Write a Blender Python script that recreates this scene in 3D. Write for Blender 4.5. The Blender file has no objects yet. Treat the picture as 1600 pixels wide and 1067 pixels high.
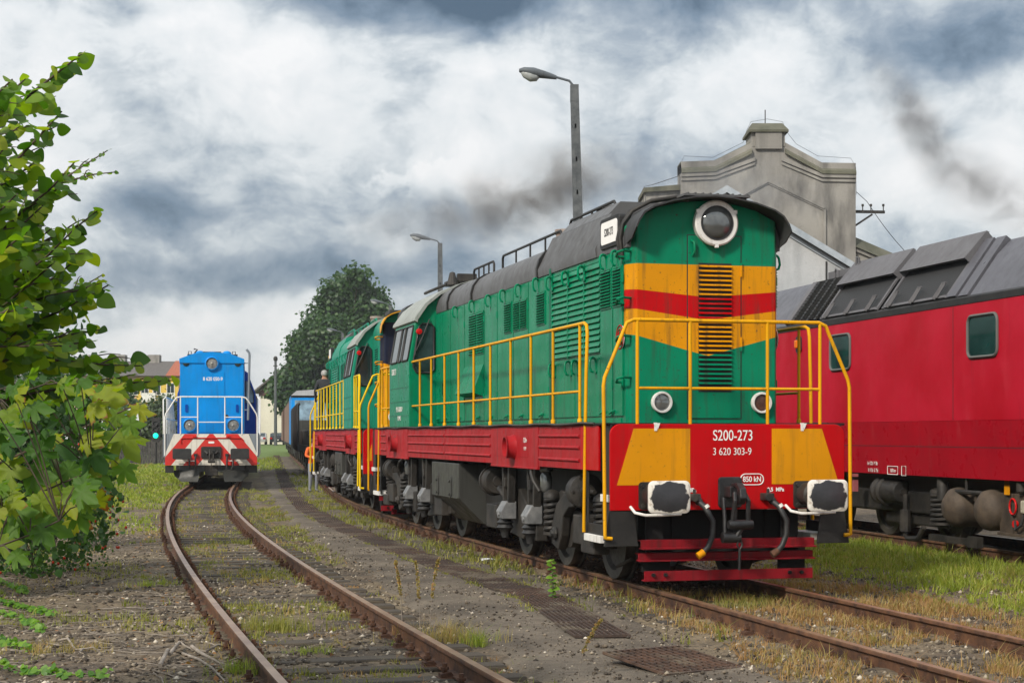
import bpy, bmesh, math, random
import numpy as np
from mathutils import Vector, Matrix

R = math.radians
PI = math.pi
random.seed(7)
rng = np.random.default_rng(11)
scene = bpy.context.scene
col = scene.collection

# ------------------------------------------------------------------ camera
EYE = 1.72            # eye height above the rail tops (z = 0)
FOC = 2600.0          # focal length in photo pixels (1600 wide)
cam_d = bpy.data.cameras.new("camera")
cam = bpy.data.objects.new("camera", cam_d)
col.objects.link(cam)
cam.location = (0, 0, EYE)
cam.rotation_euler = (R(90), 0, 0)
cam_d.sensor_width = 36.0
cam_d.lens = FOC / 1600 * 36.0
cam_d.shift_y = (678 - 533.5) / 1600
cam_d.clip_end = 6000
scene.camera = cam

# ------------------------------------------------------------------ look, world, sun
scene.view_settings.view_transform = 'Standard'
scene.view_settings.look = 'None'
scene.view_settings.exposure = 0.72
scene.view_settings.gamma = 1
scene.cycles.use_denoising = True
scene.cycles.max_bounces = 6
scene.cycles.transparent_max_bounces = 8
scene.cycles.volume_step_rate = 1.0
scene.cycles.volume_max_steps = 64

SUN_EL, SUN_AZ = 36.0, -142.0       # azimuth measured from +Y towards +X


class NT:
    """small helper round a node tree"""
    def __init__(s, nt):
        s.t = nt
    def n(s, kind, props=None, **inp):
        nd = s.t.nodes.new(kind)
        for k, v in (props or {}).items():
            setattr(nd, k, v)
        for k, v in inp.items():
            key = int(k[1:]) if k[0] == '_' and k[1:].isdigit() else k.replace('_', ' ')
            s.set(nd, key, v)
        return nd
    def set(s, nd, key, v):
        if isinstance(v, bpy.types.NodeSocket):
            s.t.links.new(v, nd.inputs[key])
        elif isinstance(v, bpy.types.Node):
            s.t.links.new(v.outputs[0], nd.inputs[key])
        else:
            nd.inputs[key].default_value = v
    def math(s, op, a, b=0.0, c=0.0, clamp=False):
        nd = s.n('ShaderNodeMath', {'operation': op, 'use_clamp': clamp})
        for i, v in enumerate((a, b, c)):
            s.set(nd, i, v)
        return nd.outputs[0]
    def mix(s, f, a, b, mode='MIX'):
        nd = s.n('ShaderNodeMix', {'data_type': 'RGBA', 'blend_type': mode})
        s.set(nd, 0, f); s.set(nd, 6, rgba(a)); s.set(nd, 7, rgba(b))
        return nd.outputs[2]
    def noise(s, vec, scale, detail=4, rough=.55, dist=0.0):
        nd = s.n('ShaderNodeTexNoise', Scale=scale, Detail=detail, Roughness=rough, Distortion=dist)
        if vec is not None:
            s.set(nd, 'Vector', vec)
        return nd.outputs[0]
    def ramp(s, f, stops, interp='LINEAR'):
        nd = s.n('ShaderNodeValToRGB')
        s.set(nd, 0, f)
        el = nd.color_ramp.elements
        nd.color_ramp.interpolation = interp
        while len(el) < len(stops):
            el.new(.5)
        for e, (p, c) in zip(el, stops):
            e.position = p
            e.color = rgba(c) if not isinstance(c, (int, float)) else (c, c, c, 1)
        return nd.outputs[0]
    def map(s, f, a, b, c=0.0, d=1.0):
        nd = s.n('ShaderNodeMapRange', {'clamp': True})
        s.set(nd, 0, f)
        for i, v in enumerate((a, b, c, d)):
            nd.inputs[i + 1].default_value = v
        return nd.outputs[0]
    def scale(s, vec, sc):
        nd = s.n('ShaderNodeMapping')
        s.set(nd, 'Vector', vec); nd.inputs['Scale'].default_value = sc
        return nd.outputs[0]


def rgba(c):
    if isinstance(c, (bpy.types.NodeSocket, bpy.types.Node)):
        return c
    return (c[0], c[1], c[2], 1.0)


def srgb(r, g, b):
    f = lambda c: c / 12.92 if c <= .04045 else ((c + .055) / 1.055) ** 2.4
    return (f(r / 255), f(g / 255), f(b / 255))


world = bpy.data.worlds.new("World")
scene.world = world
world.use_nodes = True
W = NT(world.node_tree)
bg = next(n for n in world.node_tree.nodes if n.type == 'BACKGROUND')
sky = W.n('ShaderNodeTexSky', {'sky_type': 'NISHITA', 'sun_disc': False, 'sun_elevation': R(SUN_EL),
                               'sun_rotation': R(SUN_AZ), 'air_density': 1.0, 'dust_density': 2.0})
tc = W.n('ShaderNodeTexCoord')
sep = W.n('ShaderNodeSeparateXYZ', Vector=tc.outputs['Generated'])
dx, dy, dz = sep.outputs
az = W.math('ARCTAN2', dx, dy)
el = W.math('ARCSINE', dz)
cv = W.n('ShaderNodeCombineXYZ', X=az, Y=W.math('MULTIPLY', el, 1.35), Z=0.0).outputs[0]
warp = W.n('ShaderNodeTexNoise', Scale=9.0, Detail=3.0)
W.set(warp, 'Vector', cv)
wv = W.n('ShaderNodeVectorMath', {'operation': 'SUBTRACT'}); W.set(wv, 0, warp.outputs[1]); wv.inputs[1].default_value = (.5, .5, .5)
wv2 = W.n('ShaderNodeVectorMath', {'operation': 'SCALE'}); W.set(wv2, 0, wv.outputs[0]); wv2.inputs['Scale'].default_value = .06
wv3 = W.n('ShaderNodeVectorMath', {'operation': 'ADD'}); W.set(wv3, 0, cv); W.set(wv3, 1, wv2.outputs[0])
n_big = W.noise(wv3.outputs[0], 8.0, 9, .54)
n_mid = W.noise(wv3.outputs[0], 24.0, 8, .62)
val = W.math('ADD', W.math('MULTIPLY_ADD', n_big, 1.85, -.37), W.math('MULTIPLY', n_mid, .66))   # about .79 on average
sepw = W.n('ShaderNodeSeparateXYZ', Vector=wv3.outputs[0])
# cloud masses of this sky: azimuth, elevation (degrees), their spreads, brightness gained or lost
for (A, E, ra, re, am) in [
        (-3.0, 15.2, 6.0, 1.4, -.58), (7.0, 15.6, 8.0, 1.3, -.40), (-14, 13.0, 5.0, 2.2, .16), (-1.8, 11.6, 4.6, 2.0, .22),
        (-11.9, 7.4, 1.4, .9, -.48), (-10.8, 9.8, 2.2, .8, -.10), (-9.6, 5.2, 4.6, .6, -.36), (-4.2, 5.4, 3.0, .8, -.32),
        (-2.8, 9.2, 2.0, .5, .20), (-1.0, 7.2, 3.4, .9, -.22), (3.2, 8.5, 2.6, 1.5, -.10), (9.0, 11.2, 3.0, 1.4, .08), (14.0, 12.6, 2.6, 1.0, -.40),
        (14.5, 9.0, 3.4, 1.8, .06), (-11.5, 3.0, 6.0, 1.0, .14), (-8.0, 8.6, 2.0, 1.6, .10), (-7.6, 7.4, 1.4, .7, .12)]:
    A, E, ra, re = R(A), R(E) * 1.35, R(ra), R(re) * 1.35
    q = W.math('ADD', W.math('POWER', W.math('DIVIDE', W.math('SUBTRACT', sepw.outputs[0], A), ra), 2.0),
               W.math('POWER', W.math('DIVIDE', W.math('SUBTRACT', sepw.outputs[1], E), re), 2.0))
    val = W.math('MULTIPLY_ADD', W.math('EXPONENT', W.math('MULTIPLY', q, -.8)), am, val)
# one crisp heap cloud in the middle of the view
hq = W.math('ADD', W.math('POWER', W.math('DIVIDE', W.math('SUBTRACT', sepw.outputs[0], R(-2.7)), R(2.9)), 2.0), W.math('POWER', W.math('DIVIDE', W.math('SUBTRACT', sepw.outputs[1], R(8.45) * 1.35), R(.95) * 1.35), 2.0))
heap = W.map(W.math('ADD', W.math('EXPONENT', W.math('MULTIPLY', hq, -1.0)), W.math('MULTIPLY', W.math('SUBTRACT', n_mid, .5), 1.7)), .50, .64)
val = W.math('MULTIPLY_ADD', heap, W.map(sepw.outputs[1], R(7.6) * 1.35, R(9.2) * 1.35, -.05, .24), val)
val = W.math('MULTIPLY_ADD', W.math('SUBTRACT', W.noise(wv3.outputs[0], 60.0, 6, .6), .5), .22, val)
K = 7.6
cl = W.ramp(W.math('MULTIPLY', val, .75), [(.18, srgb(84, 103, 122)), (.36, srgb(128, 146, 164)), (.50, srgb(166, 178, 190)),
                   (.60, srgb(200, 208, 214)), (.72, srgb(232, 236, 238)), (.90, srgb(250, 250, 250))])
kk = W.math('MULTIPLY_ADD', W.math('MAXIMUM', dz, 0.0), 5.0, K - 2.5)      # an overcast sky is brighter overhead
cl = W.mix(1.0, cl, W.n('ShaderNodeCombineColor', Red=kk, Green=kk, Blue=kk).outputs[0], 'MULTIPLY')
W.set(bg, 'Color', W.mix(.94, sky.outputs[0], cl))
bg.inputs['Strength'].default_value = .1

sun_d = bpy.data.lights.new("sun", 'SUN')
sun_d.energy = 2.3
sun_d.angle = R(7)
sun_d.color = (1.0, .92, .80)
sun = bpy.data.objects.new("sun", sun_d)
col.objects.link(sun)
_a, _e = R(SUN_AZ), R(SUN_EL)
sun.rotation_euler = Vector((-math.sin(_a) * math.cos(_e), -math.cos(_a) * math.cos(_e), -math.sin(_e))).to_track_quat('-Z', 'Y').to_euler()
sun.location = (-30, 10, 40)


def gp(px, py, z=-.17):
    """a point of the ground seen at a photo pixel"""
    Y = FOC * (EYE - z) / (py - 678)
    return Vector(((px - 800) / FOC * Y, Y, z))


def at(px, py, Y):
    return Vector(((px - 800) / FOC * Y, Y, EYE + (678 - py) / FOC * Y))


# ------------------------------------------------------------------ materials
def new_mat(name):
    m = bpy.data.materials.new(name)
    m.use_nodes = True
    n = NT(m.node_tree)
    b = next(x for x in m.node_tree.nodes if x.type == 'BSDF_PRINCIPLED')
    return m, n, b


def coords(n, which='Object'):
    return n.n('ShaderNodeTexCoord').outputs[which]


def bump(n, b, h, strength=.2, dist=.02):
    nd = n.n('ShaderNodeBump', Strength=strength, Distance=dist, Height=h)
    n.set(b, 'Normal', nd.outputs[0])


def weather(n, base, oc, dirt=.35, dirtcol=(.045, .036, .026), streak=True):
    dirt = min(1.0, dirt * 1.35)
    """uneven fading, run-down streaks, painted pale gloss streaks and specks of grime"""
    v = n.map(n.noise(oc, 1.3, 5), .3, .75, .86, 1.12)
    c = n.mix(1.0, base, n.n('ShaderNodeCombineColor', Red=v, Green=v, Blue=v).outputs[0], 'MULTIPLY')
    if streak:
        st = n.map(n.noise(n.scale(oc, (7, 7, .55)), 1.6, 5, .6), .52, .82, 0, dirt)
        c = n.mix(st, c, dirtcol)
    gloss_fade = n.map(n.noise(n.scale(oc, (5, 5, .5)), 1.3, 4, .6), .60, .82, 0, .16 if streak else 0)  # pale upright streaks: faded patches and glossy sheen put into the colour
    c = n.mix(gloss_fade, c, n.mix(.16, c, (.9, .9, .85)))
    sp = n.map(n.noise(oc, 26, 4, .65), .62, .74, 0, dirt * 1.3)
    return n.mix(sp, c, dirtcol)


def paint(name, c, rough=.38, dirt=.35, dirtcol=(.045, .036, .026), metal=0.0, wavy=.12, streak=True):
    m, n, b = new_mat(name)
    oc = coords(n)
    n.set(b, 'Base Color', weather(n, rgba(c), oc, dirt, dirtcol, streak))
    n.set(b, 'Roughness', n.map(n.noise(oc, 5, 4), .3, .75, rough * .8, min(1, rough * 1.35)))
    b.inputs['Metallic'].default_value = metal
    b.inputs['Specular IOR Level'].default_value = .13
    bump(n, b, n.noise(oc, 2.3, 2), wavy, .03)
    return m


def rough_mat(name, c1, c2, scale=6, rough=.85, bstr=.3, bscale=30, metal=0, lo=.35, hi=.7, stretch=(1, 1, 1)):
    m, n, b = new_mat(name)
    oc = n.scale(coords(n), stretch)
    n.set(b, 'Base Color', n.mix(n.map(n.noise(oc, scale, 6, .65), lo, hi), c1, c2))
    b.inputs['Roughness'].default_value = rough
    b.inputs['Metallic'].default_value = metal
    bump(n, b, n.noise(oc, bscale, 4), bstr, .02)
    return m


def leaf_mat(name, stops, edge=None, trans=.45, rough=.5):
    """leaves: each leaf draws its own hue from the per-face value 'tint'"""
    m, n, b = new_mat(name)
    at_ = n.n('ShaderNodeAttribute', {'attribute_name': 'tint'}).outputs['Fac']
    c = n.ramp(at_, stops)
    if edge:
        e = n.n('ShaderNodeAttribute', {'attribute_name': 'rim'}).outputs['Fac']
        nz = n.noise(coords(n), 14, 3)
        c = n.mix(n.map(n.math('MULTIPLY', n.math('MULTIPLY', e, nz), n.map(at_, .2, 1.0, .45, 1.15)), .44, .58), c, edge)
    n.set(b, 'Base Color', c)
    b.inputs['Roughness'].default_value = rough
    out = next(x for x in m.node_tree.nodes if x.type == 'OUTPUT_MATERIAL')
    tr = n.n('ShaderNodeBsdfTranslucent')
    n.set(tr, 'Color', n.mix(1.0, c, (1.5, 1.6, .55), 'MULTIPLY'))
    ms = n.n('ShaderNodeMixShader')
    ms.inputs[0].default_value = trans
    m.node_tree.links.new(b.outputs[0], ms.inputs[1])
    m.node_tree.links.new(tr.outputs[0], ms.inputs[2])
    m.node_tree.links.new(ms.outputs[0], out.inputs[0])
    return m


def v_stripes(name, bands, rough=.36):
    """painted chevron bands: (z at the centre line, z at half width .84, colour below that line)"""
    m, n, b = new_mat(name)
    oc = coords(n)
    s = n.n('ShaderNodeSeparateXYZ', Vector=oc)
    ax = n.math('DIVIDE', n.math('ABSOLUTE', s.outputs[0]), .84)
    c = rgba(bands[0][2])
    for zc, ze, cc in bands[1:]:
        line = n.math('MULTIPLY_ADD', ax, ze - zc, zc)
        f = n.math('MULTIPLY_ADD', n.math('SUBTRACT', line, s.outputs[2]), 250.0, .5, clamp=True)
        c = n.mix(f, c, cc)
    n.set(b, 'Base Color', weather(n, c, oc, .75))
    n.set(b, 'Roughness', n.map(n.noise(oc, 5, 4), .3, .75, rough * .8, rough * 1.4))
    b.inputs['Specular IOR Level'].default_value = .13
    bump(n, b, n.noise(oc, 2.0, 2), .12, .03)
    return m


def glass_dark(name, c=(.012, .02, .022), rough=.06):
    m, n, b = new_mat(name)
    oc = coords(n)
    n.set(b, 'Base Color', n.mix(n.map(n.noise(oc, 2.2, 3), .35, .7), c, tuple(x * 2.6 for x in c)))
    b.inputs['Roughness'].default_value = rough
    b.inputs['IOR'].default_value = 1.5
    return m


def emis(name, c, s):
    m, n, b = new_mat(name)
    n.set(b, 'Base Color', rgba(c)); n.set(b, 'Emission Color', rgba(c)); b.inputs['Emission Strength'].default_value = s
    return m


GREEN = (.0006, .195, .098)
YEL = (.62, .255, .002)
RED = (.44, .0015, .004)
M = {}
M['green'] = paint('green paint', (.0003, .195, .092), .30, .5, wavy=.3)
M['green'].node_tree.nodes['Principled BSDF'].inputs['Specular IOR Level'].default_value = .10
M['green_dark'] = paint('darker green paint', (.003, .11, .06), .4, .3)
M['stripe_front'] = v_stripes('green yellow and red chevron paint', [(9, 9, GREEN), (3.648, 3.65, YEL), (3.28, 3.355, RED), (3.02, 3.135, YEL), (2.61, 2.835, GREEN)])
M['stripe_rear'] = v_stripes('yellow and navy chevron paint', [(9, 9, GREEN), (4.1, 4.1, (.012, .016, .035)), (3.0, 3.22, YEL), (1.5, 1.7, YEL)])
M['yellow'] = paint('yellow paint', YEL, .42, .4)
M['rail_yellow'] = paint('yellow handrail paint', (.68, .33, .004), .45, .5, (.12, .06, .02))
M['red'] = paint('dark red frame paint', RED, .4, .35)
M['red_side'] = paint('faded red frame paint', (.34, .013, .018), .5, .6, (.08, .05, .045))
M['red_bar'] = paint('dirty red bar paint', (.22, .008, .014), .5, 1.0, (.02, .016, .014))
M['black'] = rough_mat('sooty black metal', (.006, .006, .0065), (.022, .020, .018), 5, .6, .15)
M['bogie'] = rough_mat('dusty grey bogie metal', (.008, .0075, .007), (.044, .037, .030), 3.5, .62, .25, 18)
M['bogie_light'] = rough_mat('grey cast metal', (.11, .115, .12), (.23, .23, .23), 6, .5, .2)
M['tank'] = paint('grey tank paint', (.055, .056, .052), .38, .5, (.02, .018, .015))
M['roof'] = paint('dark grey roof paint', (.10, .10, .102), .42, .5, (.02, .019, .018), wavy=.35)
M['roof_light'] = paint('light grey roof paint', (.30, .32, .30), .5, .5, (.09, .085, .075), wavy=.3)
M['white'] = paint('white paint', (.74, .73, .70), .45, .45, (.18, .13, .08))
M['white_clean'] = paint('white lettering paint', (.8, .79, .77), .5, .15)
M['rubber'] = rough_mat('black rubber', (.012, .012, .013), (.03, .03, .03), 8, .55, .1)
M['glass'] = glass_dark('dark window glass')
M['lens'] = glass_dark('lamp lens glass', (.10, .105, .105), .04)
M['lens'].node_tree.nodes['Principled BSDF'].inputs['Metallic'].default_value = .55
M['oily'] = rough_mat('oily black forging', (.006, .006, .007), (.028, .027, .028), 7, .42, .2)
M['void'] = rough_mat('near-black shade paint', (.002, .002, .002), (.005, .005, .005), 5, .9, .1)  # near-black colour stands in for the deep shade behind the beam
M['visor'] = paint('darkened visor sheet', (.045, .046, .048), .5, .4)  # darkened grey: the shade inside the visor is put into its colour
M['chrome'] = rough_mat('pale metal ring', (.55, .54, .5), (.7, .69, .65), 9, .45, .15)
M['wheel'] = rough_mat('worn wheel steel', (.03, .028, .026), (.09, .08, .07), 9, .45, .2, metal=.3)
M['amber'] = paint('amber lens', (.7, .16, .01), .2, .1)
M['red_lens'] = paint('red lens', (.5, .01, .01), .2, .1)
M['rust'] = rough_mat('rusty iron', (.045, .02, .012), (.16, .07, .032), 12, .85, .4, 60)
M['rail_top'] = rough_mat('polished brown rail head', (.24, .135, .075), (.36, .24, .155), 5, .36, .05, metal=.5)


def buffer_face():
    m, n, b = new_mat('greasy buffer face paint')
    oc = coords(n)
    s = n.n('ShaderNodeSeparateXYZ', Vector=oc)
    q = n.math('MAXIMUM', n.math('DIVIDE', n.math('ABSOLUTE', s.outputs[0]), .226), n.math('DIVIDE', n.math('ABSOLUTE', s.outputs[2]), .168))
    q = n.math('MULTIPLY_ADD', n.math('MULTIPLY', n.math('ABSOLUTE', s.outputs[0]), n.math('ABSOLUTE', s.outputs[2])), 9.0, q)
    q = n.math('MULTIPLY_ADD', n.math('SUBTRACT', n.noise(oc, 9, 5, .6), .5), .62, q)
    k = n.map(q, .93, .99)
    g = n.mix(n.noise(oc, 9, 4), (.008, .008, .010), (.05, .05, .055))
    n.set(b, 'Base Color', n.mix(k, g, n.mix(n.map(n.noise(oc, 16, 4), .5, .75), (.70, .67, .61), (.30, .22, .14))))
    n.set(b, 'Roughness', n.map(k, 0, 1, .38, .55))
    bump(n, b, n.noise(oc, 12, 3), .3, .01)
    return m


M['buffer_face'] = buffer_face()


# ------------------------------------------------------------------ mesh building
class MB:
    def __init__(s):
        s.v, s.f, s.mi, s.cur = [], [], [], 0
    def add(s, vs, fs):
        o = len(s.v)
        s.v += [tuple(p) for p in vs]
        s.f += [tuple(i + o for i in f) for f in fs]
        s.mi += [s.cur] * len(fs)
        return s
    def box(s, c, d, rot=None):
        vs = [Vector((sx * d[0] / 2, sy * d[1] / 2, sz * d[2] / 2)) for sx in (-1, 1) for sy in (-1, 1) for sz in (-1, 1)]
        if rot is not None:
            vs = [rot @ p for p in vs]
        c = Vector(c)
        return s.add([c + p for p in vs], [(0, 1, 3, 2), (4, 6, 7, 5), (0, 4, 5, 1), (2, 3, 7, 6), (0, 2, 6, 4), (1, 5, 7, 3)])
    def span(s, a, b):
        return s.box([(p + q) / 2 for p, q in zip(a, b)], [abs(q - p) for p, q in zip(a, b)])
    def bar(s, p, q, w, h, up=(0, 0, 1)):
        p, q = Vector(p), Vector(q)
        d = (q - p); L = d.length; d.normalize()
        x = d.cross(Vector(up))
        if x.length < 1e-4:
            x = d.cross(Vector((1, 0, 0)))
        x.normalize(); z = x.cross(d)
        return s.box((p + q) / 2, (w, L, h), Matrix((x, d, z)).transposed())
    def tube(s, pts, r, n=8, cap=True):
        pts = [Vector(p) for p in pts]
        rs = r if isinstance(r, (list, tuple)) else [r] * len(pts)
        t = [(pts[min(i + 1, len(pts) - 1)] - pts[max(i - 1, 0)]).normalized() for i in range(len(pts))]
        a = t[0].cross(Vector((0, 0, 1)))
        if a.length < 1e-3:
            a = t[0].cross(Vector((1, 0, 0)))
        a.normalize()
        vs, fs = [], []
        for i, p in enumerate(pts):
            a = (a - t[i] * a.dot(t[i])).normalized()
            b = t[i].cross(a)
            for k in range(n):
                an = 2 * PI * k / n
                vs.append(p + (a * math.cos(an) + b * math.sin(an)) * rs[i])
        for i in range(len(pts) - 1):
            for k in range(n):
                fs.append((i * n + k, i * n + (k + 1) % n, (i + 1) * n + (k + 1) % n, (i + 1) * n + k))
        if cap:
            fs.append(tuple(range(n - 1, -1, -1)))
            fs.append(tuple((len(pts) - 1) * n + k for k in range(n)))
        return s.add(vs, fs)
    def lathe(s, prof, o, axis=(0, 0, 1), n=20):
        """prof: (radius, height) along axis from o"""
        ax = Vector(axis).normalized()
        a = ax.cross(Vector((0, 0, 1)))
        if a.length < 1e-3:
            a = Vector((1, 0, 0))
        a.normalize(); b = ax.cross(a); o = Vector(o)
        vs, fs = [], []
        for r, h in prof:
            for k in range(n):
                an = 2 * PI * k / n
                vs.append(o + ax * h + (a * math.cos(an) + b * math.sin(an)) * r)
        for i in range(len(prof) - 1):
            for k in range(n):
                fs.append((i * n + k, i * n + (k + 1) % n, (i + 1) * n + (k + 1) % n, (i + 1) * n + k))
        if prof[0][0] > 1e-4:
            fs.append(tuple(range(n - 1, -1, -1)))
        if prof[-1][0] > 1e-4:
            fs.append(tuple((len(prof) - 1) * n + k for k in range(n)))
        return s.add(vs, fs)
    def prism(s, poly, axis, a, b):
        """poly: 2-D points; axis 'x': (y,z), 'y': (x,z), 'z': (x,y)"""
        def P(p, h):
            return {'x': (h, p[0], p[1]), 'y': (p[0], h, p[1]), 'z': (p[0], p[1], h)}[axis]
        n = len(poly)
        vs = [P(p, a) for p in poly] + [P(p, b) for p in poly]
        fs = [tuple(range(n)), tuple(range(2 * n - 1, n - 1, -1))]
        fs += [(i, (i + 1) % n, n + (i + 1) % n, n + i) for i in range(n)]
        return s.add(vs, fs)
    def loft(s, rings, closed=True, caps=True):
        n = len(rings[0]); vs = [p for r in rings for p in r]; fs = []
        for i in range(len(rings) - 1):
            for k in range(n if closed else n - 1):
                fs.append((i * n + k, i * n + (k + 1) % n, (i + 1) * n + (k + 1) % n, (i + 1) * n + k))
        if caps:
            fs.append(tuple(range(n - 1, -1, -1))); fs.append(tuple((len(rings) - 1) * n + k for k in range(n)))
        return s.add(vs, fs)
    def build(s, name, mats, parent=None, loc=None, bevel=0, smooth=None, recalc=True, rot=None):
        me = bpy.data.meshes.new(name)
        me.from_pydata(s.v, [], s.f)
        mats = mats if isinstance(mats, (list, tuple)) else [mats]
        for m in mats:
            me.materials.append(M[m] if isinstance(m, str) else m)
        if len(mats) > 1:
            me.polygons.foreach_set('material_index', s.mi)
        if recalc:
            bm = bmesh.new(); bm.from_mesh(me)
            bmesh.ops.recalc_face_normals(bm, faces=bm.faces)
            bm.to_mesh(me); bm.free()
        if smooth:
            me.polygons.foreach_set('use_smooth', [True] * len(me.polygons))
            me.set_sharp_from_angle(angle=R(smooth))
        o = bpy.data.objects.new(name, me)
        col.objects.link(o)
        if parent is not None:
            o.parent = parent
        if loc is not None:
            o.location = loc
        if rot is not None:
            o.rotation_euler = rot
        if bevel:
            b = o.modifiers.new('bevel', 'BEVEL'); b.width = bevel; b.segments = 2; b.limit_method = 'ANGLE'; b.angle_limit = R(40)
        return o


def tag(o, label=None, cat=None, group=None, kind=None):
    for k, v in (('label', label), ('category', cat), ('group', group), ('kind', kind)):
        if v:
            o[k] = v
    return o


def thing(name, label, cat, loc=(0, 0, 0), rz=0, group=None):
    o = bpy.data.objects.new(name, None)
    col.objects.link(o)
    o.location = loc
    o.rotation_euler = (0, 0, rz)
    return tag(o, label, cat, group)


def copy_tree(o, parent=None):
    c = o.copy(); col.objects.link(c)
    if parent is not None:
        c.parent = parent
    for ch in o.children:
        copy_tree(ch, c)
    return c


def text(s, size, mat, parent, loc, rot=(R(90), 0, 0), sx=.82, name='lettering', align='CENTER', bold=0.0):
    cu = bpy.data.curves.new(name, 'FONT')
    cu.body = s; cu.size = size; cu.align_x = align; cu.align_y = 'CENTER'; cu.offset = bold; cu.extrude = .0015
    t = bpy.data.objects.new(name, cu); col.objects.link(t)
    dg = bpy.context.evaluated_depsgraph_get()
    me = bpy.data.meshes.new_from_object(t.evaluated_get(dg))
    bpy.data.objects.remove(t); bpy.data.curves.remove(cu)
    me.materials.clear(); me.materials.append(M[mat])
    o = bpy.data.objects.new(name, me); col.objects.link(o)
    o.parent = parent; o.location = loc; o.rotation_euler = rot; o.scale = (sx, 1, 1)
    return o


def rrect(cx, cz, w, h, r, n=5):
    pts = []
    for (sx, sz, a0) in ((1, 1, 0), (-1, 1, 90), (-1, -1, 180), (1, -1, 270)):
        for k in range(n + 1):
            a = R(a0 + 90 * k / n)
            pts.append((cx + sx * (w / 2 - r) + r * math.cos(a), cz + sz * (h / 2 - r) + r * math.sin(a)))
    return pts


def arc(c, r, a0, a1, n, plane='xz', off=0):
    out = []
    for k in range(n + 1):
        a = R(a0 + (a1 - a0) * k / n)
        p, q = c[0] + r * math.cos(a), c[1] + r * math.sin(a)
        out.append({'xz': (p, off, q), 'yz': (off, p, q), 'xy': (p, q, off)}[plane])
    return out


class Track:
    """a centre line: straight, then a bend"""
    def __init__(s, x0, y0, ang, y_bend, rad, y_start=2.0, pts=None):
        s.p = []
        if pts:
            s.p = pts
            return
        # angle: leftward lean of the heading from +Y
        x, y, a = x0 - math.tan(ang) * (y_start - y0), y_start, ang
        ds = .25
        while y < 230 and len(s.p) < 1400:
            s.p.append((x, y))
            x -= math.sin(a) * ds; y += math.cos(a) * ds
            if y > y_bend and a > R(8.4):
                a -= ds / rad
        s.ds = ds
    def arr(s):
        return np.array(s.p)
    def resample(s, step, y0=None, y1=None):
        P = s.arr(); d = np.concatenate([[0], np.cumsum(np.hypot(*np.diff(P, axis=0).T))])
        t = np.arange(0, d[-1], step)
        Q = np.stack([np.interp(t, d, P[:, 0]), np.interp(t, d, P[:, 1])], 1)
        T = np.gradient(Q, axis=0); T /= np.hypot(T[:, 0], T[:, 1])[:, None]
        k = np.ones(len(Q), bool)
        if y0 is not None: k &= Q[:, 1] >= y0
        if y1 is not None: k &= Q[:, 1] <= y1
        return Q[k], T[k]
    def frame_at(s, arclen_from_y, y):
        Q, T = s.resample(.05)
        i = int(np.argmin(abs(Q[:, 1] - y))) + int(round(arclen_from_y / .05))
        return Q[i], T[i]

# ------------------------------------------------------------------ the tracks' lines
ANG = math.atan(.2538)
T2 = Track(4.13, 11.5, ANG, 30.0, 205.0)                      # the green locomotives' track
T1 = Track(0, 0, 0, 0, 1, pts=None) if False else None
_l = [(-.80, 11.5), (-3.53, 22.1), (-5.29, 29.4), (-6.84, 36.7), (-7.79, 41.8), (-9.62, 52.6)]


def smooth_line(pts, y0, y1):
    """fit a cubic in Y through the measured points, straight beyond them"""
    P = np.array(pts)
    c = np.polyfit(P[:, 1], P[:, 0], 3)
    dc = np.polyder(c)
    ya, yb = P[0, 1], P[-1, 1]
    out = []
    for y in np.arange(y0, y1, .25):
        yy = min(max(y, ya), yb)
        out.append((float(np.polyval(c, yy) + np.polyval(dc, yy) * (y - yy)), float(y)))
    return out


T1 = Track(0, 0, 0, 0, 1, pts=smooth_line(_l, 2, 120))
TH3 = R(12.6)
C3 = Vector((7.0 + 1.475 * math.cos(TH3), 22.8 + 1.475 * math.sin(TH3), 0))
T3 = Track(C3.x, C3.y, TH3, 300, 1000, y_start=13)

LEN = 15.9            # locomotive frame length
HW = .92              # half width of the hood
ROOF = [(-.93, 3.84), (-.935, 3.95), (-.90, 4.08), (-.82, 4.19), (-.70, 4.265), (-.4, 4.335), (0, 4.365)]
ROOF = ROOF + [(-x, z) for x, z in ROOF[-2::-1]]
ROOF_A = [(-.94, 3.84), (-.95, 3.94), (-.74, 4.38), (-.55, 4.43), (.55, 4.43), (.74, 4.38), (.95, 3.94), (.94, 3.84)]
VISOR = [(-.935, 3.86), (-.935, 4.0), (-.905, 4.11), (-.84, 4.205), (-.73, 4.272), (-.5, 4.345), (-.22, 4.395), (0, 4.41)]
VISOR = VISOR + [(-x, z) for x, z in VISOR[-2::-1]]


def c_hook(mb, p, axis=-1, r=.016):
    """a goose necked door hook standing out from a side wall; p = its middle"""
    x, y, z = p
    pts = [(x, y, z - .13), (x + axis * .012, y, z - .02)] + [(x + axis * (.058 - .046 * math.cos(a)), y - .05 * (a / PI), z + .055 * math.sin(a)) for a in [PI * k / 7 for k in range(8)]]
    pts += [(x + axis * .108, y - .06, z - .06), (x + axis * .09, y - .065, z - .11), (x + axis * .06, y - .065, z - .12)]
    mb.tube(pts, r, 6)
    mb.lathe([(.03, 0), (.03, .02), (0, .02)], (x, y, z - .11), (axis, 0, 0), 8)


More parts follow.
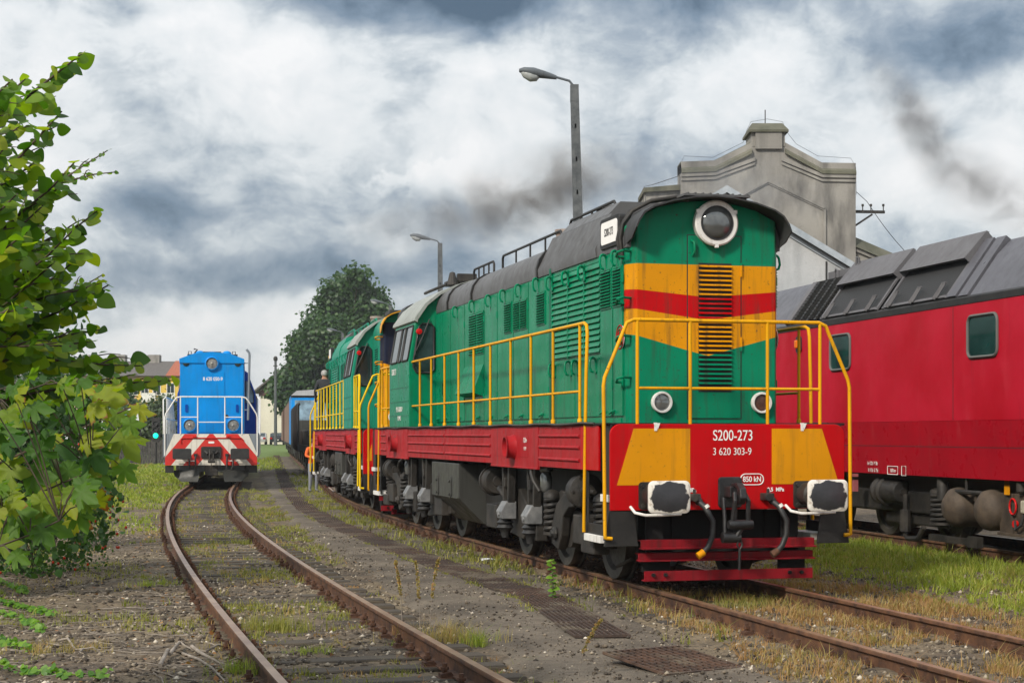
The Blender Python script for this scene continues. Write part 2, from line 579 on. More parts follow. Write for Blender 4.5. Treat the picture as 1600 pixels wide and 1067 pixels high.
def louvre(name, parent, x, y0, y1, z0, z1, n, mat, sgn, dep=.035, cover=.34):
    """a bank of downward tilted slats on a dark opening, on the side wall x"""
    m = MB(); m.cur = 1
    m.span((x, y0, z0), (x + sgn * .006, y1, z1)); m.cur = 0
    st = (z1 - z0) / n
    for k in range(n):
        z = z0 + (k + .5) * st
        m.add([(x + sgn * .006, y0, z + st * .47), (x + sgn * .006, y1, z + st * .47), (x + sgn * dep, y1, z - st * (cover - .1)), (x + sgn * dep, y0, z - st * (cover - .1)),
               (x + sgn * .006, y0, z + st * .36), (x + sgn * .006, y1, z + st * .36), (x + sgn * (dep - .008), y1, z - st * cover), (x + sgn * (dep - .008), y0, z - st * cover)],
              [(0, 1, 2, 3), (7, 6, 5, 4), (3, 2, 6, 7), (0, 3, 7, 4), (1, 5, 6, 2)])
    f = .016
    for a, b in (((y0 - f, z0 - f), (y0, z1 + f)), ((y1, z0 - f), (y1 + f, z1 + f)), ((y0, z1), (y1, z1 + f)), ((y0, z0 - f), (y1, z0))):
        m.span((x, a[0], a[1]), (x + sgn * .014, b[0], b[1]))
    return m.build(name, [mat, 'black'], parent)


def wheel(parent, x, y, r=.525, sgn=1):
    m = MB()
    m.lathe([(0, -.02), (.1, -.02), (.12, 0), (r * .72, .01), (r * .80, .055), (r * .99, .06), (r, .05), (r + .002, -.06), (r + .03, -.075), (r + .03, -.1), (r * .8, -.1), (r * .78, -.05), (.12, -.04), (0, -.04)],
            (0, 0, 0), (sgn, 0, 0), 28)
    return m.build('wheel', 'wheel', parent, (x, y, r), smooth=40)


def drum(parent, x, y, z, mat='bogie', r=.19, L=.3, d=1, name='brake_cylinder'):
    """a brake cylinder lying lengthwise, rod towards d"""
    m = MB()
    m.lathe([(0, -.03), (r * .35, -.03), (r * .4, 0), (r * .9, .0), (r, .03), (r, L - .06), (r * 1.1, L - .06), (r * 1.1, L), (r * .95, L + .01), (r * .5, L + .03), (r * .42, L + .07), (r * .3, L + .07), (r * .28, L + .13), (.03, L + .14), (.025, L + .3), (0, L + .3)], (0, 0, 0), (0, d, 0), 20)
    for k in range(6):
        a = PI * k / 3
        m.lathe([(.018, L), (.018, L + .025), (0, L + .025)], (r * .95 * math.cos(a), 0, r * .95 * math.sin(a)), (0, d, 0), 6)
    return m.build(name, mat, parent, (x, y, z), smooth=35)


def coil(parent, x, y, z0, z1, r=.1, turns=6, mat='bogie'):
    m = MB()
    n = turns * 14
    m.tube([(r * math.cos(2 * PI * k / 14), r * math.sin(2 * PI * k / 14), (z1 - z0) * k / n) for k in range(n + 1)], .028, 7)
    m.lathe([(r + .03, -.04), (r + .03, 0), (0, 0)], (0, 0, 0), (0, 0, 1), 14)
    m.lathe([(0, 0), (r + .03, 0), (r + .02, .05), (r * .6, .09), (0, .1)], (0, 0, z1 - z0), (0, 0, 1), 14)
    return m.build('coil_spring', mat, parent, (x, y, z0), smooth=40)


def strut_pair(parent, x, y, sgn):
    """two tapering hangers that carry a light casting with a rubber foot"""
    m = MB()
    for dy, w in ((-.19, .10), (.15, .09)):
        m.loft([[(x, y + dy - w / 2, 1.31), (x, y + dy + w / 2, 1.31), (x - sgn * .1, y + dy + w / 2, 1.31), (x - sgn * .1, y + dy - w / 2, 1.31)],
                [(x, y + dy * .75 - w * .28, .78), (x, y + dy * .75 + w * .28, .78), (x - sgn * .1, y + dy * .75 + w * .28, .78), (x - sgn * .1, y + dy * .75 - w * .28, .78)]])
    m.box((x - sgn * .12, y - .02, 1.0), (.05, .2, .55))
    m.box((x - sgn * .02, y - .02, 1.06), (.07, .05, .12)); m.box((x - sgn * .02, y + .05, 1.06), (.07, .03, .12))
    o = m.build('bogie_hanger', 'bogie', parent, bevel=.006)
    c = MB()
    P = lambda t, q: [(x + sgn * t, y - .17, q), (x + sgn * t, y + .12, q)]
    c.prism([(x - sgn * .12, .80), (x + sgn * .02, .80), (x + sgn * .10, .66), (x + sgn * .08, .56), (x - sgn * .12, .56)], 'y', y - .17, y + .12)
    c.lathe([(.03, 0), (.03, .04), (0, .04)], (x + sgn * .07, y - .02, .62), (sgn, 0, 0), 8)
    c.build('hanger_casting', 'bogie_light', o, bevel=.01)
    b = MB()
    b.lathe([(0, 0), (.07, 0), (.09, -.02), (.12, -.05), (.09, -.08), (.12, -.12), (.08, -.15), (.06, -.2), (.05, -.26), (0, -.26)], (x, y - .02, .56), (0, 0, 1), 16)
    b.build('rubber_bush', 'rubber', o, smooth=40)


def bogie(parent, yc, d):
    """three axle bogie about yc; d = +1 when its outer end is towards smaller y"""
    Y = lambda t: yc - d * t           # t grows towards the outer end
    for t in (-2.05, 0, 2.05):
        for sx in (-1, 1):
            wheel(parent, sx * .745, Y(t), sgn=sx)
        m = MB(); m.lathe([(.09, -.7), (.09, .7)], (0, 0, 0), (1, 0, 0), 12)
        m.build('axle', 'black', parent, (0, Y(t), .525))
    for sx in (-1, 1):
        X = sx * 1.1
        m = MB()
        # side frame: low beam between axles that arches up over the boxes
        pr = [(Y(-2.75), .42), (Y(-2.75), .72), (Y(-1.5), .78), (Y(-1.1), .98), (Y(-.7), .78), (Y(.55), .78), (Y(.95), 1.02), (Y(1.35), 1.0), (Y(1.6), .80), (Y(2.05), .78), (Y(2.75), .78), (Y(3.0), .62), (Y(3.0), .42),
              (Y(2.45), .40), (Y(2.3), .55), (Y(1.7), .55), (Y(1.45), .34), (Y(.9), .30), (Y(.55), .42), (Y(-.6), .42), (Y(-.9), .30), (Y(-1.5), .34)]
        m.prism(pr, 'x', X - .05, X + .05)
        o = m.build('bogie_frame', 'bogie', parent, bevel=.012)
        g = MB()
        g.box((X + sx * .08, Y(-.05), .52), (.16, .5, .36)); g.build('axle_box', 'bogie', o, bevel=.015)
        g = MB(); g.box((X + sx * .08, Y(-2.3), .55), (.16, .6, .34)); g.build('axle_box', 'bogie', o, bevel=.015)
        g = MB(); g.box((X + sx * .09, Y(2.25), .6), (.16, .62, .34)); g.box((X + sx * .1, Y(2.62), .45), (.2, .5, .2))
        g.build('axle_box', 'bogie', o, bevel=.015)
        a = MB()
        # curved swing arm beside the spring
        pts = [(Y(2.0), .98), (Y(1.55), 1.0), (Y(1.2), .86), (Y(1.0), .6), (Y(1.0), .36), (Y(1.28), .3), (Y(1.42), .48), (Y(1.5), .72), (Y(1.75), .84), (Y(2.0), .86)]
        a.prism(pts, 'x', X + sx * .06, X + sx * .17)
        a.lathe([(.085, 0), (.085, .04), (.05, .05), (.05, .08), (0, .08)], (X + sx * .17, Y(1.22), .5), (sx, 0, 0), 10)
        a.build('swing_arm', 'bogie', o, bevel=.015)
        coil(parent, X + sx * .12, Y(.84), .5, .93, .085)
        coil(parent, X + sx * .05, Y(2.75), .6, .95, .085, 5)
        drum(parent, X + sx * .1, Y(2.0), 1.05, d=-d)
        strut_pair(parent, sx * 1.3, Y(.06), sx)
        strut_pair(parent, sx * 1.3, Y(-1.3), sx)
        drum(parent, X + sx * .02, Y(-2.45), 1.04, r=.2, d=d)
        bo = MB()
        bo.lathe([(0, 0), (.04, .0), (.065, .03), (.075, .08), (.075, .2), (.06, .25), (.085, .27), (.085, .33), (0, .33)], (X + sx * .12, Y(.55), .98), (0, 0, 1), 16)
        bo.build('sand_bottle', 'lens', parent, smooth=35)
        p = MB()
        p.tube([(X + sx * .26, Y(.36), 1.27), (X + sx * .3, Y(.5), 1.22), (X + sx * .3, Y(.62), 1.12), (X + sx * .24, Y(.68), 1.0)], .025, 8)
        p.tube([(X - sx * .02, Y(-2.0), 1.2), (X, Y(-2.0), .5), (X, Y(-1.5), .42)], .03, 8)
        p.tube([(X + sx * .1, Y(-2.0), .95), (X + sx * .1, Y(-1.62), .85), (X + sx * .1, Y(-1.58), .55)], .05, 8)
        p.tube([(X - sx * .25, Y(2.9), .3), (X - sx * .3, Y(2.2), .16)], .02, 6)
        p.build('brake_pipe', 'bogie', parent, smooth=40)
    k = MB(); k.box((0, Y(0), .62), (2.0, 5.6, .36)); k.box((0, Y(0), 1.05), (1.7, 5.0, .5))
    k.build('bogie_bolster', 'black', parent)


def rib_panel(parent, y0, y1, sx, mat='red_side'):
    m = MB()
    x = sx * 1.38
    m.span((x - sx * .02, y0 + .006, 1.315), (x, y1 - .006, 1.815))
    for z in (1.69, 1.555, 1.41):
        m.prism([(x, z + .032), (x + sx * .022, z + .018), (x + sx * .024, z + .002), (x, z - .02)], 'y', y0 + .05, y1 - .05)
    n = max(2, int((y1 - y0) / .3))
    for k in range(n + 1):
        m.lathe([(.012, 0), (.01, .008), (0, .008)], (x, y0 + .05 + (y1 - y0 - .1) * k / n, 1.785), (sx, 0, 0), 6)
    return m.build('ribbed_panel', mat, parent, bevel=.003)


def loco_end(root, far, P):
    """buffer beam, buffers, coupling, steps, front handrails; far=True mirrors to the other end"""
    Yf = (lambda y: LEN - y) if far else (lambda y: y)
    d = -1 if far else 1
    flip = -1 if far else 1              # keeps writing readable from outside
    X = lambda v: v * flip
    rz = PI if far else 0
    # plate with rounded upper corners
    poly = [(-1.375, .89), (1.375, .89)] + [(1.255 + .12 * math.cos(R(a)), 1.71 + .12 * math.sin(R(a))) for a in range(0, 91, 15)] + [(-1.255 + .12 * math.cos(R(a)), 1.71 + .12 * math.sin(R(a))) for a in range(90, 181, 15)]
    m = MB(); m.prism(poly, 'y', Yf(0), Yf(.05))
    m.build('buffer_beam', 'red', root, bevel=.008)
    for v in ([(-1.11, 1.78), (-.46, 1.78), (-.46, 1.165), (-1.30, 1.165)], [(.50, 1.78), (1.10, 1.78), (1.305, 1.165), (.50, 1.165)]):
        m = MB(); m.prism([(X(a), b) for a, b in v], 'y', Yf(-.004), Yf(.01))
        m.build('warning_panel', 'yellow', root)
    if P['number']:
        text(P['number'], .165, 'white_clean', root, (X(.04), Yf(-.004), 1.70), (R(90), 0, rz), .76, 'number_lettering', bold=.0005)
        text(P['serial'], .115, 'white_clean', root, (X(.03), Yf(-.004), 1.525), (R(90), 0, rz), .82, 'number_lettering', bold=-.0005)
        t = text('850 kN', .085, 'white_clean', root, (X(.265), Yf(-.004), 1.22), (R(90), 0, rz), .85, 'load_lettering', bold=.001)
        m = MB()
        ring = [(X(x), z) for x, z in rrect(.265, 1.22, .27, .12, .058, 6)]
        m.tube([(x, Yf(-.003), z) for x, z in ring + ring[:2]], .006, 6)
        m.build('load_outline', 'white_clean', root)
        text('0,5  MPa', .06, 'white_clean', root, (X(.545), Yf(-.004), 1.105), (R(90), 0, rz), .95, 'pressure_lettering', bold=.002)
        text('0,5  MPa', .06, 'white_clean', root, (X(-.49), Yf(-.004), 1.105), (R(90), 0, rz), .95, 'pressure_lettering', bold=.002)
    for v in (-.905, .905):
        b = MB()
        b.prism([(X(v - .16) + (X(1) * p[0]), p[1]) for p in rrect(0, 1.05, .32, .3, .03)], 'y', Yf(-.03), Yf(0)) if False else b.prism(rrect(X(v), 1.05, .30, .30, .04), 'y', Yf(-.03), Yf(.0))
        for a, c in ((-.11, -.11), (.11, -.11), (-.11, .11), (.11, .11)):
            b.lathe([(.024, 0), (.024, .03), (0, .03)], (X(v) + a, Yf(-.03), 1.05 + c), (0, -d, 0), 6)
        b.lathe([(.13, 0), (.13, .2), (.105, .22), (.105, .5)], (X(v), Yf(-.03), 1.055), (0, -d, 0), 20)
        o = b.build('buffer', 'bogie', root, smooth=35)
        h = MB()
        f = rrect(0, 0, .465, .345, .06)
        g = rrect(0, 0, .43, .31, .05)
        h.loft([[(x, 0, z) for x, z in g], [(x, -.02 * d, z) for x, z in f], [(x, -.045 * d, z) for x, z in f], [(x, -.058 * d, z) for x, z in g]])
        h.build('buffer_head', 'buffer_face', o, loc=(X(v), Yf(-.54), 1.055), smooth=50)
        m = MB()
        sx = X(1)
        m.tube([(X(v - .24), Yf(0), .93), (X(v - .22), Yf(-.1), .87), (X(v - .12), Yf(-.16), .845), (X(v + .05), Yf(-.16), .845), (X(v + .28), Yf(-.16), .855), (X(v + .3), Yf(-.1), .87)], .017, 8)
        m.build('shunter_handle', 'white', root, smooth=60)
    # screw coupling
    m = MB()
    m.prism(rrect(0, 1.08, .28, .34, .04), 'y', Yf(-.03), Yf(0))
    m.box((-.02 * flip, Yf(-.12), 1.09), (.12, .2, .12))
    # hook
    hk = [(-.13, .05), (-.30, .06), (-.40, .0), (-.42, -.1), (-.36, -.17), (-.28, -.17), (-.24, -.12), (-.30, -.1), (-.33, -.04), (-.30, .0), (-.24, .02), (-.18, -.02), (-.13, -.05)]
    m.prism([(Yf(a), 1.13 + b) for a, b in hk], 'x', -.04, .04)
    o = m.build('draw_hook', 'oily', root, bevel=.012)
    m = MB()
    for s in (-1, 1):
        m.tube([(s * .055, Yf(-.30), 1.08), (s * .075, Yf(-.36), 1.0), (s * .085, Yf(-.33), .86), (s * .09, Yf(-.32), .74)], .026, 8)
        m.tube([(s * .07 - .08 * flip, Yf(-.2), 1.03), (s * .06 - .09 * flip, Yf(-.24), .8), (s * .06 - .1 * flip, Yf(-.27), .62)], .022, 8)
    m.lathe([(0, -.14), (.045, -.14), (.055, -.1), (.055, .1), (.045, .14), (0, .14)], (0, Yf(-.32), .74), (1, 0, 0), 14)
    m.lathe([(0, -.1), (.06, -.1), (.06, .1), (0, .1)], (-.09 * flip, Yf(-.27), .60), (1, 0, 0), 14)
    m.tube([(.02, Yf(-.32), .72), (-.03, Yf(-.3), .62)], .03, 8)
    m.tube([(0, Yf(-.3), .60), (.03, Yf(-.3), .52), (.0, Yf(-.3), .47), (-.03, Yf(-.3), .52), (0, Yf(-.3), .60)], .012, 6)
    m.tube([(0, Yf(-.3), .48), (-.005, Yf(-.3), .25)], .017, 8)
    m.build('screw_coupling', 'oily', o, smooth=40)
    # brake hoses with their cocks
    for v, tip in ((-.42, 'yellow'), (.44, 'rust')):
        m = MB()
        x = X(v)
        e = X(1)
        m.tube([(x, Yf(-.1), 1.0), (x + e * .05, Yf(-.22), .93), (x + e * .13, Yf(-.25), .78), (x + e * .13, Yf(-.24), .62), (x + e * .08, Yf(-.24), .5), (x, Yf(-.24), .42)], .032, 10)
        h = m.build('brake_hose', 'rubber', root, smooth=60)
        m = MB()
        m.box((x - e * .02, Yf(-.06), 1.03), (.12, .14, .08)); m.lathe([(.045, 0), (.045, .09), (0, .09)], (x - e * .05, Yf(-.1), 1.03), (0, -d, 0), 10)
        m.tube([(x, Yf(-.1), 1.02), (x + e * .02, Yf(-.14), .97)], .045, 8); m.box((x - e * .02, Yf(-.08), 1.09), (.03, .03, .06))
        m.build('hose_cock', 'bogie', h, bevel=.008)
        m = MB(); m.tube([(x + e * .03, Yf(-.24), .445), (x - e * .04, Yf(-.24), .40)], .042, 8)
        m.build('hose_end', tip, h, smooth=50)
        m = MB(); m.tube([(x + e * .055, Yf(-.215), .945), (x + e * .075, Yf(-.228), .915)], .036, 8)
        m.build('hose_clip', 'chrome', h)
    # corner steps below the plate
    for v in (-1, 1):
        x = X(v)
        m = MB(); m.prism([(X(v * 1.38), .885), (X(v * 1.10), .885), (X(v * 1.05), .50), (X(v * 1.44), .50)], 'y', Yf(.012), Yf(.04))
        m.span((x * 1.36, Yf(.05), .55), (x * 1.33, Yf(.34), 1.82)); m.span((x * 1.36, Yf(.34), .55), (x * 1.33, Yf(.95), .72))
        m.span((x * 1.36, Yf(.88), .6), (x * 1.34, Yf(.95), 1.3))
        m.build('step_bracket', 'black', root, bevel=.006)
        m = MB(); m.span((x * 1.40, Yf(.3), .52), (x * 1.1, Yf(.92), .60)); m.span((x * 1.385, Yf(.02), .98), (x * 1.1, Yf(.34), 1.06))
        m.build('step_tread', 'white', root, bevel=.006)
        m = MB(); m.span((x * 1.385, Yf(.40), 1.315), (x * 1.36, Yf(1.09), 1.815))
        m.build('frame_corner', 'red', root, bevel=.004)
        m = MB(); m.box((X(v * .86) + X(.0), Yf(.0), 1.80), (.03, .03, .09)); m.add([(X(v * .86), Yf(-.02), 1.84), (X(v * .86) + .05, Yf(-.02), 1.84), (X(v * .86) + .02, Yf(-.02), 1.77)], [(0, 1, 2)])
        m.build('lamp_bracket', 'white', root)
    # guard bars above the rails
    m = MB()
    for z, h, w, q in ((.515, .10, 1.02, .0), (.375, .09, 1.03, .06)):
        m.prism([(Yf(q - .05), z - h / 2), (Yf(q + .10), z - h / 2), (Yf(q + .10), z - h / 2 + .015), (Yf(q + .035), z - h / 2 + .02), (Yf(q + .035), z + h / 2 - .015), (Yf(q + .14), z + h / 2 - .015), (Yf(q + .14), z + h / 2), (Yf(q + .02), z + h / 2), (Yf(q + .02), z - h / 2 + .02), (Yf(q - .05), z - h / 2 + .012)], 'x', -w, w)
    m.prism([(Yf(.02), .115), (Yf(.12), .115), (Yf(.12), .13), (Yf(.035), .13), (Yf(.035), .22), (Yf(.02), .23)], 'x', -.98, 1.0)
    o = m.build('guard_bar', 'red_bar', root, bevel=.004)
    m = MB()
    for v in (-1, 1):
        m.box((v * .8, Yf(.16), .28), (.32, .03, .14)); m.box((v * .8, Yf(.22), .53), (.2, .04, .78)); m.box((v * .55, Yf(.3), .7), (.03, .03, .4))
        for q in (-.08, .06):
            m.lathe([(.022, 0), (.022, .03), (0, .03)], (v * .8 + q, Yf(.02), .185), (0, -d, 0), 6)
    m.box((0, Yf(.35), .62), (1.9, .05, .5)); m.box((0, Yf(.35), 1.3), (2.5, .1, .85))  # backing plates, the darkness below the beam painted on as near-black
    m.build('guard_bracket', 'void', o)
    # end railing
    m = MB()
    r = .021
    top = [(X(-1.44), Yf(-.02), .60), (X(-1.44), Yf(-.02), .64), (X(-1.445), Yf(.02), 2.24), (X(-1.43), Yf(.03), 2.33), (X(-1.20), Yf(.05), 2.86), (X(-1.17), Yf(.05), 2.93), (X(-1.09), Yf(.05), 2.965)]
    full = top + [(-a, b, c) for a, b, c in top[::-1]]
    full = [(X(-1.36), Yf(-.02), .59), (X(-1.42), Yf(-.02), .595)] + full + [(X(1.42), Yf(-.02), .595), (X(1.36), Yf(-.02), .59)]
    m.tube(full, r, 8)
    for v in (-1.05, -.44, .47, 1.10):
        m.tube([(X(v), Yf(.05), 1.83), (X(v), Yf(.05), 2.965)], r * .95, 8)
    m.tube([(X(-1.05), Yf(.05), 2.22), (X(1.10), Yf(.05), 2.22)], r * .8, 8)
    m.build('end_railing', P['rail'], root, smooth=60)


def side_rail(root, x, ys, ya, yb, down_at=None, mat='rail_yellow'):
    """a railing along the walkway between ya and yb with posts at ys"""
    m = MB()
    z = 2.985
    if down_at is not None:
        s = 1 if down_at < (ya + yb) / 2 else -1
        pts = [(x * 1.03, down_at, .61), (x * 1.01, down_at, 2.4), (x, down_at, z - .12), (x, down_at + s * .03, z - .03), (x, down_at + s * .12, z)]
        pts.append((x, yb if s > 0 else ya, z))
        m.tube(pts, .021, 8)
    else:
        m.tube([(x, ya, z), (x, yb, z)], .021, 8)
    for y in ys:
        m.tube([(x, y, 1.84), (x, y, z)], .019, 8)
        m.lathe([(.03, 0), (.03, .05), (.02, .06)], (x, y, 1.84), (0, 0, 1), 8)
    m.tube([(x, min(ys), 2.21), (x, max(ys), 2.21)], .016, 8)
    return m.build('side_railing', mat, root, smooth=60)


def make_loco(name, label, P):
    root = thing(name, label, 'locomotive')
    g, rf = P['green'], P['roof']
    # deck and frame
    m = MB(); m.span((-1.40, .05, 1.818), (1.40, LEN - .05, 1.842)); m.span((-1.345, .06, 1.30), (1.345, LEN - .06, 1.80)); m.span((-.5, .9, .75), (.5, LEN - .9, 1.3))
    m.build('deck', 'void', root, bevel=.004)
    for sx in (-1, 1):
        for a, b in ((1.1, 2.97), (5.51, 8.7), (8.7, 11.9), (14.1, 14.8)):
            rib_panel(root, a, b, sx)
        for a, b, j in ((2.97, 5.51, 4.21), (11.9, 14.1, 13.09)):
            m = MB(); m.span((sx * 1.36, a + .006, 1.275), (sx * 1.388, b - .006, 1.815))
            for q in (-.75, .55):
                m.span((sx * 1.388, j + q, 1.42), (sx * 1.392, j + q + .55, 1.76))
            m.prism([(sx * 1.388, 1.30), (sx * 1.40, 1.295), (sx * 1.40, 1.275), (sx * 1.388, 1.275)], 'y', a + .02, b - .02)
            o = m.build('jacking_panel', 'red_side', root, bevel=.004)
            m = MB(); m.lathe([(.17, .0), (.15, .05), (.15, .11), (.17, .13), (.13, .13), (.12, .06), (0, .05)], (sx * 1.388, j, 1.55), (sx, 0, 0), 18)
            m.build('jacking_socket', 'red_side', o, smooth=35)
        # fuel tank apron
    m = MB()
    m.prism([(-1.33, 1.27), (-1.33, .73), (-.92, .32), (.92, .32), (1.33, .73), (1.33, 1.27)], 'y', 7.92, 10.02)
    t = m.build('fuel_tank', 'tank', root, bevel=.015)
    for sx in (-1, 1):
        m = MB(); m.span((sx * 1.33, 7.95, .72), (sx * 1.338, 9.99, .74))
        for y in (8.5, 9.5):
            m.prism(rrect(y, .60 + .28, .16, .34, .07), 'x', sx * 1.33, sx * 1.35)
            for q in (-.1, .1):
                m.lathe([(.025, 0), (.025, .02), (0, .02)], (sx * 1.35, y, .88 + q), (sx, 0, 0), 8)
        m.build('tank_flange', 'tank', t, bevel=.004)
    bogie(root, 3.75, 1)
    bogie(root, LEN - 3.75, -1)
    m = MB(); m.span((-.9, 6.6, .6), (.9, 7.9, 1.3)); m.span((-.9, 10.1, .6), (.9, 11.0, 1.3)); m.build('underframe_gear', 'black', root)
    loco_end(root, False, P)
    loco_end(root, True, P)
    # ---- hoods
    def hood_nose(y0, dd, mat):
        m = MB()
        ch = [(-.92, y0 + dd * .16), (-.84, y0), (.84, y0), (.92, y0 + dd * .16)]
        zt = lambda x: float(np.interp(abs(x), [0, .3, .6, .84, .92], [4.385, 4.36, 4.29, 4.17, 4.08]))
        xs = [-.92, -.84, -.6, -.3, 0, .3, .6, .84, .92]
        yy = lambda x: y0 + (dd * .16 if abs(x) > .9 else 0)
        vs = [(x, yy(x), 1.842) for x in xs] + [(x, yy(x), zt(x)) for x in xs] + [(x, y0 + dd * .3, 1.842) for x in xs] + [(x, y0 + dd * .3, zt(x)) for x in xs]
        n = len(xs); fs = []
        for k in range(n - 1):
            fs += [(k, k + 1, n + k + 1, n + k), (n + k, n + k + 1, 3 * n + k + 1, 3 * n + k), (2 * n + k + 1, 2 * n + k, 3 * n + k, 3 * n + k + 1)]
        fs += [(0, n, 3 * n, 2 * n), (n - 1, 2 * n + n - 1, 3 * n + n - 1, n + n - 1)]
        m.add(vs, fs)
        nose = m.build('hood_front', mat, root, bevel=.012)
        # door, louvres down the middle, lamps
        m = MB(); m.span((-.23, y0 - dd * .012, 1.90), (.41, y0, 3.98))
        for z in (2.75, 3.6):
            m.box((.415, y0 - dd * .018, z), (.02, .02, .16))
        dr = m.build('front_door', mat, nose, bevel=.005)
        m = MB(); m.span((-.242, y0 - dd * .004, 1.89), (.422, y0, 3.992)); m.build('door_gap', 'rubber', nose)  # dark plate under the door, painting the shaded gap round it
        m = MB(); m.cur = 1; x0, x1 = -.105, .295
        m.span((x0, y0 - dd * .013, 2.20), (x1, y0 - dd * .016, 3.67)); m.cur = 0
        n = 27
        for k in range(n):
            z = 2.22 + 1.44 * (k + .5) / n
            e = y0 - dd * .015
            m.add([(x0, e, z + .014), (x1, e, z + .014), (x1, e - dd * .032, z - .008), (x0, e - dd * .032, z - .008), (x0, e, z + .007), (x1, e, z + .007), (x1, e - dd * .027, z - .015), (x0, e - dd * .027, z - .015)],
                  [(0, 1, 2, 3), (7, 6, 5, 4), (3, 2, 6, 7), (0, 3, 7, 4), (1, 5, 6, 2)])
        m.build('front_louvre', [mat, 'black'], dr)
        m = MB(); m.tube([(-.19, y0 - dd * .012, 3.92), (-.17, y0 - dd * .05, 3.90), (-.16, y0 - dd * .05, 3.80), (-.18, y0 - dd * .012, 3.75)], .016, 7)
        m.build('door_handle', g, dr, smooth=60)
        hl = MB()
        hl.lathe([(.255, 0), (.255, .07), (.262, .09), (.245, .105), (.195, .105), (.19, .06)], (.085, y0, 4.12), (0, -dd, 0), 36)
        for k in range(3):
            a = R(30 + 120 * k)
            hl.box((.085 + .26 * math.cos(a), y0 - dd * .09, 4.12 + .26 * math.sin(a)), (.04, .03, .04))
        h = hl.build('headlight', 'white', nose, smooth=30)
        m = MB(); m.lathe([(.195, .075), (.18, .10), (.12, .125), (.06, .137), (0, .14)], (.085, y0, 4.12), (0, -dd, 0), 32)
        m.build('headlight_lens', 'lens', h, smooth=60)
        m = MB(); m.lathe([(.197, .07), (.197, .112), (.180, .112), (.180, .07)], (.085, y0, 4.12), (0, -dd, 0), 32)
        m.build('lens_gasket', 'rubber', h, smooth=30)
        for v in (-.555, .655):
            m = MB(); m.lathe([(.118, 0), (.124, .05), (.118, .065), (.098, .065), (.095, .03)], (v, y0, 2.08), (0, -dd, 0), 28)
            l = m.build('marker_light', 'white', nose, smooth=30)
            m = MB(); m.lathe([(.098, .035), (.05, .045), (0, .048)], (v, y0, 2.08), (0, -dd, 0), 24)
            m.build('marker_lens', 'red_grid' if v > 0 else 'lens', l, smooth=60)
        # corner hand holds
        for sx in (-dd,):
            for z in (2.36, 2.83, 3.26, 3.79):
                m = MB(); m.tube([(sx * .88, y0 + dd * .09, z), (sx * 1.0, y0 - dd * .0, z + .0), (sx * 1.04, y0 + dd * .09, z - .01), (sx * 1.02, y0 + dd * .2, z - .05), (sx * .92, y0 + dd * .22, z - .05)], .016, 6); m.build('corner_foothold', P['hold'], nose, smooth=60)
        # visor
        m = MB()
        inn = [(x * .985, z - .012) for x, z in VISOR]
        cut = lambda y, zc: [(x, y, max(z, zc)) for x, z in VISOR] + [(x, y, max(z - .004, zc - .004)) for x, z in inn[::-1]]
        m.loft([cut(y0 - dd * .27, 4.03), cut(y0 - dd * .1, 3.92), cut(y0 + dd * .18, 3.85)])
        m.build('roof_visor', P['visor'], nose, smooth=35)
        return nose
    hood_nose(.7, 1, P['stripe'])
    hood_nose(LEN - .7, -1, P['stripe_far'])
    # long hood shell
    m = MB(); m.span((-HW, 1.0, 1.842), (HW, 11.62, 3.85)); m.span((-HW - .012, 1.0, 1.842), (HW + .012, 11.6, 1.90))
    hood = m.build('hood', g, root, bevel=.006)
    m = MB(); m.span((-HW, 13.55, 1.842), (HW, LEN - 1.0, 3.85))
    shood = m.build('short_hood', g, root, bevel=.006)
    for sx in (-1, 1):
        x = sx * HW
        seams = [.90, 1.28, 1.78, 3.95, 4.06, 5.15, 6.01, 6.98, 7.85, 9.25, 10.34, 11.0, 11.58]
        for a, b in zip(seams, seams[1:]):
            if a in (1.78, 3.95):
                continue
            m = MB(); m.span((x, a + .02, 1.93), (x + sx * .022, b - .02, 3.82))
            for z in (2.3, 3.5):
                m.lathe([(.016, -.05), (.016, .05)], (x + sx * .02, a + .01, z), (0, 0, 1), 6)
            if a == 7.85:
                m.prism([(x, 2.80), (x + sx * .03, 2.80), (x + sx * .2, 2.36), (x, 2.30)], 'y', a + .02, b - .05)
            if b < 10.5:
                c_hook(m, (x + sx * .01, (a + b) / 2, 3.77), axis=sx)
            m.tube([(x + sx * .01, a + .3, 2.0), (x + sx * .05, a + .3, 1.98), (x + sx * .05, a + .42, 1.96), (x + sx * .01, a + .42, 2.0)], .013, 6)
            dpl = m.build('hood_door', g, hood, bevel=.005)
            q_ = MB(); q_.span((x, b - .024, 1.93), (x + sx * .003, b + .024, 3.82)); q_.build('door_seam', 'rubber', hood)
            for (p, q, z0, z1) in ((8.33, 8.86, 2.98, 3.62), (7.88, 8.28, 2.98, 3.62), (6.10, 6.5, 3.2, 3.62), (5.62, 5.95, 3.2, 3.6), (5.22, 5.56, 3.2, 3.6), (4.26, 4.66, 3.2, 3.62), (1.33, 1.72, 3.2, 3.64), (.95, 1.24, 3.2, 3.63), (10.9, 10.98, 2.4, 2.6)):
                if a <= (p + q) / 2 <= b:
                    louvre('louvre', dpl, x + sx * .022, p, q, z0, z1, 16 if z1 - z0 > .5 else 12, g, sx)
        # the big shutter bank with doors below
        for a, b in ((1.80, 2.44), (2.47, 3.16), (3.19, 3.92)):
            lo = louvre('shutter', hood, x, a, b, 2.70, 3.78, 15, g, sx, .034, .56)
            m = MB(); c_hook(m, (x + sx * .03, b - .06, 3.72), axis=sx); m.span((x, b - .0, 2.68), (x + sx * .03, b + .025, 3.8))
            m.build('shutter_hook', g, lo, smooth=50)
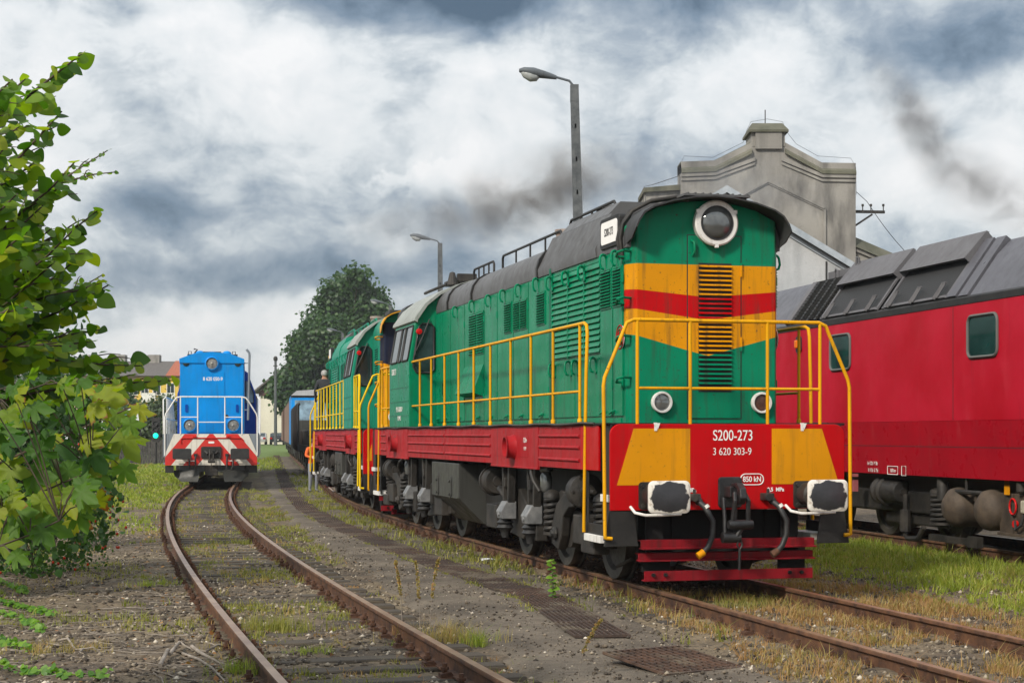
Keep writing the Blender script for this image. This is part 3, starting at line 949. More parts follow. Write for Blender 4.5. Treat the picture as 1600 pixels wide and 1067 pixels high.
        for a, b in ((1.80, 2.85), (2.88, 3.92)):
            m = MB(); m.span((x, a, 1.93), (x + sx * .016, b, 2.64)); c_hook(m, (x + sx * .01, b - .12, 2.58), axis=sx); c_hook(m, (x + sx * .01, a + .15, 2.58), axis=sx)
            m.build('lower_door', g, hood, bevel=.005)
        m = MB(); m.span((x, 3.965, 1.85), (x + sx * .03, 4.045, 3.9)); m.build('hood_pillar', 'green_dark', hood, bevel=.004)
        if P['badge']:
            m = MB(); m.lathe([(.15, 0), (.15, .004), (0, .004)], (x + sx * .017, 1.0, 2.83), (sx, 0, 0), 28); bd = m.build('round_emblem', 'white_clean', hood)
            m = MB()
            for rr_ in (.135, .09):
                m.tube([(x + sx * .022, 1.0 + rr_ * math.cos(R(k)), 2.83 + rr_ * math.sin(R(k))) for k in range(0, 361, 15)], .010, 5)
            m.tube([(x + sx * .022, 1.0 - sx * .04, 2.77), (x + sx * .022, 1.0 - sx * .04, 2.89), (x + sx * .022, 1.0 + sx * .02, 2.885), (x + sx * .022, 1.0 + sx * .03, 2.85), (x + sx * .022, 1.0 - sx * .03, 2.83), (x + sx * .022, 1.0 + sx * .04, 2.775)], .011, 5)
            m.build('emblem_mark', 'emblem_red', bd)
        louvre('louvre', shood, x, LEN - 1.9, LEN - 1.3, 2.9, 3.6, 14, g, sx)
        # side railings
        side_rail(root, sx * 1.36, [1.21, 2.36, 3.42, 4.49, 5.67, 6.73, 7.78, 8.83, 9.91, 10.9, 11.72], .91, 11.72, down_at=.91, mat=P['rail'])
        side_rail(root, sx * 1.36, [13.72, 14.2, 14.75], 13.72, LEN - .91, down_at=LEN - .91, mat=P['rail'])
        # cable run on the deck edge
        m = MB(); m.tube([(sx * 1.405, .5 + k * .5, 1.835 + .008 * math.sin(k * 1.7)) for k in range(30)], .018, 6); m.build('edge_pipe', 'bogie', root, smooth=60)
    # roof
    def roof_seg(name, prof, a, b, mat):
        m = MB(); m.loft([[(x, a, z) for x, z in prof], [(x, b, z) for x, z in prof]]); return m.build(name, mat, root, smooth=40)
    rs = roof_seg('hood_roof', ROOF, .78, 1.95, rf)
    roof_seg('hood_roof', ROOF_A, 1.95, 4.62, rf)
    roof_seg('hood_roof', ROOF, 4.72, 8.70, rf)
    roof_seg('hood_roof', ROOF, 8.80, 11.62, rf)
    roof_seg('hood_roof', ROOF, 13.4, LEN - .78, rf)
    big = lambda k: [(x * (1 + k / .93), z + k * .6 if z > 3.9 else z) for x, z in ROOF]
    for y in (4.67, 8.75, 10.6, .95):
        roof_seg('roof_band', big(.025), y - .035, y + .035, P['band'])
    for sx in (-1, 1):
        m = MB()
        m.prism(rrect(1.37, 4.075, .74, .36, .05), 'x', sx * .86, sx * .955)
        nb = m.build('number_box', 'black', rs, bevel=.01)
        m = MB(); m.prism(rrect(1.37, 4.075, .62, .26, .05), 'x', sx * .95, sx * .962); m.build('number_plate', 'white_clean', nb)
        if P['number']:
            text(P['number'], .13, 'black', nb, (sx * .964, 1.37, 4.075), (R(90), 0, R(90) * sx), .7)
        # roof handrails
        for a, b, z in ((2.5, 4.5, 4.44), (4.95, 8.35, 4.36), (8.95, 10.4, 4.34)):
            m = MB(); h = .17; X = sx * .52
            m.tube([(X, a, z - .02), (X, a, z + h - .04), (X, a + .05, z + h), (X, b - .05, z + h), (X, b, z + h - .04), (X, b, z - .02)], .02, 7)
            for k in range(1, 4):
                m.tube([(X, a + (b - a) * k / 4, z - .02), (X, a + (b - a) * k / 4, z + h)], .015, 6)
            m.build('roof_handrail', P['rrail'], root, smooth=60)
    m = MB()
    for k, off in enumerate((0, .09)):
        m.tube([(-.93, .93 + off, 3.72), (-.965, .93 + off, 3.95), (-.93, .93 + off, 4.12), (-.82, .92 + off, 4.27), (-.6, .9 + off, 4.39), (-.2, .9 + off * 1.5, 4.46), (-.05, 1.2 + off, 4.48)], .024, 8)
    m.build('roof_conduit', 'bogie', root, smooth=60)
    m = MB()
    m.span((-.3, .62, 4.425), (.5, 1.5, 4.45))
    for k in range(9):
        m.box((-.25 + .09 * k, 1.06, 4.455), (.02, .88, .015))
    for a, b in ((-.25, .7), (.45, .7), (-.25, 1.4), (.45, 1.4)):
        m.box((a, b, 4.40), (.05, .05, .08))
    m.build('roof_walkway', 'roof', root)
    m = MB(); m.prism([(-.7, 4.40), (-.55, 4.56), (.55, 4.56), (.7, 4.40)], 'y', 2.2, 4.4); m.lathe([(.5, 0), (.5, .1), (.45, .12)], (0, 3.3, 4.53), (0, 0, 1), 24)
    m.build('fan_housing', 'roof', root)
    m = MB(); m.lathe([(.17, 0), (.17, .36), (.19, .38), (.19, .44), (.15, .44), (.15, .3), (0, .3)], (.15, 7.0, 4.36), (0, 0, 1), 20); m.box((.15, 5.9, 4.42), (.3, .4, .12))
    m.build('exhaust_stack', 'rust_pale', root, smooth=40)
    # ---- cab
    m = MB()
    cz = [(-1.42, 1.842), (-1.42, 3.0), (-1.29, 3.74), (-1.13, 3.98), (-.9, 4.17), (-.6, 4.32), (-.3, 4.41), (0, 4.44)]
    prof = cz + [(-x, z) for x, z in cz[-2::-1]]
    m.prism(prof, 'y', 11.6, 13.6)
    cab = m.build('cab', g, root, bevel=.015)
    m = MB()
    rp = [(-1.34, 3.71), (-1.33, 3.76), (-1.15, 4.01), (-.91, 4.20), (-.6, 4.35), (-.3, 4.44), (0, 4.47)]
    rp = rp + [(-x, z) for x, z in rp[-2::-1]]
    inn = [(x * .96, z - .03) for x, z in rp]
    m.loft([[(x, 11.50, z) for x, z in rp] + [(x, 11.50, z) for x, z in inn[::-1]], [(x, 13.70, z) for x, z in rp] + [(x, 13.70, z) for x, z in inn[::-1]]])
    cr = m.build('cab_roof', P['cabroof'], cab, smooth=35)
    m = MB(); m.span((-.5, 12.0, 4.44), (.5, 13.0, 4.53)); m.lathe([(.1, 0), (.09, .05), (.05, .22), (0, .24)], (-.62, 11.7, 4.36), (0, 0, 1), 12)
    m.tube([(-.7, 11.8, 4.38), (-.85, 12.6, 4.32), (-.8, 13.3, 4.34)], .03, 6); m.box((-.35, 11.75, 4.5), (.35, .12, .14))
    m.build('roof_horn', 'bogie', cr, bevel=.01)
    for yf, dd in ((11.6, 1), (13.6, -1)):
        for sx in (-1, 1):
            wp = [(sx * a, b) for a, b in ((-1.285, 2.80), (-1.345, 2.90), (-1.335, 3.05), (-1.245, 3.60), (-1.18, 3.66), (-1.03, 3.66), (-.975, 3.60), (-.975, 2.86), (-1.03, 2.80))]
            m = MB(); m.prism(wp, 'y', yf - dd * .006, yf); w = m.build('cab_window', 'glass', cab)
            m = MB(); m.tube([(a, yf - dd * .008, b) for a, b in wp + wp[:1]], .02, 6, cap=False); m.build('window_seal', 'rubber', w, smooth=60)
            m = MB(); m.tube([(sx * -1.06, yf - dd * .03, 3.74), (sx * -1.2, yf - dd * .05, 3.4), (sx * -1.3, yf - dd * .03, 3.18)], .013, 6); m.tube([(sx * -1.29, yf - dd * .03, 3.36), (sx * -1.32, yf - dd * .03, 3.1)], .016, 6); m.build('wiper', 'rubber', w)
            m = MB(); m.lathe([(.05, -.02), (.055, .03), (.05, .06), (0, .07)], (sx * -1.25, yf - dd * .02, 3.52), (0, -dd, 0), 12); m.build('marker_lamp', 'red_lens', cab, smooth=40)
    for sx in (-1, 1):
        # windows on the leaning upper side wall
        dirn = Vector((sx * (1.29 - 1.42), 0, .74)).normalized()
        nrm = Vector((sx * .74, 0, .13)).normalized()
        for a, b in ((11.70, 12.32), (12.40, 12.70), (12.76, 13.46)):
            o0 = Vector((sx * 1.42, 0, 3.0))
            P3 = lambda y, t, h: o0 + dirn * t + nrm * h + Vector((0, y, 0))
            q = rrect((a + b) / 2, .33, b - a, .62, .05, 3)
            m = MB(); m.loft([[P3(y, t, .0) for y, t in q], [P3(y, t, .008) for y, t in q]]); w = m.build('cab_side_window', 'glass', cab)
            m = MB(); m.tube([P3(y, t, .01) for y, t in q + q[:2]], .018, 6, cap=False); m.build('window_seal', 'rubber', w, smooth=60)
        m = MB()
        for z in (2.05, 2.3, 2.55):
            m.span((sx * 1.42, 11.65, z), (sx * 1.43, 13.55, z + .014))
        m.build('cab_side_rib', g, cab)
        if P['number']:
            text(P['number'], .16, 'white', cab, (sx * 1.424, 13.1, 2.85), (R(90), 0, R(90) * sx), .75, 'number_lettering')
            text('92 51 3620303-9', .13, 'white', cab, (sx * 1.424, 12.55, 2.16), (R(90), 0, R(90) * sx), .7)
            text('PL-MWC', .12, 'white', cab, (sx * 1.424, 12.55, 2.0), (R(90), 0, R(90) * sx), .7)
            text('1,8m', .09, 'white', root, (sx * 1.394, 4.75, 1.6), (R(90), 0, R(90) * sx), .9)
            text('12,0m', .09, 'white', root, (sx * 1.394, 3.6, 1.64), (R(90), 0, R(90) * sx), .8)
            text('H  H', .07, 'white', root, (sx * 1.394, 3.6, 1.53), (R(90), 0, R(90) * sx), .8)
    return root


M['rust_pale'] = rough_mat('weathered exhaust metal', (.20, .14, .11), (.34, .30, .27), 7, .7, .2)
M['emblem_red'] = paint('emblem red', (.35, .01, .012), .5, .1)
M['red_grid'] = rough_mat('brown lamp lens', (.05, .02, .015), (.12, .05, .03), 20, .3, .3, 80)


def place(o, track, dist, y_ref, flip=False, L=LEN):
    """put a vehicle with its two ends on the track"""
    Q, T = track.resample(.05)
    i0 = int(np.argmin(abs(Q[:, 1] - y_ref))) + int(dist / .05)
    a, b = Q[i0], Q[min(len(Q) - 1, i0 + int(L / .05))]
    dv = (b - a) / np.hypot(*(b - a))
    o.rotation_euler[2] = math.atan2(-dv[0], dv[1]) + (PI if flip else 0)
    if flip:
        o.location = (a[0] + dv[0] * L, a[1] + dv[1] * L, 0)
    else:
        o.location = (a[0], a[1], 0)


# a shunter in green, yellow and red; and its sister behind, coupled the other way round
PA = dict(rail='rail_yellow', green='green', roof='roof', band='black', rrail='black', cabroof='roof_light', visor='visor', hold='green', stripe='stripe_front', stripe_far='stripe_front',
          number='S200-273', serial='3 620 303-9', badge=True)
l1 = make_loco('diesel_locomotive', 'green locomotive with yellow and red chevron nose nearest the camera, marked S200-273', PA)
place(l1, T2, 0, 18.33)
PB = dict(rail='rail_lemon', green='green_b', roof='green_b', band='green_b', rrail='green_b', cabroof='roof_light', visor='visor_yellow', hold='rail_yellow', stripe='stripe_rear', stripe_far='stripe_rear',
          number='', serial='', badge=False)
M['rail_lemon'] = paint('lemon yellow handrail paint', (.74, .50, .006), .45, .4, (.12, .08, .02))
M['green_b'] = paint('bluish green paint', (.010, .23, .145), .42, .35)
M['visor_yellow'] = paint('yellow visor paint', (.62, .30, .01), .45, .3)
l2 = make_loco('diesel_locomotive', 'second green locomotive with yellow nose, coupled behind the one with chevrons', PB)
place(l2, T2, 17.15, 18.33, flip=True)

# ------------------------------------------------------------------ ground, path, rails, sleepers
def ground_mat():
    m, n, b = new_mat('trackside dirt and gravel')
    oc = coords(n)
    big = n.noise(oc, .35, 5, .6)
    mid = n.noise(oc, 2.2, 6, .65)
    fine = n.noise(oc, 22, 5, .7)
    c = n.mix(n.map(mid, .35, .68), (.038, .027, .018), (.165, .120, .075))
    c = n.mix(n.map(n.math('ADD', big, n.math('MULTIPLY', fine, .35)), .62, .82), c, (.19, .145, .085))
    c = n.mix(n.map(n.noise(oc, 3.1, 5, .6), .6, .72, 0, .65), c, (.024, .019, .015))
    c = n.mix(n.map(n.noise(oc, 9, 6, .7), .50, .62, 0, .7), c, (.020, .015, .011))
    c = n.mix(n.map(n.noise(oc, 13, 6, .7), .56, .66, 0, .6), c, (.27, .20, .125))
    v = n.n('ShaderNodeTexVoronoi', Scale=30.0); n.set(v, 'Vector', oc)
    c = n.mix(n.map(v.outputs['Distance'], .02, .30, .55, 0), c, n.mix(v.outputs['Color'], (.33, .28, .21), (.12, .10, .085)))
    y = n.n('ShaderNodeSeparateXYZ', Vector=oc).outputs[1]
    c = n.mix(n.map(n.math('ADD', y, n.math('MULTIPLY', big, 60.0)), 95, 135), c, n.mix(mid, (.06, .10, .025), (.16, .17, .06)))
    n.set(b, 'Base Color', c)
    b.inputs['Roughness'].default_value = .95
    bump(n, b, n.math('ADD', n.math('MULTIPLY', fine, .6), n.math('MULTIPLY', v.outputs['Distance'], .5)), .7, .03)
    return m


def path_mat():
    m, n, b = new_mat('worn concrete and packed grit')
    oc = coords(n)
    mid = n.noise(oc, 1.1, 6, .65)
    fine = n.noise(oc, 30, 5, .7)
    c = n.mix(n.map(mid, .36, .66), (.080, .063, .045), (.185, .150, .110))
    c = n.mix(n.map(fine, .52, .70, 0, .7), c, (.045, .035, .026))
    c = n.mix(n.map(n.noise(oc, 8, 6, .7), .52, .66, 0, .6), c, (.055, .043, .032))
    v = n.n('ShaderNodeTexVoronoi', Scale=55.0); n.set(v, 'Vector', oc)
    c = n.mix(n.map(v.outputs['Distance'], .02, .25, .5, 0), c, n.mix(v.outputs['Color'], (.42, .38, .31), (.10, .085, .07)))
    c = n.mix(n.map(n.noise(oc, 2.8, 5, .6), .62, .74, 0, .6), c, (.10, .11, .045))
    n.set(b, 'Base Color', c)
    b.inputs['Roughness'].default_value = .93
    bump(n, b, n.math('ADD', n.math('MULTIPLY', fine, .5), n.math('MULTIPLY', v.outputs['Distance'], .5)), .8, .03)
    return m


M['ground'] = ground_mat()
M['path'] = path_mat()
M['sleeper'] = rough_mat('weathered timber', (.028, .022, .017), (.115, .092, .066), 3, .9, .6, 12, stretch=(.5, 9, 9))
M['sleeper_dark'] = rough_mat('tarred timber', (.018, .015, .012), (.07, .056, .042), 3, .9, .6, 12, stretch=(.5, 9, 9))


def rail_mat():
    m, n, b = new_mat('rail steel')
    oc = coords(n)
    g = n.n('ShaderNodeNewGeometry')
    up = n.n('ShaderNodeSeparateXYZ', Vector=g.outputs['True Normal']).outputs[2]
    z = n.n('ShaderNodeSeparateXYZ', Vector=oc).outputs[2]
    head = n.math('MULTIPLY', n.map(up, .5, .8), n.map(z, -.02, -.008))
    ru = n.mix(n.map(n.noise(oc, 6, 6, .65), .35, .7), (.035, .015, .009), (.15, .066, .028))
    hd = n.mix(n.map(n.noise(oc, 3, 4), .35, .7), (.25, .135, .068), (.40, .26, .155))
    n.set(b, 'Base Color', n.mix(head, ru, hd))
    n.set(b, 'Roughness', n.map(head, 0, 1, .8, .36))
    n.set(b, 'Metallic', n.map(head, 0, 1, 0, .55))
    bump(n, b, n.noise(oc, 40, 4), .25, .01)
    return m


M['rail'] = rail_mat()

_gn = np.random.default_rng(3).random((64, 64))


def vnoise(x, y, s):
    """smooth value noise, x and y arrays"""
    x, y = np.asarray(x) / s, np.asarray(y) / s
    xi, yi = np.floor(x).astype(int), np.floor(y).astype(int)
    fx, fy = x - xi, y - yi
    fx, fy = fx * fx * (3 - 2 * fx), fy * fy * (3 - 2 * fy)
    g = lambda a, b: _gn[a % 64, b % 64]
    return (g(xi, yi) * (1 - fx) + g(xi + 1, yi) * fx) * (1 - fy) + (g(xi, yi + 1) * (1 - fx) + g(xi + 1, yi + 1) * fx) * fy


def line_dist(track, x, y):
    """signed sideways distance to a track line at the same Y (right positive)"""
    P = track.arr() if isinstance(track, Track) else track
    tx = np.interp(y, P[:, 1], P[:, 0])
    k = np.interp(y, P[:-1, 1], np.diff(P[:, 0]) / np.diff(P[:, 1]))
    return (x - tx) / np.sqrt(1 + k * k)


PATH_L = np.array([[gp(*p, -.15).x, gp(*p, -.15).y] for p in ((1010, 1250), (862, 1067), (700, 975), (585, 905), (505, 855), (452, 812), (425, 780), (408, 750), (402, 730), (408, 715))])
PATH_R = np.array([[gp(*p, -.15).x, gp(*p, -.15).y] for p in ((1500, 1250), (1225, 1067), (1010, 962), (862, 905), (742, 868), (640, 832), (560, 795), (510, 765), (480, 740), (455, 715))])


def ground_z(x, y):
    x, y = np.asarray(x, float), np.asarray(y, float)
    z = -.185 + .035 * (vnoise(x, y, .5) - .5) + .05 * (vnoise(x + 9, y, 1.7) - .5) + .025 * (vnoise(x, y + 5, .17) - .5)
    d1s = line_dist(T1, x, y)
    d1 = np.abs(d1s)
    z += np.where(d1 < .74, .012, np.where((d1s < 0) & (d1s > -2.4), .045, np.where((d1s > 0) & (d1s < 2.0), -.012, 0)))
    d2 = np.abs(line_dist(T2, x, y))
    z += np.clip(2.0 - d2, 0, .5) / .5 * .04
    z += np.clip((-d1s - 2.6) * .05, 0, .22) * (y < 24)             # bank on the left
    inp = (x > np.interp(y, PATH_L[:, 1], PATH_L[:, 0]) - .15) & (x < np.interp(y, PATH_R[:, 1], PATH_R[:, 0]) + .15)
    z = np.where(inp, np.minimum(z, -.176), z)
    d3 = line_dist(T3, x, y)
    z += np.where((d3 > -4.2) & (d3 < -1.0) & (y > 12), .03, 0)
    return z


def grid_obj(name, x0, x1, y0, y1, step, mat, zf):
    xs = np.arange(x0, x1 + 1e-6, step); ys = np.arange(y0, y1 + 1e-6, step)
    X, Y = np.meshgrid(xs, ys)
    Z = zf(X, Y)
    nx, ny = len(xs), len(ys)
    v = np.stack([X, Y, Z], -1).reshape(-1, 3)
    i = (np.arange(ny - 1)[:, None] * nx + np.arange(nx - 1)[None]).reshape(-1)
    f = np.stack([i, i + 1, i + nx + 1, i + nx], 1)
    return v, f


def np_mesh(name, v, f, mat, parent=None, tint=None, rim=None, smooth=False):
    """fast mesh from arrays; f is (n, k)"""
    me = bpy.data.meshes.new(name)
    k = f.shape[1]
    me.vertices.add(len(v)); me.vertices.foreach_set('co', np.ascontiguousarray(v, np.float32).ravel())
    me.loops.add(f.size); me.loops.foreach_set('vertex_index', np.ascontiguousarray(f, np.int32).ravel())
    me.polygons.add(len(f)); me.polygons.foreach_set('loop_start', np.arange(0, f.size, k, dtype=np.int32))
    me.update(calc_edges=True)
    if smooth:
        me.polygons.foreach_set('use_smooth', [True] * len(f))
    if tint is not None:
        a = me.attributes.new('tint', 'FLOAT', 'FACE'); a.data.foreach_set('value', np.ascontiguousarray(tint, np.float32))
    if rim is not None:
        a = me.attributes.new('rim', 'FLOAT', 'POINT'); a.data.foreach_set('value', np.ascontiguousarray(rim, np.float32))
    me.materials.append(M[mat] if isinstance(mat, str) else mat)
    o = bpy.data.objects.new(name, me); col.objects.link(o)
    if parent is not None:
        o.parent = parent
    return o


# one ground sheet: fine near the camera, coarse out to the horizon
def axis_steps(lo, hi, flo, fhi, fine):
    a = [flo]
    s = fine
    while a[0] > lo:
        s *= 1.3; a.insert(0, max(lo, a[0] - s))
    a += list(np.arange(flo + fine, fhi, fine))
    s = fine
    while a[-1] < hi:
        s *= 1.3; a.append(min(hi, a[-1] + s))
    return np.array(a)


gx = axis_steps(-3000, 3000, -9, 9, .085); gy = axis_steps(-200, 4000, 10, 40, .085)
X, Y = np.meshgrid(gx, gy)
Z = ground_z(X, Y)
far = np.clip((np.hypot(X, Y) - 60) / 30, 0, 1)
Z = Z * (1 - far) + far * (-.2)
nx = len(gx)
gi = (np.arange(len(gy) - 1)[:, None] * nx + np.arange(nx - 1)[None]).reshape(-1)
g = np_mesh('ground', np.stack([X, Y, Z], -1).reshape(-1, 3), np.stack([gi, gi + 1, gi + nx + 1, gi + nx], 1), 'ground', smooth=True)
tag(g, kind='structure')

# the packed path between the tracks
ys = np.concatenate([np.arange(8, 45, .12), np.arange(45, 140, .6)])
vs, nr = [], 26
for y in ys:
    a = np.interp(y, PATH_L[:, 1], PATH_L[:, 0]); b = np.interp(y, PATH_R[:, 1], PATH_R[:, 0])
    a += .18 * (vnoise(a * 0, y, .6) - .5) + .1 * (vnoise(a * 0 + 3, y, .2) - .5); b += .3 * (vnoise(a * 0 + 7, y, .7) - .5)
    t = np.linspace(0, 1, nr)
    xx = a + (b - a) * t
    zz = -.150 + .016 * (vnoise(xx, xx * 0 + y, .9) - .5) + .006 * (vnoise(xx, xx * 0 + y, .2) - .5) - .06 * np.clip(np.abs(t - .5) * 2 - .86, 0, 1) / .14
    vs += [(p, y, q) for p, q in zip(xx, zz)]
gi = (np.arange(len(ys) - 1)[:, None] * nr + np.arange(nr - 1)[None]).reshape(-1)
pth = np_mesh('path', np.array(vs), np.stack([gi, gi + 1, gi + nr + 1, gi + nr], 1), 'path', smooth=True)
tag(pth, kind='structure')

# rails
RP = [(-.036, 0), (.036, 0), (.036, -.034), (.026, -.042), (.009, -.05), (.009, -.135), (.07, -.15), (.07, -.162), (-.07, -.162), (-.07, -.15), (-.009, -.135), (-.009, -.05), (-.026, -.042), (-.036, -.034)]
RP = [(-.033, .0), (.033, 0), (.037, -.006)] + RP[2:] + [(-.037, -.006)]


def rail(track, off, y0, y1, label, group):
    Q, T = track.resample(.5, y0, y1)
    m = MB()
    rings = []
    for (x, y), (tx, ty) in zip(Q, T):
        nx_, ny_ = ty, -tx
        rings.append([(x + nx_ * (off + p), y + ny_ * (off + p), q) for p, q in RP])
    m.loft(rings)
    return tag(m.build('rail', 'rail', smooth=40), label, 'rail', group)


rail(T1, -.755, 8.5, 80, 'brown rail on the left side of the track leading to the blue locomotive', 'rails')
rail(T1, .755, 8.5, 80, 'brown rail on the right side of the track leading to the blue locomotive', 'rails')
rail(T2, -.755, 8.5, 170, 'brown rail beside the path under the left wheels of the green locomotives', 'rails')
rail(T2, .755, 8.5, 170, 'brown rail beside the grass under the right wheels of the green locomotives', 'rails')
rail(T3, -.755, 14, 48, 'rail in deep grass under the near wheels of the red locomotive', 'rails')
rail(T3, .755, 14, 48, 'rail under the far wheels of the red locomotive', 'rails')


def make_sleeper(mat, name='railway_sleeper'):
    m = MB(); m.box((0, 0, -.235), (2.55, .25, .145))
    o = m.build(name, mat, bevel=.015)
    for sx in (-1, 1):
        p = MB()
        p.box((sx * .755, 0, -.1645), (.34, .17, .012))
        for e in (-1, 1):
            p.prism([(sx * .755 + e * .155, -.158), (sx * .755 + e * .155, -.13), (sx * .755 + e * .075, -.115), (sx * .755 + e * .05, -.145), (sx * .755 + e * .075, -.158)], 'y', -.05, .05)
            p.lathe([(.022, 0), (.022, .045), (.034, .045), (.034, .07), (.02, .07), (.02, .1), (0, .1)], (sx * .755 + e * .115, 0, -.15), (0, 0, 1), 6)
        p.build('rail_chair', 'rust', o)
    return o


def lay_sleepers(track, step, y0, y1, proto, label, group, wob=.02):
    Q, T = track.resample(step, y0, y1)
    out = []
    for k, ((x, y), (tx, ty)) in enumerate(zip(Q, T)):
        o = proto if k == 0 else copy_tree(proto)
        j = random.uniform(-wob, wob)
        o.location = (x + ty * j, y - tx * j, random.uniform(-.006, .004))
        o.rotation_euler[2] = math.atan2(ty, tx) - PI / 2 + random.uniform(-.015, .015)
        tag(o, label, 'sleeper', group)
        out.append(o)
    return out


S1 = lay_sleepers(T1, .62, 10.5, 66, make_sleeper('sleeper'), 'weathered wooden sleeper under the rails leading to the blue locomotive', 'sleepers of the left track')
S2 = lay_sleepers(T2, .62, 10.5, 66, make_sleeper('sleeper_dark'), 'dark wooden sleeper half buried under the rails of the green locomotives', 'sleepers of the green locomotives track')


# drain gratings sunk in the path
GR = np.array([[gp(*p, -.15).x, gp(*p, -.15).y] for p in ((925, 985), (845, 935), (760, 906), (680, 880), (610, 853), (530, 822), (478, 795), (452, 765), (438, 735), (432, 712), (431, 703))])
M['grating'] = rough_mat('rusty grating bars', (.03, .018, .013), (.13, .068, .042), 5, .75, .3, 40)
_n = NT(M['grating'].node_tree); _b = M['grating'].node_tree.nodes['Principled BSDF']
_src = _b.inputs['Base Color'].links[0].from_socket
_rv = _n.map(_n.n('ShaderNodeObjectInfo').outputs['Random'], 0, 1, 0, .75)
_d = _n.map(_n.noise(_n.n('ShaderNodeNewGeometry').outputs['Position'], 1.6, 5, .65), .50, .62)
_n.set(_b, 'Base Color', _n.mix(_d, _n.mix(_rv, _src, (.035, .025, .02)), (.13, .105, .075)))
M['pit'] = rough_mat('dark drain channel', (.012, .010, .008), (.035, .028, .022), 5, .9, .2)


def make_grating(w=.52, L=1.16):
    m = MB(); m.cur = 0
    for y in (-L / 2, L / 2 - .02):
        m.span((-w / 2, y, -.012), (w / 2, y + .02, .012))
    nb = 13 if w > .6 else 11
    for k in range(nb):
        x = -w / 2 + (w - .014) * k / (nb - 1)
        m.span((x, -L / 2 + .02, -.01), (x + .014, L / 2 - .02, .011))
    for k in range(1, 9):
        y = -L / 2 + L * k / 9
        m.span((-w / 2 + .014, y, -.004), (w / 2 - .014, y + .012, .006))
    m.cur = 1; m.span((-w / 2 + .005, -L / 2 + .005, -.016), (w / 2 - .005, L / 2 - .005, -.013))
    return m.build('drain_grating', ['grating', 'pit'])


gt = Track(0, 0, 0, 0, 1, pts=[tuple(p) for p in GR])
gproto = make_grating()
Q, T = gt.resample(1.18)
for k, ((x, y), (tx, ty)) in enumerate(zip(Q, T)):
    o = gproto if k == 0 else copy_tree(gproto)
    o.location = (x + random.uniform(-.02, .02), y, -.137 + random.uniform(0, .004))
    o.rotation_euler = (random.uniform(-.004, .004), random.uniform(-.006, .006), math.atan2(ty, tx) - PI / 2)
    tag(o, 'flat rusty steel grating panel in the drain strip along the path', 'grating', 'drain gratings along the path')
c4 = [gp(960, 1020, -.12), gp(1098, 1014, -.1), gp(1142, 1033, -.08), gp(1003, 1049, -.08)]
e1, e2 = (c4[1] - c4[0]), (c4[3] - c4[0])
o = make_grating(.85, .78)
o.location = gp(1052, 1031, -.11)
o.rotation_euler = (R(7), R(1), math.atan2((c4[2] - c4[3]).y, (c4[2] - c4[3]).x))
tag(o, 'tilted rusty grating panel at the near end of the drain strip', 'grating', 'drain gratings along the path')

# ------------------------------------------------------------------ blue locomotive on the left track
M['blue'] = paint('bright blue paint', (.0012, .235, .66), .42, .22)
M['blue_dark'] = paint('dark blue paint', (.004, .055, .32), .42, .25)
M['grey_plate'] = paint('grey steel plate', (.20, .23, .26), .5, .4)
M['red_bright'] = paint('bright red paint', (.55, .02, .015), .4, .25)


def chevron_mat():
    m, n, b = new_mat('red and white chevron paint')
    oc = coords(n)
    s = n.n('ShaderNodeSeparateXYZ', Vector=oc)
    t = n.math('SUBTRACT', n.math('ABSOLUTE', s.outputs[0]), n.math('MULTIPLY', n.math('SUBTRACT', 1.72, s.outputs[2]), .83))
    step = lambda e: n.math('MULTIPLY_ADD', n.math('SUBTRACT', t, e), 200.0, .5, clamp=True)
    w = n.math('SUBTRACT', 1.0, step(-.415))
    w = n.math('ADD', w, n.math('SUBTRACT', step(.064), step(.46)))
    w = n.math('ADD', w, step(.885), clamp=True)
    c = n.mix(w, (.56, .022, .016), (.66, .63, .56))
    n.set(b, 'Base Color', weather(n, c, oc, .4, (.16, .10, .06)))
    b.inputs['Roughness'].default_value = .45
    return m


M['chevron'] = chevron_mat()


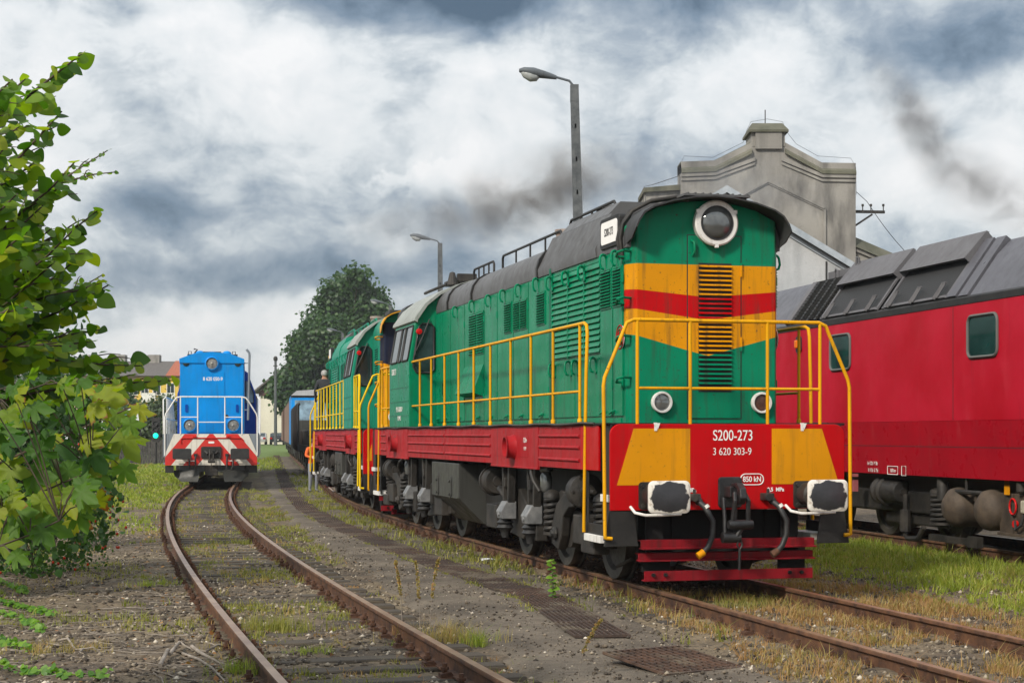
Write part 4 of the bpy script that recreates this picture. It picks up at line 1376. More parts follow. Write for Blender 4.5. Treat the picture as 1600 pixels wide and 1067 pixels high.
def make_blue():
    root = thing('diesel_locomotive', 'blue locomotive with red and white chevron front and white railings', 'locomotive')
    m = MB()
    m.prism([(-1.24, 1.72), (1.24, 1.72), (1.525, 1.05), (1.525, .67), (-1.525, .67), (-1.525, 1.05)], 'y', 0, .06)
    bb = m.build('buffer_beam', 'chevron', root, bevel=.006)
    m = MB(); m.tube([(-1.0, -.02, 1.4), (-1.0, -.02, 1.55), (-.95, -.02, 1.585), (1.0, -.02, 1.585), (1.08, -.02, 1.5)], .02, 6); m.box((.55, -.03, 1.64), (.12, .08, .06)); m.box((-.55, -.03, 1.64), (.12, .08, .06))
    m.build('front_pipe', 'red_bright', bb)
    m = MB(); m.prism(rrect(0, 1.44, .2, .07, .03), 'y', -.008, 0); m.build('maker_plate', 'white_clean', bb)
    for sx in (-1, 1):
        m = MB()
        m.prism([(sx * 1.25, 1.72), (sx * 1.60, 1.72), (sx * 1.60, .95), (sx * 1.53, .95), (sx * 1.53, 1.05)], 'y', .02, .05)
        m.span((sx * 1.60, .02, .7), (sx * 1.3, .9, .75)); m.span((sx * 1.60, .05, 1.2), (sx * 1.3, .9, 1.24))
        m.build('step_plate', 'grey_plate', root)
        m = MB(); m.lathe([(.14, 0), (.14, -.3), (.11, -.32), (.11, -.5)], (sx * .95, 0, 1.05), (0, 1, 0), 16)
        b = m.build('buffer', 'bogie', root, smooth=40)
        m = MB(); f = rrect(0, 0, .62, .36, .06); m.loft([[(x, 0, z) for x, z in f], [(x, -.05, z) for x, z in f]])
        m.build('buffer_head', 'rubber', b, loc=(sx * .95, -.5, 1.06), bevel=.01)
        m = MB(); m.tube([(sx * .85 - .32, -.1, .82), (sx * .85 + .32, -.1, .82)], .018, 6); m.build('shunter_handle', 'white', root)
        m = MB(); m.tube([(sx * .52, 0, 1.0), (sx * .52, -.15, .95), (sx * .52, -.18, .7), (sx * .50, -.16, .52)], .03, 8); m.box((sx * .52, -.05, 1.02), (.12, .1, .08)); m.build('brake_hose', 'rubber', root, smooth=50)
        m = MB(); m.tube([(sx * .72, 0, .98), (sx * .72, -.15, .9), (sx * .72, -.18, .65), (sx * .66, -.16, .52)], .03, 8); m.build('brake_hose', 'rubber', root, smooth=50)
        # snow plough blade
        m = MB(); m.loft([[(sx * .38, .05, .52), (sx * 1.28, .35, .50), (sx * 1.28, .39, .50), (sx * .38, .09, .52)], [(sx * .40, -.02, .3), (sx * 1.22, .3, .3), (sx * 1.22, .34, .3), (sx * .40, .02, .3)],
                          [(sx * .44, -.18, .12), (sx * 1.0, .1, .12), (sx * 1.0, .14, .12), (sx * .44, -.14, .12)]])
        m.build('plough_blade', 'tank', root, smooth=30)
        m = MB(); m.span((sx * 1.525, .05, .42), (sx * 1.25, .2, .66)); m.build('corner_step', 'black', root)
        # railing of the front platform
        m = MB()
        top = [(-1.55 * 1, .05, .98)]
        m.tube([(sx * 1.53, .0, 1.0), (sx * 1.53, .0, 2.28), (sx * 1.50, .0, 2.40), (sx * 1.22, .0, 2.85), (sx * 1.14, .0, 2.94), (sx * 1.03, .0, 2.97), (0, .0, 2.97)], .024, 8)
        for x in (1.02, .45):
            m.tube([(sx * x, .0, 1.7), (sx * x, .0, 2.97)], .022, 8)
        m.tube([(sx * 1.02, .0, 2.29), (sx * .45, .0, 2.29)], .018, 6); m.tube([(sx * .45, .0, 2.12), (0, .0, 2.12)], .018, 6)
        m.build('front_railing', 'white', root, smooth=60)
        m = MB()
        X = sx * 1.55
        m.tube([(X, 1.0, .95), (sx * 1.62, .98, 1.05), (sx * 1.63, .98, 2.9), (X, 1.05, 2.98), (X, 9.2, 2.98)], .024, 8)
        for k in range(7):
            m.tube([(X, 1.6 + 1.2 * k, 1.72), (X, 1.6 + .76 * k, 2.98)], .018, 6)
        m.tube([(X, 1.0, 2.25), (X, 9.2, 2.25)], .016, 6)
        m.build('side_railing', 'white', root, smooth=60)
    m = MB(); m.prism(rrect(0, 1.1, .68, .4, .05), 'y', -.06, 0); m.build('coupling_pocket', 'black', bb, bevel=.01)
    m = MB(); m.tube([(-.05, -.1, 1.2), (-.05, -.2, 1.0), (-.05, -.18, .75)], .028, 8); m.tube([(.07, -.1, 1.2), (.07, -.2, 1.0), (.07, -.18, .75)], .028, 8); m.lathe([(.05, -.12), (.05, .12)], (.01, -.18, .8), (1, 0, 0), 10)
    m.box((0, -.1, 1.12), (.1, .25, .14)); m.tube([(.0, -.2, .75), (0, -.2, .5)], .015, 6); m.tube([(-.22, -.08, 1.14), (-.12, -.14, 1.06)], .04, 6); m.tube([(.22, -.08, 1.14), (.12, -.14, 1.06)], .04, 6)
    m.build('screw_coupling', 'bogie', bb, smooth=50)
    m = MB(); m.span((-.22, -.0, .34), (.22, .04, .66)); m.build('guard_plate', 'bogie', root)
    m = MB(); m.span((-1.58, .05, 1.69), (1.58, 16.8, 1.73)); m.span((-1.5, .1, 1.1), (1.5, 16.8, 1.69)); m.span((-1.1, .5, .45), (1.1, 16.5, 1.1)); m.build('deck', 'grey_plate', root)
    for yc in (1.9, 3.8, 5.7, 11.3, 13.2, 15.1):
        for sx in (-1, 1):
            wheel(root, sx * .745, yc, sgn=sx)
    m = MB()
    for sx in (-1, 1):
        for yc in (3.8, 13.2):
            m.span((sx * 1.1, yc - 2.6, .4), (sx * 1.22, yc + 2.6, .95))
        m.span((sx * .8, 7.0, .35), (sx * 1.45, 10.0, 1.1))
    m.build('bogie_frame', 'bogie', root, bevel=.02)
    # hood
    hp = [(-1.075, 1.73), (-1.075, 4.28), (-.6, 4.45), (0, 4.50), (.6, 4.45), (1.075, 4.28), (1.075, 1.73)]
    m = MB(); m.prism(hp, 'y', .95, 9.6); hood = m.build('hood', 'blue', root, bevel=.015)
    rp = [(-1.095, 4.14), (-1.095, 4.29), (-.6, 4.475), (0, 4.53), (.6, 4.475), (1.095, 4.29), (1.095, 4.14)]
    m = MB(); m.prism(rp, 'y', .91, 9.6); rf = m.build('hood_roof', 'blue', hood, bevel=.008)
    m = MB()
    for x in (-.75, .74):
        m.tube([(x - .05, 1.2, 4.4), (x - .05, 1.2, 4.55), (x + .05, 1.2, 4.55), (x + .05, 1.2, 4.4)], .015, 6)
    m.span((-.3, 1.4, 4.52), (.3, 4.0, 4.56)); m.span((-.85, 1.6, 4.38), (-.6, 2.2, 4.48)); m.span((.62, 1.6, 4.38), (.86, 2.2, 4.48)); m.tube([(-.6, 1.3, 4.5), (-.5, 1.3, 4.62), (-.62, 1.3, 4.64)], .03, 6)
    m.build('roof_fitting', 'black', rf)
    m = MB()
    for x in (-.42, .50):
        m.lathe([(.16, 0), (.15, .08), (.1, .13), (0, .15)], (x, 1.6, 4.45), (0, 0, 1), 14)
    m.build('roof_dome', 'blue', rf, smooth=50)
    m = MB(); m.span((-.425, .93, 1.78), (.425, .945, 3.86)); m.span((-.0, .925, 1.8), (.008, .93, 3.85)); fd = m.build('front_door', 'blue', hood, bevel=.006)
    text('8 620 050-9', .17, 'white_clean', fd, (.03, .926, 3.60), sx=.8, name='number_lettering', bold=.003)

    def lamp(x, z, r, name):
        m = MB(); m.lathe([(r * 1.2, 0), (r * 1.2, .1), (r * 1.0, .12), (r * .96, .04)], (x, .95, z), (0, -1, 0), 28)
        l = m.build(name, 'blue', hood, smooth=30)
        m = MB(); m.lathe([(r * .98, .06), (r * .6, .085), (0, .095)], (x, .95, z), (0, -1, 0), 24); m.lathe([(r * .3, .085), (r * .25, .1), (0, .105)], (x, .95, z), (0, -1, 0), 12)
        m.build('lamp_lens', 'lamp_silver', l, smooth=60)
    lamp(.0, 4.13, .20, 'headlight'); lamp(-.75, 2.02, .20, 'headlight'); lamp(.72, 2.02, .20, 'headlight')
    for x in (-.87, .87):
        m = MB(); m.lathe([(.11, 0), (.11, .02), (.09, .03), (0, .03)], (x, .95, 4.14), (0, -1, 0), 20); m.build('porthole', 'glass', hood, smooth=30)
        m = MB(); m.prism(rrect(x * .98, 2.6, .09, .26, .03), 'y', .92, .95); m.build('vent', 'blue_dark', hood)
    m = MB(); m.lathe([(.06, 0), (.06, .02), (0, .02)], (.5, .95, 2.33), (0, -1, 0), 16); m.build('air_inlet', 'black', hood)
    m = MB(); m.tube([(1.22, .9, 2.2), (1.24, .9, 3.0), (1.27, .9, 4.4), (1.26, .9, 4.5), (1.17, .9, 4.62)], .04, 8); m.tube([(1.24, .9, 4.15), (1.08, 1.0, 4.15)], .02, 6); m.tube([(1.22, .9, 2.55), (1.08, 1.0, 2.55)], .02, 6); m.build('stack_pipe', 'grey_plate', root, smooth=50)
    for sx in (-1, 1):
        for k in range(6):
            m = MB(); m.span((sx * 1.075, 1.3 + 1.3 * k, 1.85), (sx * 1.09, 2.5 + 1.3 * k, 4.05)); m.build('hood_door', 'blue', hood, bevel=.006)
    cz = [(-1.52, 1.73), (-1.52, 3.3), (-1.2, 4.15), (-.8, 4.4), (0, 4.5), (.8, 4.4), (1.2, 4.15), (1.52, 3.3), (1.52, 1.73)]
    m = MB(); m.prism(cz, 'y', 9.6, 12.4); cab = m.build('cab', 'blue_dark', root, bevel=.02)
    for sx in (-1, 1):
        wp = [(sx * a, b) for a, b in ((1.12, 2.95), (1.44, 2.95), (1.42, 3.35), (1.24, 3.78), (1.12, 3.82))]
        m = MB(); m.prism(wp, 'y', 9.585, 9.6); w = m.build('cab_window', 'pale_glass', cab)
        m = MB(); m.tube([(a, 9.58, b) for a, b in wp + wp[:1]], .02, 6); m.build('window_seal', 'rubber', w)
        m = MB(); m.span((sx * 1.525, 10.0, 2.6), (sx * 1.53, 11.9, 3.25)); m.build('cab_side_window', 'pale_glass', cab)
    m = MB(); m.prism(hp, 'y', 12.4, 16.0); m.build('short_hood', 'blue_dark', root, bevel=.015)
    return root


M['lamp_silver'] = rough_mat('silvered lamp glass', (.10, .10, .09), (.34, .33, .31), 12, .12, .1)
M['pale_glass'] = glass_dark('pale window glass', (.10, .15, .19), .05)
bl = make_blue()
place(bl, T1, 0, 56.0, L=16.0)
bl.rotation_euler[2] = R(9.0)


# ------------------------------------------------------------------ wagons further off
M['wagon_brown'] = paint('brown wagon boards', (.13, .085, .07), .7, .5)
M['wagon_slat'] = paint('grey brown slats', (.26, .20, .17), .7, .5)
M['wagon_red'] = paint('faded pink red wagon paint', (.33, .10, .11), .6, .4)
M['wagon_grey'] = paint('pale grey wagon roof', (.42, .43, .45), .5, .3)


def freight_wagon(label, L, body, roof, z1, slats):
    root = thing('freight_wagon', label, 'wagon')
    m = MB(); m.span((-1.35, .2, 1.15), (1.35, L - .2, z1)); b = m.build('body', body, root, bevel=.02)
    m = MB()
    for sx in (-1, 1):
        k = 0
        for y in np.arange(.4, L - .4, 1.1):
            m.span((sx * 1.35, y, 1.15), (sx * 1.40, y + .08, z1))
        for z in np.arange(1.35, z1 - .1, .22):
            m.span((sx * 1.35, .3, z), (sx * 1.37, L - .3, z + .12))
    m.build('side_slat', slats, b)
    m = MB(); m.prism([(-1.42, z1), (-1.2, z1 + .22), (-.6, z1 + .40), (0, z1 + .46), (.6, z1 + .40), (1.2, z1 + .22), (1.42, z1)], 'y', .1, L - .1); m.build('roof', roof, root, smooth=40)
    m = MB(); m.span((-1.2, .1, .85), (1.2, L - .1, 1.15)); m.span((-1.0, 1.2, .35), (1.0, 3.6, .85)); m.span((-1.0, L - 3.6, .35), (1.0, L - 1.2, .85)); m.build('underframe', 'black', root)
    for y in (1.5, 3.3, L - 3.3, L - 1.5):
        for sx in (-1, 1):
            wheel(root, sx * .745, y, .46, sx)
    for y, d in ((.1, -1), (L - .1, 1)):
        for sx in (-1, 1):
            m = MB(); m.lathe([(.08, 0), (.08, .45), (.23, .46), (.23, .5), (0, .52)], (sx * .88, y, 1.05), (0, d, 0), 14); m.build('buffer', 'bogie', root, smooth=30)
    return root


w = freight_wagon('pinkish red covered wagon standing behind the blue locomotive', 12.0, 'wagon_red', 'wagon_grey', 3.4, 'wagon_red'); place(w, T1, 17.4, 56.0, L=12)
# dark stake wagon behind the green pair
sw = thing('stake_wagon', 'dark flat wagon with tall black stakes, the nearer of two behind the green locomotives', 'wagon')
m = MB(); m.span((-1.4, .1, .95), (1.4, 8.9, 1.25)); m.span((-1.0, .8, .4), (1.0, 3.0, .95)); m.span((-1.0, 6.0, .4), (1.0, 8.2, .95)); m.build('flat_bed', 'black', sw)
for sx in (-1, 1):
    for k in range(6):
        m = MB(); m.tube([(sx * 1.38, .6 + 1.5 * k, 1.0), (sx * 1.38, .6 + 1.5 * k, 2.95), (sx * 1.36, .6 + 1.5 * k, 3.05), (sx * 1.28, .6 + 1.5 * k, 3.08)], .07, 8); m.build('stake', 'black', sw, smooth=40)
    for y in (1.3, 2.7, 6.3, 7.7):
        wheel(sw, sx * .745, y, .46, sx)
m = MB(); m.span((-1.2, 1.0, 1.25), (1.2, 8.5, 1.9)); m.build('load', 'bogie', sw, bevel=.05)
place(sw, T2, 56.5, 18.33, L=9)
sw2 = copy_tree(sw); tag(sw2, 'dark flat wagon with tall black stakes, the farther of two, next to the blue railcar'); place(sw2, T2, 66.0, 18.33, L=9)
# blue railcar with a sloping windscreen
rc = thing('track_railcar', 'blue and grey railcar with a white roof among the far wagons', 'railcar')
m = MB(); m.prism([(0, 1.1), (0, 2.5), (.35, 3.9), (8.8, 3.9), (8.8, 1.1)], 'x', -1.4, 1.4); b = m.build('body', 'blue', rc, bevel=.03)
m = MB(); m.prism([(-.02, 1.1), (-.02, 2.45), (0, 2.5), (.02, 2.5), (.02, 1.1)], 'x', -1.38, 1.38); m.prism([(.3, 3.62), (.33, 3.9), (.5, 3.9), (.45, 3.62)], 'x', -1.41, 1.41); m.build('front_panel', 'tank', b)
m = MB(); m.prism([(-.015, 2.5), (.27, 3.62), (.30, 3.62), (.02, 2.5)], 'x', -1.2, 1.2); m.build('windscreen', 'pale_glass', b)
m = MB(); m.prism([(-1.42, 3.88), (-1.1, 4.15), (0, 4.22), (1.1, 4.15), (1.42, 3.88)], 'y', .2, 8.8); m.build('roof', 'wagon_grey', rc, smooth=40)
m = MB(); m.span((-1.2, .1, .6), (1.2, 8.7, 1.1)); m.build('underframe', 'black', rc)
for sx in (-1, 1):
    for y in (1.8, 7.0):
        wheel(rc, sx * .745, y, .46, sx)
place(rc, T2, 76.2, 18.33, L=8.8)
for k, (lab, a, b) in enumerate((('brown slatted covered wagon coupled next to the blue railcar', 'wagon_grey', 'wagon_slat'), ('second slatted wagon beyond the blue railcar', 'wagon_brown', 'wagon_slat'), ('third slatted wagon beyond the blue railcar', 'wagon_grey', 'wagon_brown'), ('fourth slatted wagon beyond the blue railcar, farthest from view', 'wagon_brown', 'wagon_slat'))):
    w = freight_wagon(lab, 13.0, 'wagon_brown', a, 3.75, b); w['group'] = 'covered wagons at the far end'; place(w, T2, 86.4 + 14.2 * k, 18.33, L=13)


# ------------------------------------------------------------------ red locomotive on the right
def worn_red():
    m, n, b = new_mat('sun worn crimson paint')
    oc = coords(n)
    c = n.mix(n.map(n.noise(oc, .55, 6, .65), .36, .66), (.36, .0025, .012), (.46, .010, .030))
    c = n.mix(n.map(n.noise(n.scale(oc, (1, 1.2, .35)), 1.4, 6, .7), .56, .76, 0, .5), c, (.50, .045, .065))
    c = n.mix(n.map(n.noise(n.scale(oc, (5, 5, .3)), 1.5, 5, .65), .60, .80, 0, .55), c, (.16, .012, .02))
    n.set(b, 'Base Color', c)
    n.set(b, 'Roughness', n.map(n.noise(oc, 2, 5), .3, .7, .3, .55))
    b.inputs['Specular IOR Level'].default_value = .1
    bump(n, b, n.noise(oc, 1.1, 3), .25, .04)
    return m


M['loco_red'] = worn_red()
M['loco_red_low'] = paint('glossy crimson skirt paint', (.34, .004, .014), .3, .3, (.22, .03, .04), wavy=.1)
M['slope_grey'] = paint('grey roof sheet', (.10, .10, .115), .34, .35, (.03, .03, .032), wavy=.25)
M['cowl'] = paint('matt grey cowl', (.125, .122, .13), .5, .3, (.05, .05, .05))
M['brown_dust'] = rough_mat('brake dust covered metal', (.03, .022, .016), (.095, .068, .045), 3, .75, .25)
M['seal_grey'] = paint('grey window frame', (.12, .12, .115), .5, .2)
M['green_glass'] = glass_dark('greenish dark glass', (.006, .022, .020), .05)


def mesh_grille():
    m, n, b = new_mat('radiator mesh')
    oc = coords(n)
    y = n.n('ShaderNodeSeparateXYZ', Vector=oc).outputs[1]
    f = n.math('SINE', n.math('MULTIPLY', y, 2 * PI / .05))
    n.set(b, 'Base Color', n.mix(n.map(f, -.3, .5), (.003, .003, .0035), (.024, .023, .024)))
    b.inputs['Roughness'].default_value = .6
    bump(n, b, f, .6, .01)
    return m


M['mesh'] = mesh_grille()


def make_red():
    root = thing('diesel_locomotive', 'large crimson locomotive with grey roof cowls standing on the grass side', 'locomotive')
    y0, y1 = -8.0, 12.8
    half = [(-1.40, 1.07), (-1.435, 1.53), (-1.475, 1.92), (-1.475, 3.62)]
    m = MB(); m.prism(half[2:] + [(-x, z) for x, z in half[:1:-1]], 'y', y0, y1); body = m.build('body', 'loco_red', root)
    lo = [(-1.40, 1.07), (-1.435, 1.52), (-1.47, 1.919)]
    m = MB(); m.prism(lo + [(-x, z) for x, z in lo[::-1]], 'y', y0, y1)
    sk = m.build('skirt', 'loco_red_low', root)
    m = MB()
    for sx in (-1, 1):
        m.span((sx * 1.43, y0, 1.522), (sx * 1.4385, y1, 1.532))
        for u in (2.0,):
            m.span((sx * 1.474, u, 1.93), (sx * 1.478, u + .012, 3.61))
    m.build('body_seam', 'rubber', body)
    m = MB(); m.prism([(-1.485, 3.62), (-1.485, 3.72), (-1.44, 3.75), (1.44, 3.75), (1.485, 3.72), (1.485, 3.62)], 'y', y0, y1); m.build('gutter', 'black', root, bevel=.006)
    sl = [(-1.44, 3.75), (-1.0, 4.36), (-.78, 4.58), (-.4, 4.66), (0, 4.68)]
    rp = sl + [(-x, z) for x, z in sl[-2::-1]]
    m = MB(); m.prism(rp, 'y', y0, 1.55); m.prism(rp, 'y', 8.45, y1 - .3)
    rf = m.build('roof', 'slope_grey', root, smooth=25)
    rin = [(x * .93, z - .06) for x, z in rp]
    m = MB(); m.prism([(-1.40, 3.75)] + rin[1:-1] + [(1.40, 3.75)], 'y', 1.5, 8.5); m.build('roof_core', 'black', rf)
    P = lambda t, h, y, sx: (sx * (-1.44 + .44 * t - .8 * h), y, 3.75 + .61 * t + .59 * h)     # along and off the slope
    for sx in (1, -1):
        # seams, ribs at the right hand end of the radiators
        m = MB()
        for u, h in ((1.62, .02), (1.95, .04)):
            m.loft([[P(0, -.03, u, sx), P(0, h, u, sx), P(0, h, u + .28, sx), P(0, -.03, u + .28, sx)], [P(1.05, -.03, u, sx), P(1.05, h, u, sx), P(1.05, h, u + .28, sx), P(1.05, -.03, u + .28, sx)], [P(1.45, -.1, u, sx), P(1.45, h, u, sx), P(1.45, h, u + .28, sx), P(1.45, -.1, u + .28, sx)]])
        m.build('roof_rib', 'slope_grey', rf)
        for a, b in ((2.3, 4.42), (4.74, 6.95)):
            m = MB(); m.loft([[P(.06, -.02, a, sx), P(.06, .012, a, sx), P(.06, .012, b, sx), P(.06, -.02, b, sx)], [P(1.15, -.02, a, sx), P(1.15, .012, a, sx), P(1.15, .012, b, sx), P(1.15, -.02, b, sx)]])
            g = m.build('radiator_panel', 'mesh', rf)
            m = MB()
            for t0, t1, ya, yb in ((.02, .08, a - .05, b + .05), (.0, 1.1, a - .07, a), (.0, 1.1, b, b + .07)):
                m.loft([[P(t0, 0, ya, sx), P(t0, .03, ya, sx), P(t0, .03, yb, sx), P(t0, 0, yb, sx)], [P(t1, 0, ya, sx), P(t1, .03, ya, sx), P(t1, .03, yb, sx), P(t1, 0, yb, sx)]])
            m.build('panel_frame', 'cowl', g)
            m = MB()
            for q in (a + .25, (a + b) / 2, b - .25):
                m.bar(P(.02, .05, q, sx), P(.34, .10, q - .1, sx), .02, .03); m.bar(P(.02, .05, q + .09, sx), P(.34, .10, q - .02, sx), .02, .03); m.bar(P(.34, .1, q - .13, sx), P(.34, .1, q + .01, sx), .03, .02); m.bar(P(-.02, .06, q + .05, sx), P(.12, .07, q + .02, sx), .05, .05)
            m.build('panel_strut', 'cowl', g)
            # raised cowl above
            lo, hi = Vector((sx * -1.17, 0, 4.37)), Vector((sx * -.80, 0, 4.79))
            m = MB(); th = Vector((sx * .05, 0, -.02))
            q0, q1 = a - .06, b + .02
            V = lambda p, y: Vector((p.x, y, p.z))
            m.loft([[V(lo, q0), V(hi, q0), V(hi + th, q0), V(lo + th, q0)], [V(lo, q1), V(hi, q1), V(hi + th, q1), V(lo + th, q1)]])
            bot = Vector((sx * -1.05, 0, 4.27))
            for y in (q0, q1):
                m.prism([(p.x, p.z) for p in (lo, hi, Vector((sx * -.62, 0, 4.6)), bot)], 'y', y - .012, y + .012)
            m.build('roof_cowl', 'cowl', rf)
        # slatted opening
        m = MB(); m.cur = 1
        m.loft([[P(.05, -.03, 7.15, sx), P(.05, .0, 7.15, sx), P(.05, .0, 8.35, sx), P(.05, -.03, 8.35, sx)], [P(1.25, -.03, 7.15, sx), P(1.25, 0, 7.15, sx), P(1.25, 0, 8.35, sx), P(1.25, -.03, 8.35, sx)]])
        m.cur = 0
        for k in range(4):
            u = 7.2 + .36 * k
            m.loft([[P(0, -.0, u, sx), P(0, .04, u, sx), P(0, .04, u + .09, sx), P(0, 0, u + .09, sx)], [P(1.28, 0, u, sx), P(1.28, .04, u, sx), P(1.28, .04, u + .09, sx), P(1.28, 0, u + .09, sx)]])
        for k in range(15):
            t = .05 + 1.2 * k / 14
            m.loft([[P(t, .02, 7.15, sx), P(t + .035, .05, 7.15, sx), P(t + .03, .0, 7.15, sx)], [P(t, .02, 8.38, sx), P(t + .035, .05, 8.38, sx), P(t + .03, .0, 8.38, sx)]])
        m.build('roof_grille', ['black', 'black'], rf)
        m = MB(); m.loft([[P(0, 0, 8.42, sx), P(0, .05, 8.42, sx), P(0, .05, 8.62, sx), P(0, 0, 8.62, sx)], [P(1.3, 0, 8.42, sx), P(1.3, .05, 8.42, sx), P(1.3, .05, 8.62, sx), P(1.3, 0, 8.62, sx)]])
        m.build('roof_rib', 'cowl', rf)
        for a, b in ((.68, 1.54), (5.66, 6.50), (-5.2, -4.3)):
            rr = rrect((a + b) / 2, 3.13, b - a, .60, .11, 5)
            m = MB(); m.prism(rr, 'x', sx * 1.475, sx * 1.481); w = m.build('side_window', 'green_glass', body)
            m = MB(); m.tube([(sx * 1.484, y, z) for y, z in rr + rr[:2]], .026, 6, cap=False); m.build('window_frame', 'seal_grey', w, smooth=60)
        m = MB(); m.prism(rrect(7.92, 3.36, .24, .30, .06), 'x', sx * 1.475, sx * 1.50); b = m.build('lamp_base', 'rubber', body)
        m = MB(); m.span((sx * 1.50, 7.86, 3.29), (sx * 1.56, 7.98, 3.44)); m.build('lamp_lens', 'amber', b, bevel=.02)
        rz = R(90) * -sx
    m = MB(); m.span((-.7, 6.9, 4.6), (.7, 8.4, 4.74)); m.tube([(-.85, 7.6, 4.5), (-.85, 7.6, 4.7), (-.85, 7.7, 4.74), (-.85, 7.75, 4.68), (-.85, 7.75, 4.5)], .02, 6); m.tube([(-.85, 6.7, 4.5), (-.85, 6.7, 4.84), (-.85, 6.8, 4.86), (-.85, 6.82, 4.7)], .02, 6); m.build('roof_hatch', 'cowl', rf)
    X = -1.425
    rot = (R(90), 0, R(-90))
    text('Lv 122t  P 78t', .085, 'white', sk, (X - .002, 4.9, 1.235), rot, .8); text('R 112t  G 75t', .085, 'white', sk, (X + .008, 4.9, 1.12), rot, .8)
    text('100 km', .085, 'white', sk, (X + .006, 4.15, 1.13), rot, .85)
    m = MB(); m.tube([(X + .003, y, z) for y, z in [(4.34, 1.07), (4.34, 1.20), (3.97, 1.20), (3.97, 1.07), (4.34, 1.07)]], .006, 5); m.tube([(X + .003, y, z) for y, z in [(3.83, 1.06), (3.83, 1.21), (3.68, 1.21), (3.68, 1.06), (3.83, 1.06)]], .006, 5); m.build('text_frame', 'white', sk)
    # underframe
    m = MB(); m.span((-1.1, y0 + .3, .75), (1.1, y1 - .3, 1.07)); m.span((-.75, y0 + .6, .4), (.75, y1 - .6, .8)); m.span((-1.3, y0 + .2, 1.0), (1.3, y1 - .2, 1.075)); m.build('underframe', 'black', root)
    for sx in (-1, 1):
        for y in (3.4, 5.6, 7.8, -3.0, -5.2):
            wheel(root, sx * .745, y, sgn=sx)
        m = MB(); m.span((sx * 1.0, 2.6, .45), (sx * 1.12, 9.0, .8)); m.span((sx * .98, 3.0, .25), (sx * 1.05, 5.2, .45)); m.build('bogie_frame', 'bogie_dark', root, bevel=.03)
        q = sx * 1.2
        m = MB()
        m.lathe([(0, 0), (.10, 0), (.10, .18), (.17, .2), (.23, .24), (.23, .3), (.19, .32), (.19, .4), (.23, .42), (.23, .48), (.19, .5), (.19, .95), (.16, 1.0), (.06, 1.01), (.06, 1.04), (0, 1.04)], (q, 5.25, .78), (0, -1, 0), 20)
        m.build('sander_cylinder', 'bogie', root, smooth=35)
        m = MB(); m.tube([(q, 4.15, .75), (q, 4.15, .08), (q, 4.05, .04), (q, 3.7, .06), (q, 3.5, .25)], .045, 8); m.tube([(q, 4.15, .5), (q, 4.15, .15)], .09, 10)
        m.build('damper', 'bogie', root, smooth=35)
        coil(root, sx * 1.08, 3.1, .35, .8, .17, 6, 'bogie')
        m = MB()
        for yy in (2.25, 1.25):
            m.lathe([(0, -.62), (.16, -.6), (.28, -.5), (.30, -.42), (.30, .42), (.28, .5), (.16, .6), (0, .62)], (q * .72, yy, .62), (1, 0, 0), 24)
        m.build('air_tank', 'brown_dust', root, smooth=40)
        m = MB(); m.tube([(sx * 1.3, 2.4, .52), (sx * 1.34, 2.36, .80), (sx * 1.34, 2.25, .86), (sx * 1.34, 1.4, .86), (sx * 1.34, 1.25, .80), (sx * 1.3, 1.2, .50)], .035, 8); m.tube([(sx * 1.34, 1.85, .86), (sx * 1.34, 1.85, 1.1)], .025, 8)
        m.lathe([(.09, 0), (.09, .35), (.07, .38), (0, .38)], (sx * 1.26, 2.75, .72), (0, 0, 1), 14); m.lathe([(.07, 0), (.07, .12), (0, .12)], (sx * 1.3, .35, .92), (0, 0, 1), 12)
        m.build('pipework', 'bogie', root, smooth=40)
        m = MB(); m.span((sx * .6, -2.4, .30), (sx * 1.26, 1.02, .88)); m.span((sx * .6, -2.4, .88), (sx * 1.2, .7, 1.0)); m.span((sx * 1.26, -2.4, .28), (sx * 1.29, 1.04, .32))
        m.span((sx * 1.262, .62, .32), (sx * 1.275, .66, .88)); bx = m.build('battery_box', 'brown_dust', root, bevel=.012)
        m = MB(); m.span((sx * 1.26, .28, .62), (sx * 1.36, -.02, .80)); m.build('connector_box', 'cream', bx, bevel=.02)
        m = MB(); m.tube([(sx * 1.30, .58 + .09 * math.cos(a), .70 + .11 * math.sin(a)) for a in [2 * PI * k / 14 for k in range(15)]], .016, 6); m.lathe([(.05, 0), (.05, .05), (0, .05)], (sx * 1.27, .52, .46), (sx, 0, 0), 10); m.build('red_cap', 'red_lens', bx, smooth=60)
        m = MB(); m.span((sx * 1.29, .82, .86), (sx * 1.30, .68, 1.06)); m.build('warning_label', 'yellow', bx)
        m = MB(); m.tube([(sx * 1.3, .2, .75), (sx * 1.33, .3, .45), (sx * 1.33, .45, .38), (sx * 1.31, .5, .5)], .02, 6); m.tube([(sx * 1.3, .2, .9), (sx * 1.3, .2, 1.1)], .02, 6); m.build('cable', 'rubber', bx)
        m = MB(); m.span((sx * 1.15, 3.3, .06), (sx * 1.22, 1.75, .16)); m.box((sx * 1.2, 1.85, .12), (.1, .3, .16)); m.build('brake_beam', 'bogie', root)
        m = MB(); m.span((sx * 1.43, 5.45, 1.0), (sx * 1.55, 5.6, 1.05)); m.box((sx * 1.45, 5.55, .85), (.08, .1, .2)); m.build('side_bracket', 'wagon_red', root)
    return root


M['bogie_dark'] = rough_mat('black oily bogie', (.007, .0065, .006), (.03, .026, .022), 4, .6, .2)
M['cream'] = paint('cream box paint', (.45, .42, .33), .5, .6)
rl = make_red()
rl.location = C3
rl.rotation_euler[2] = TH3


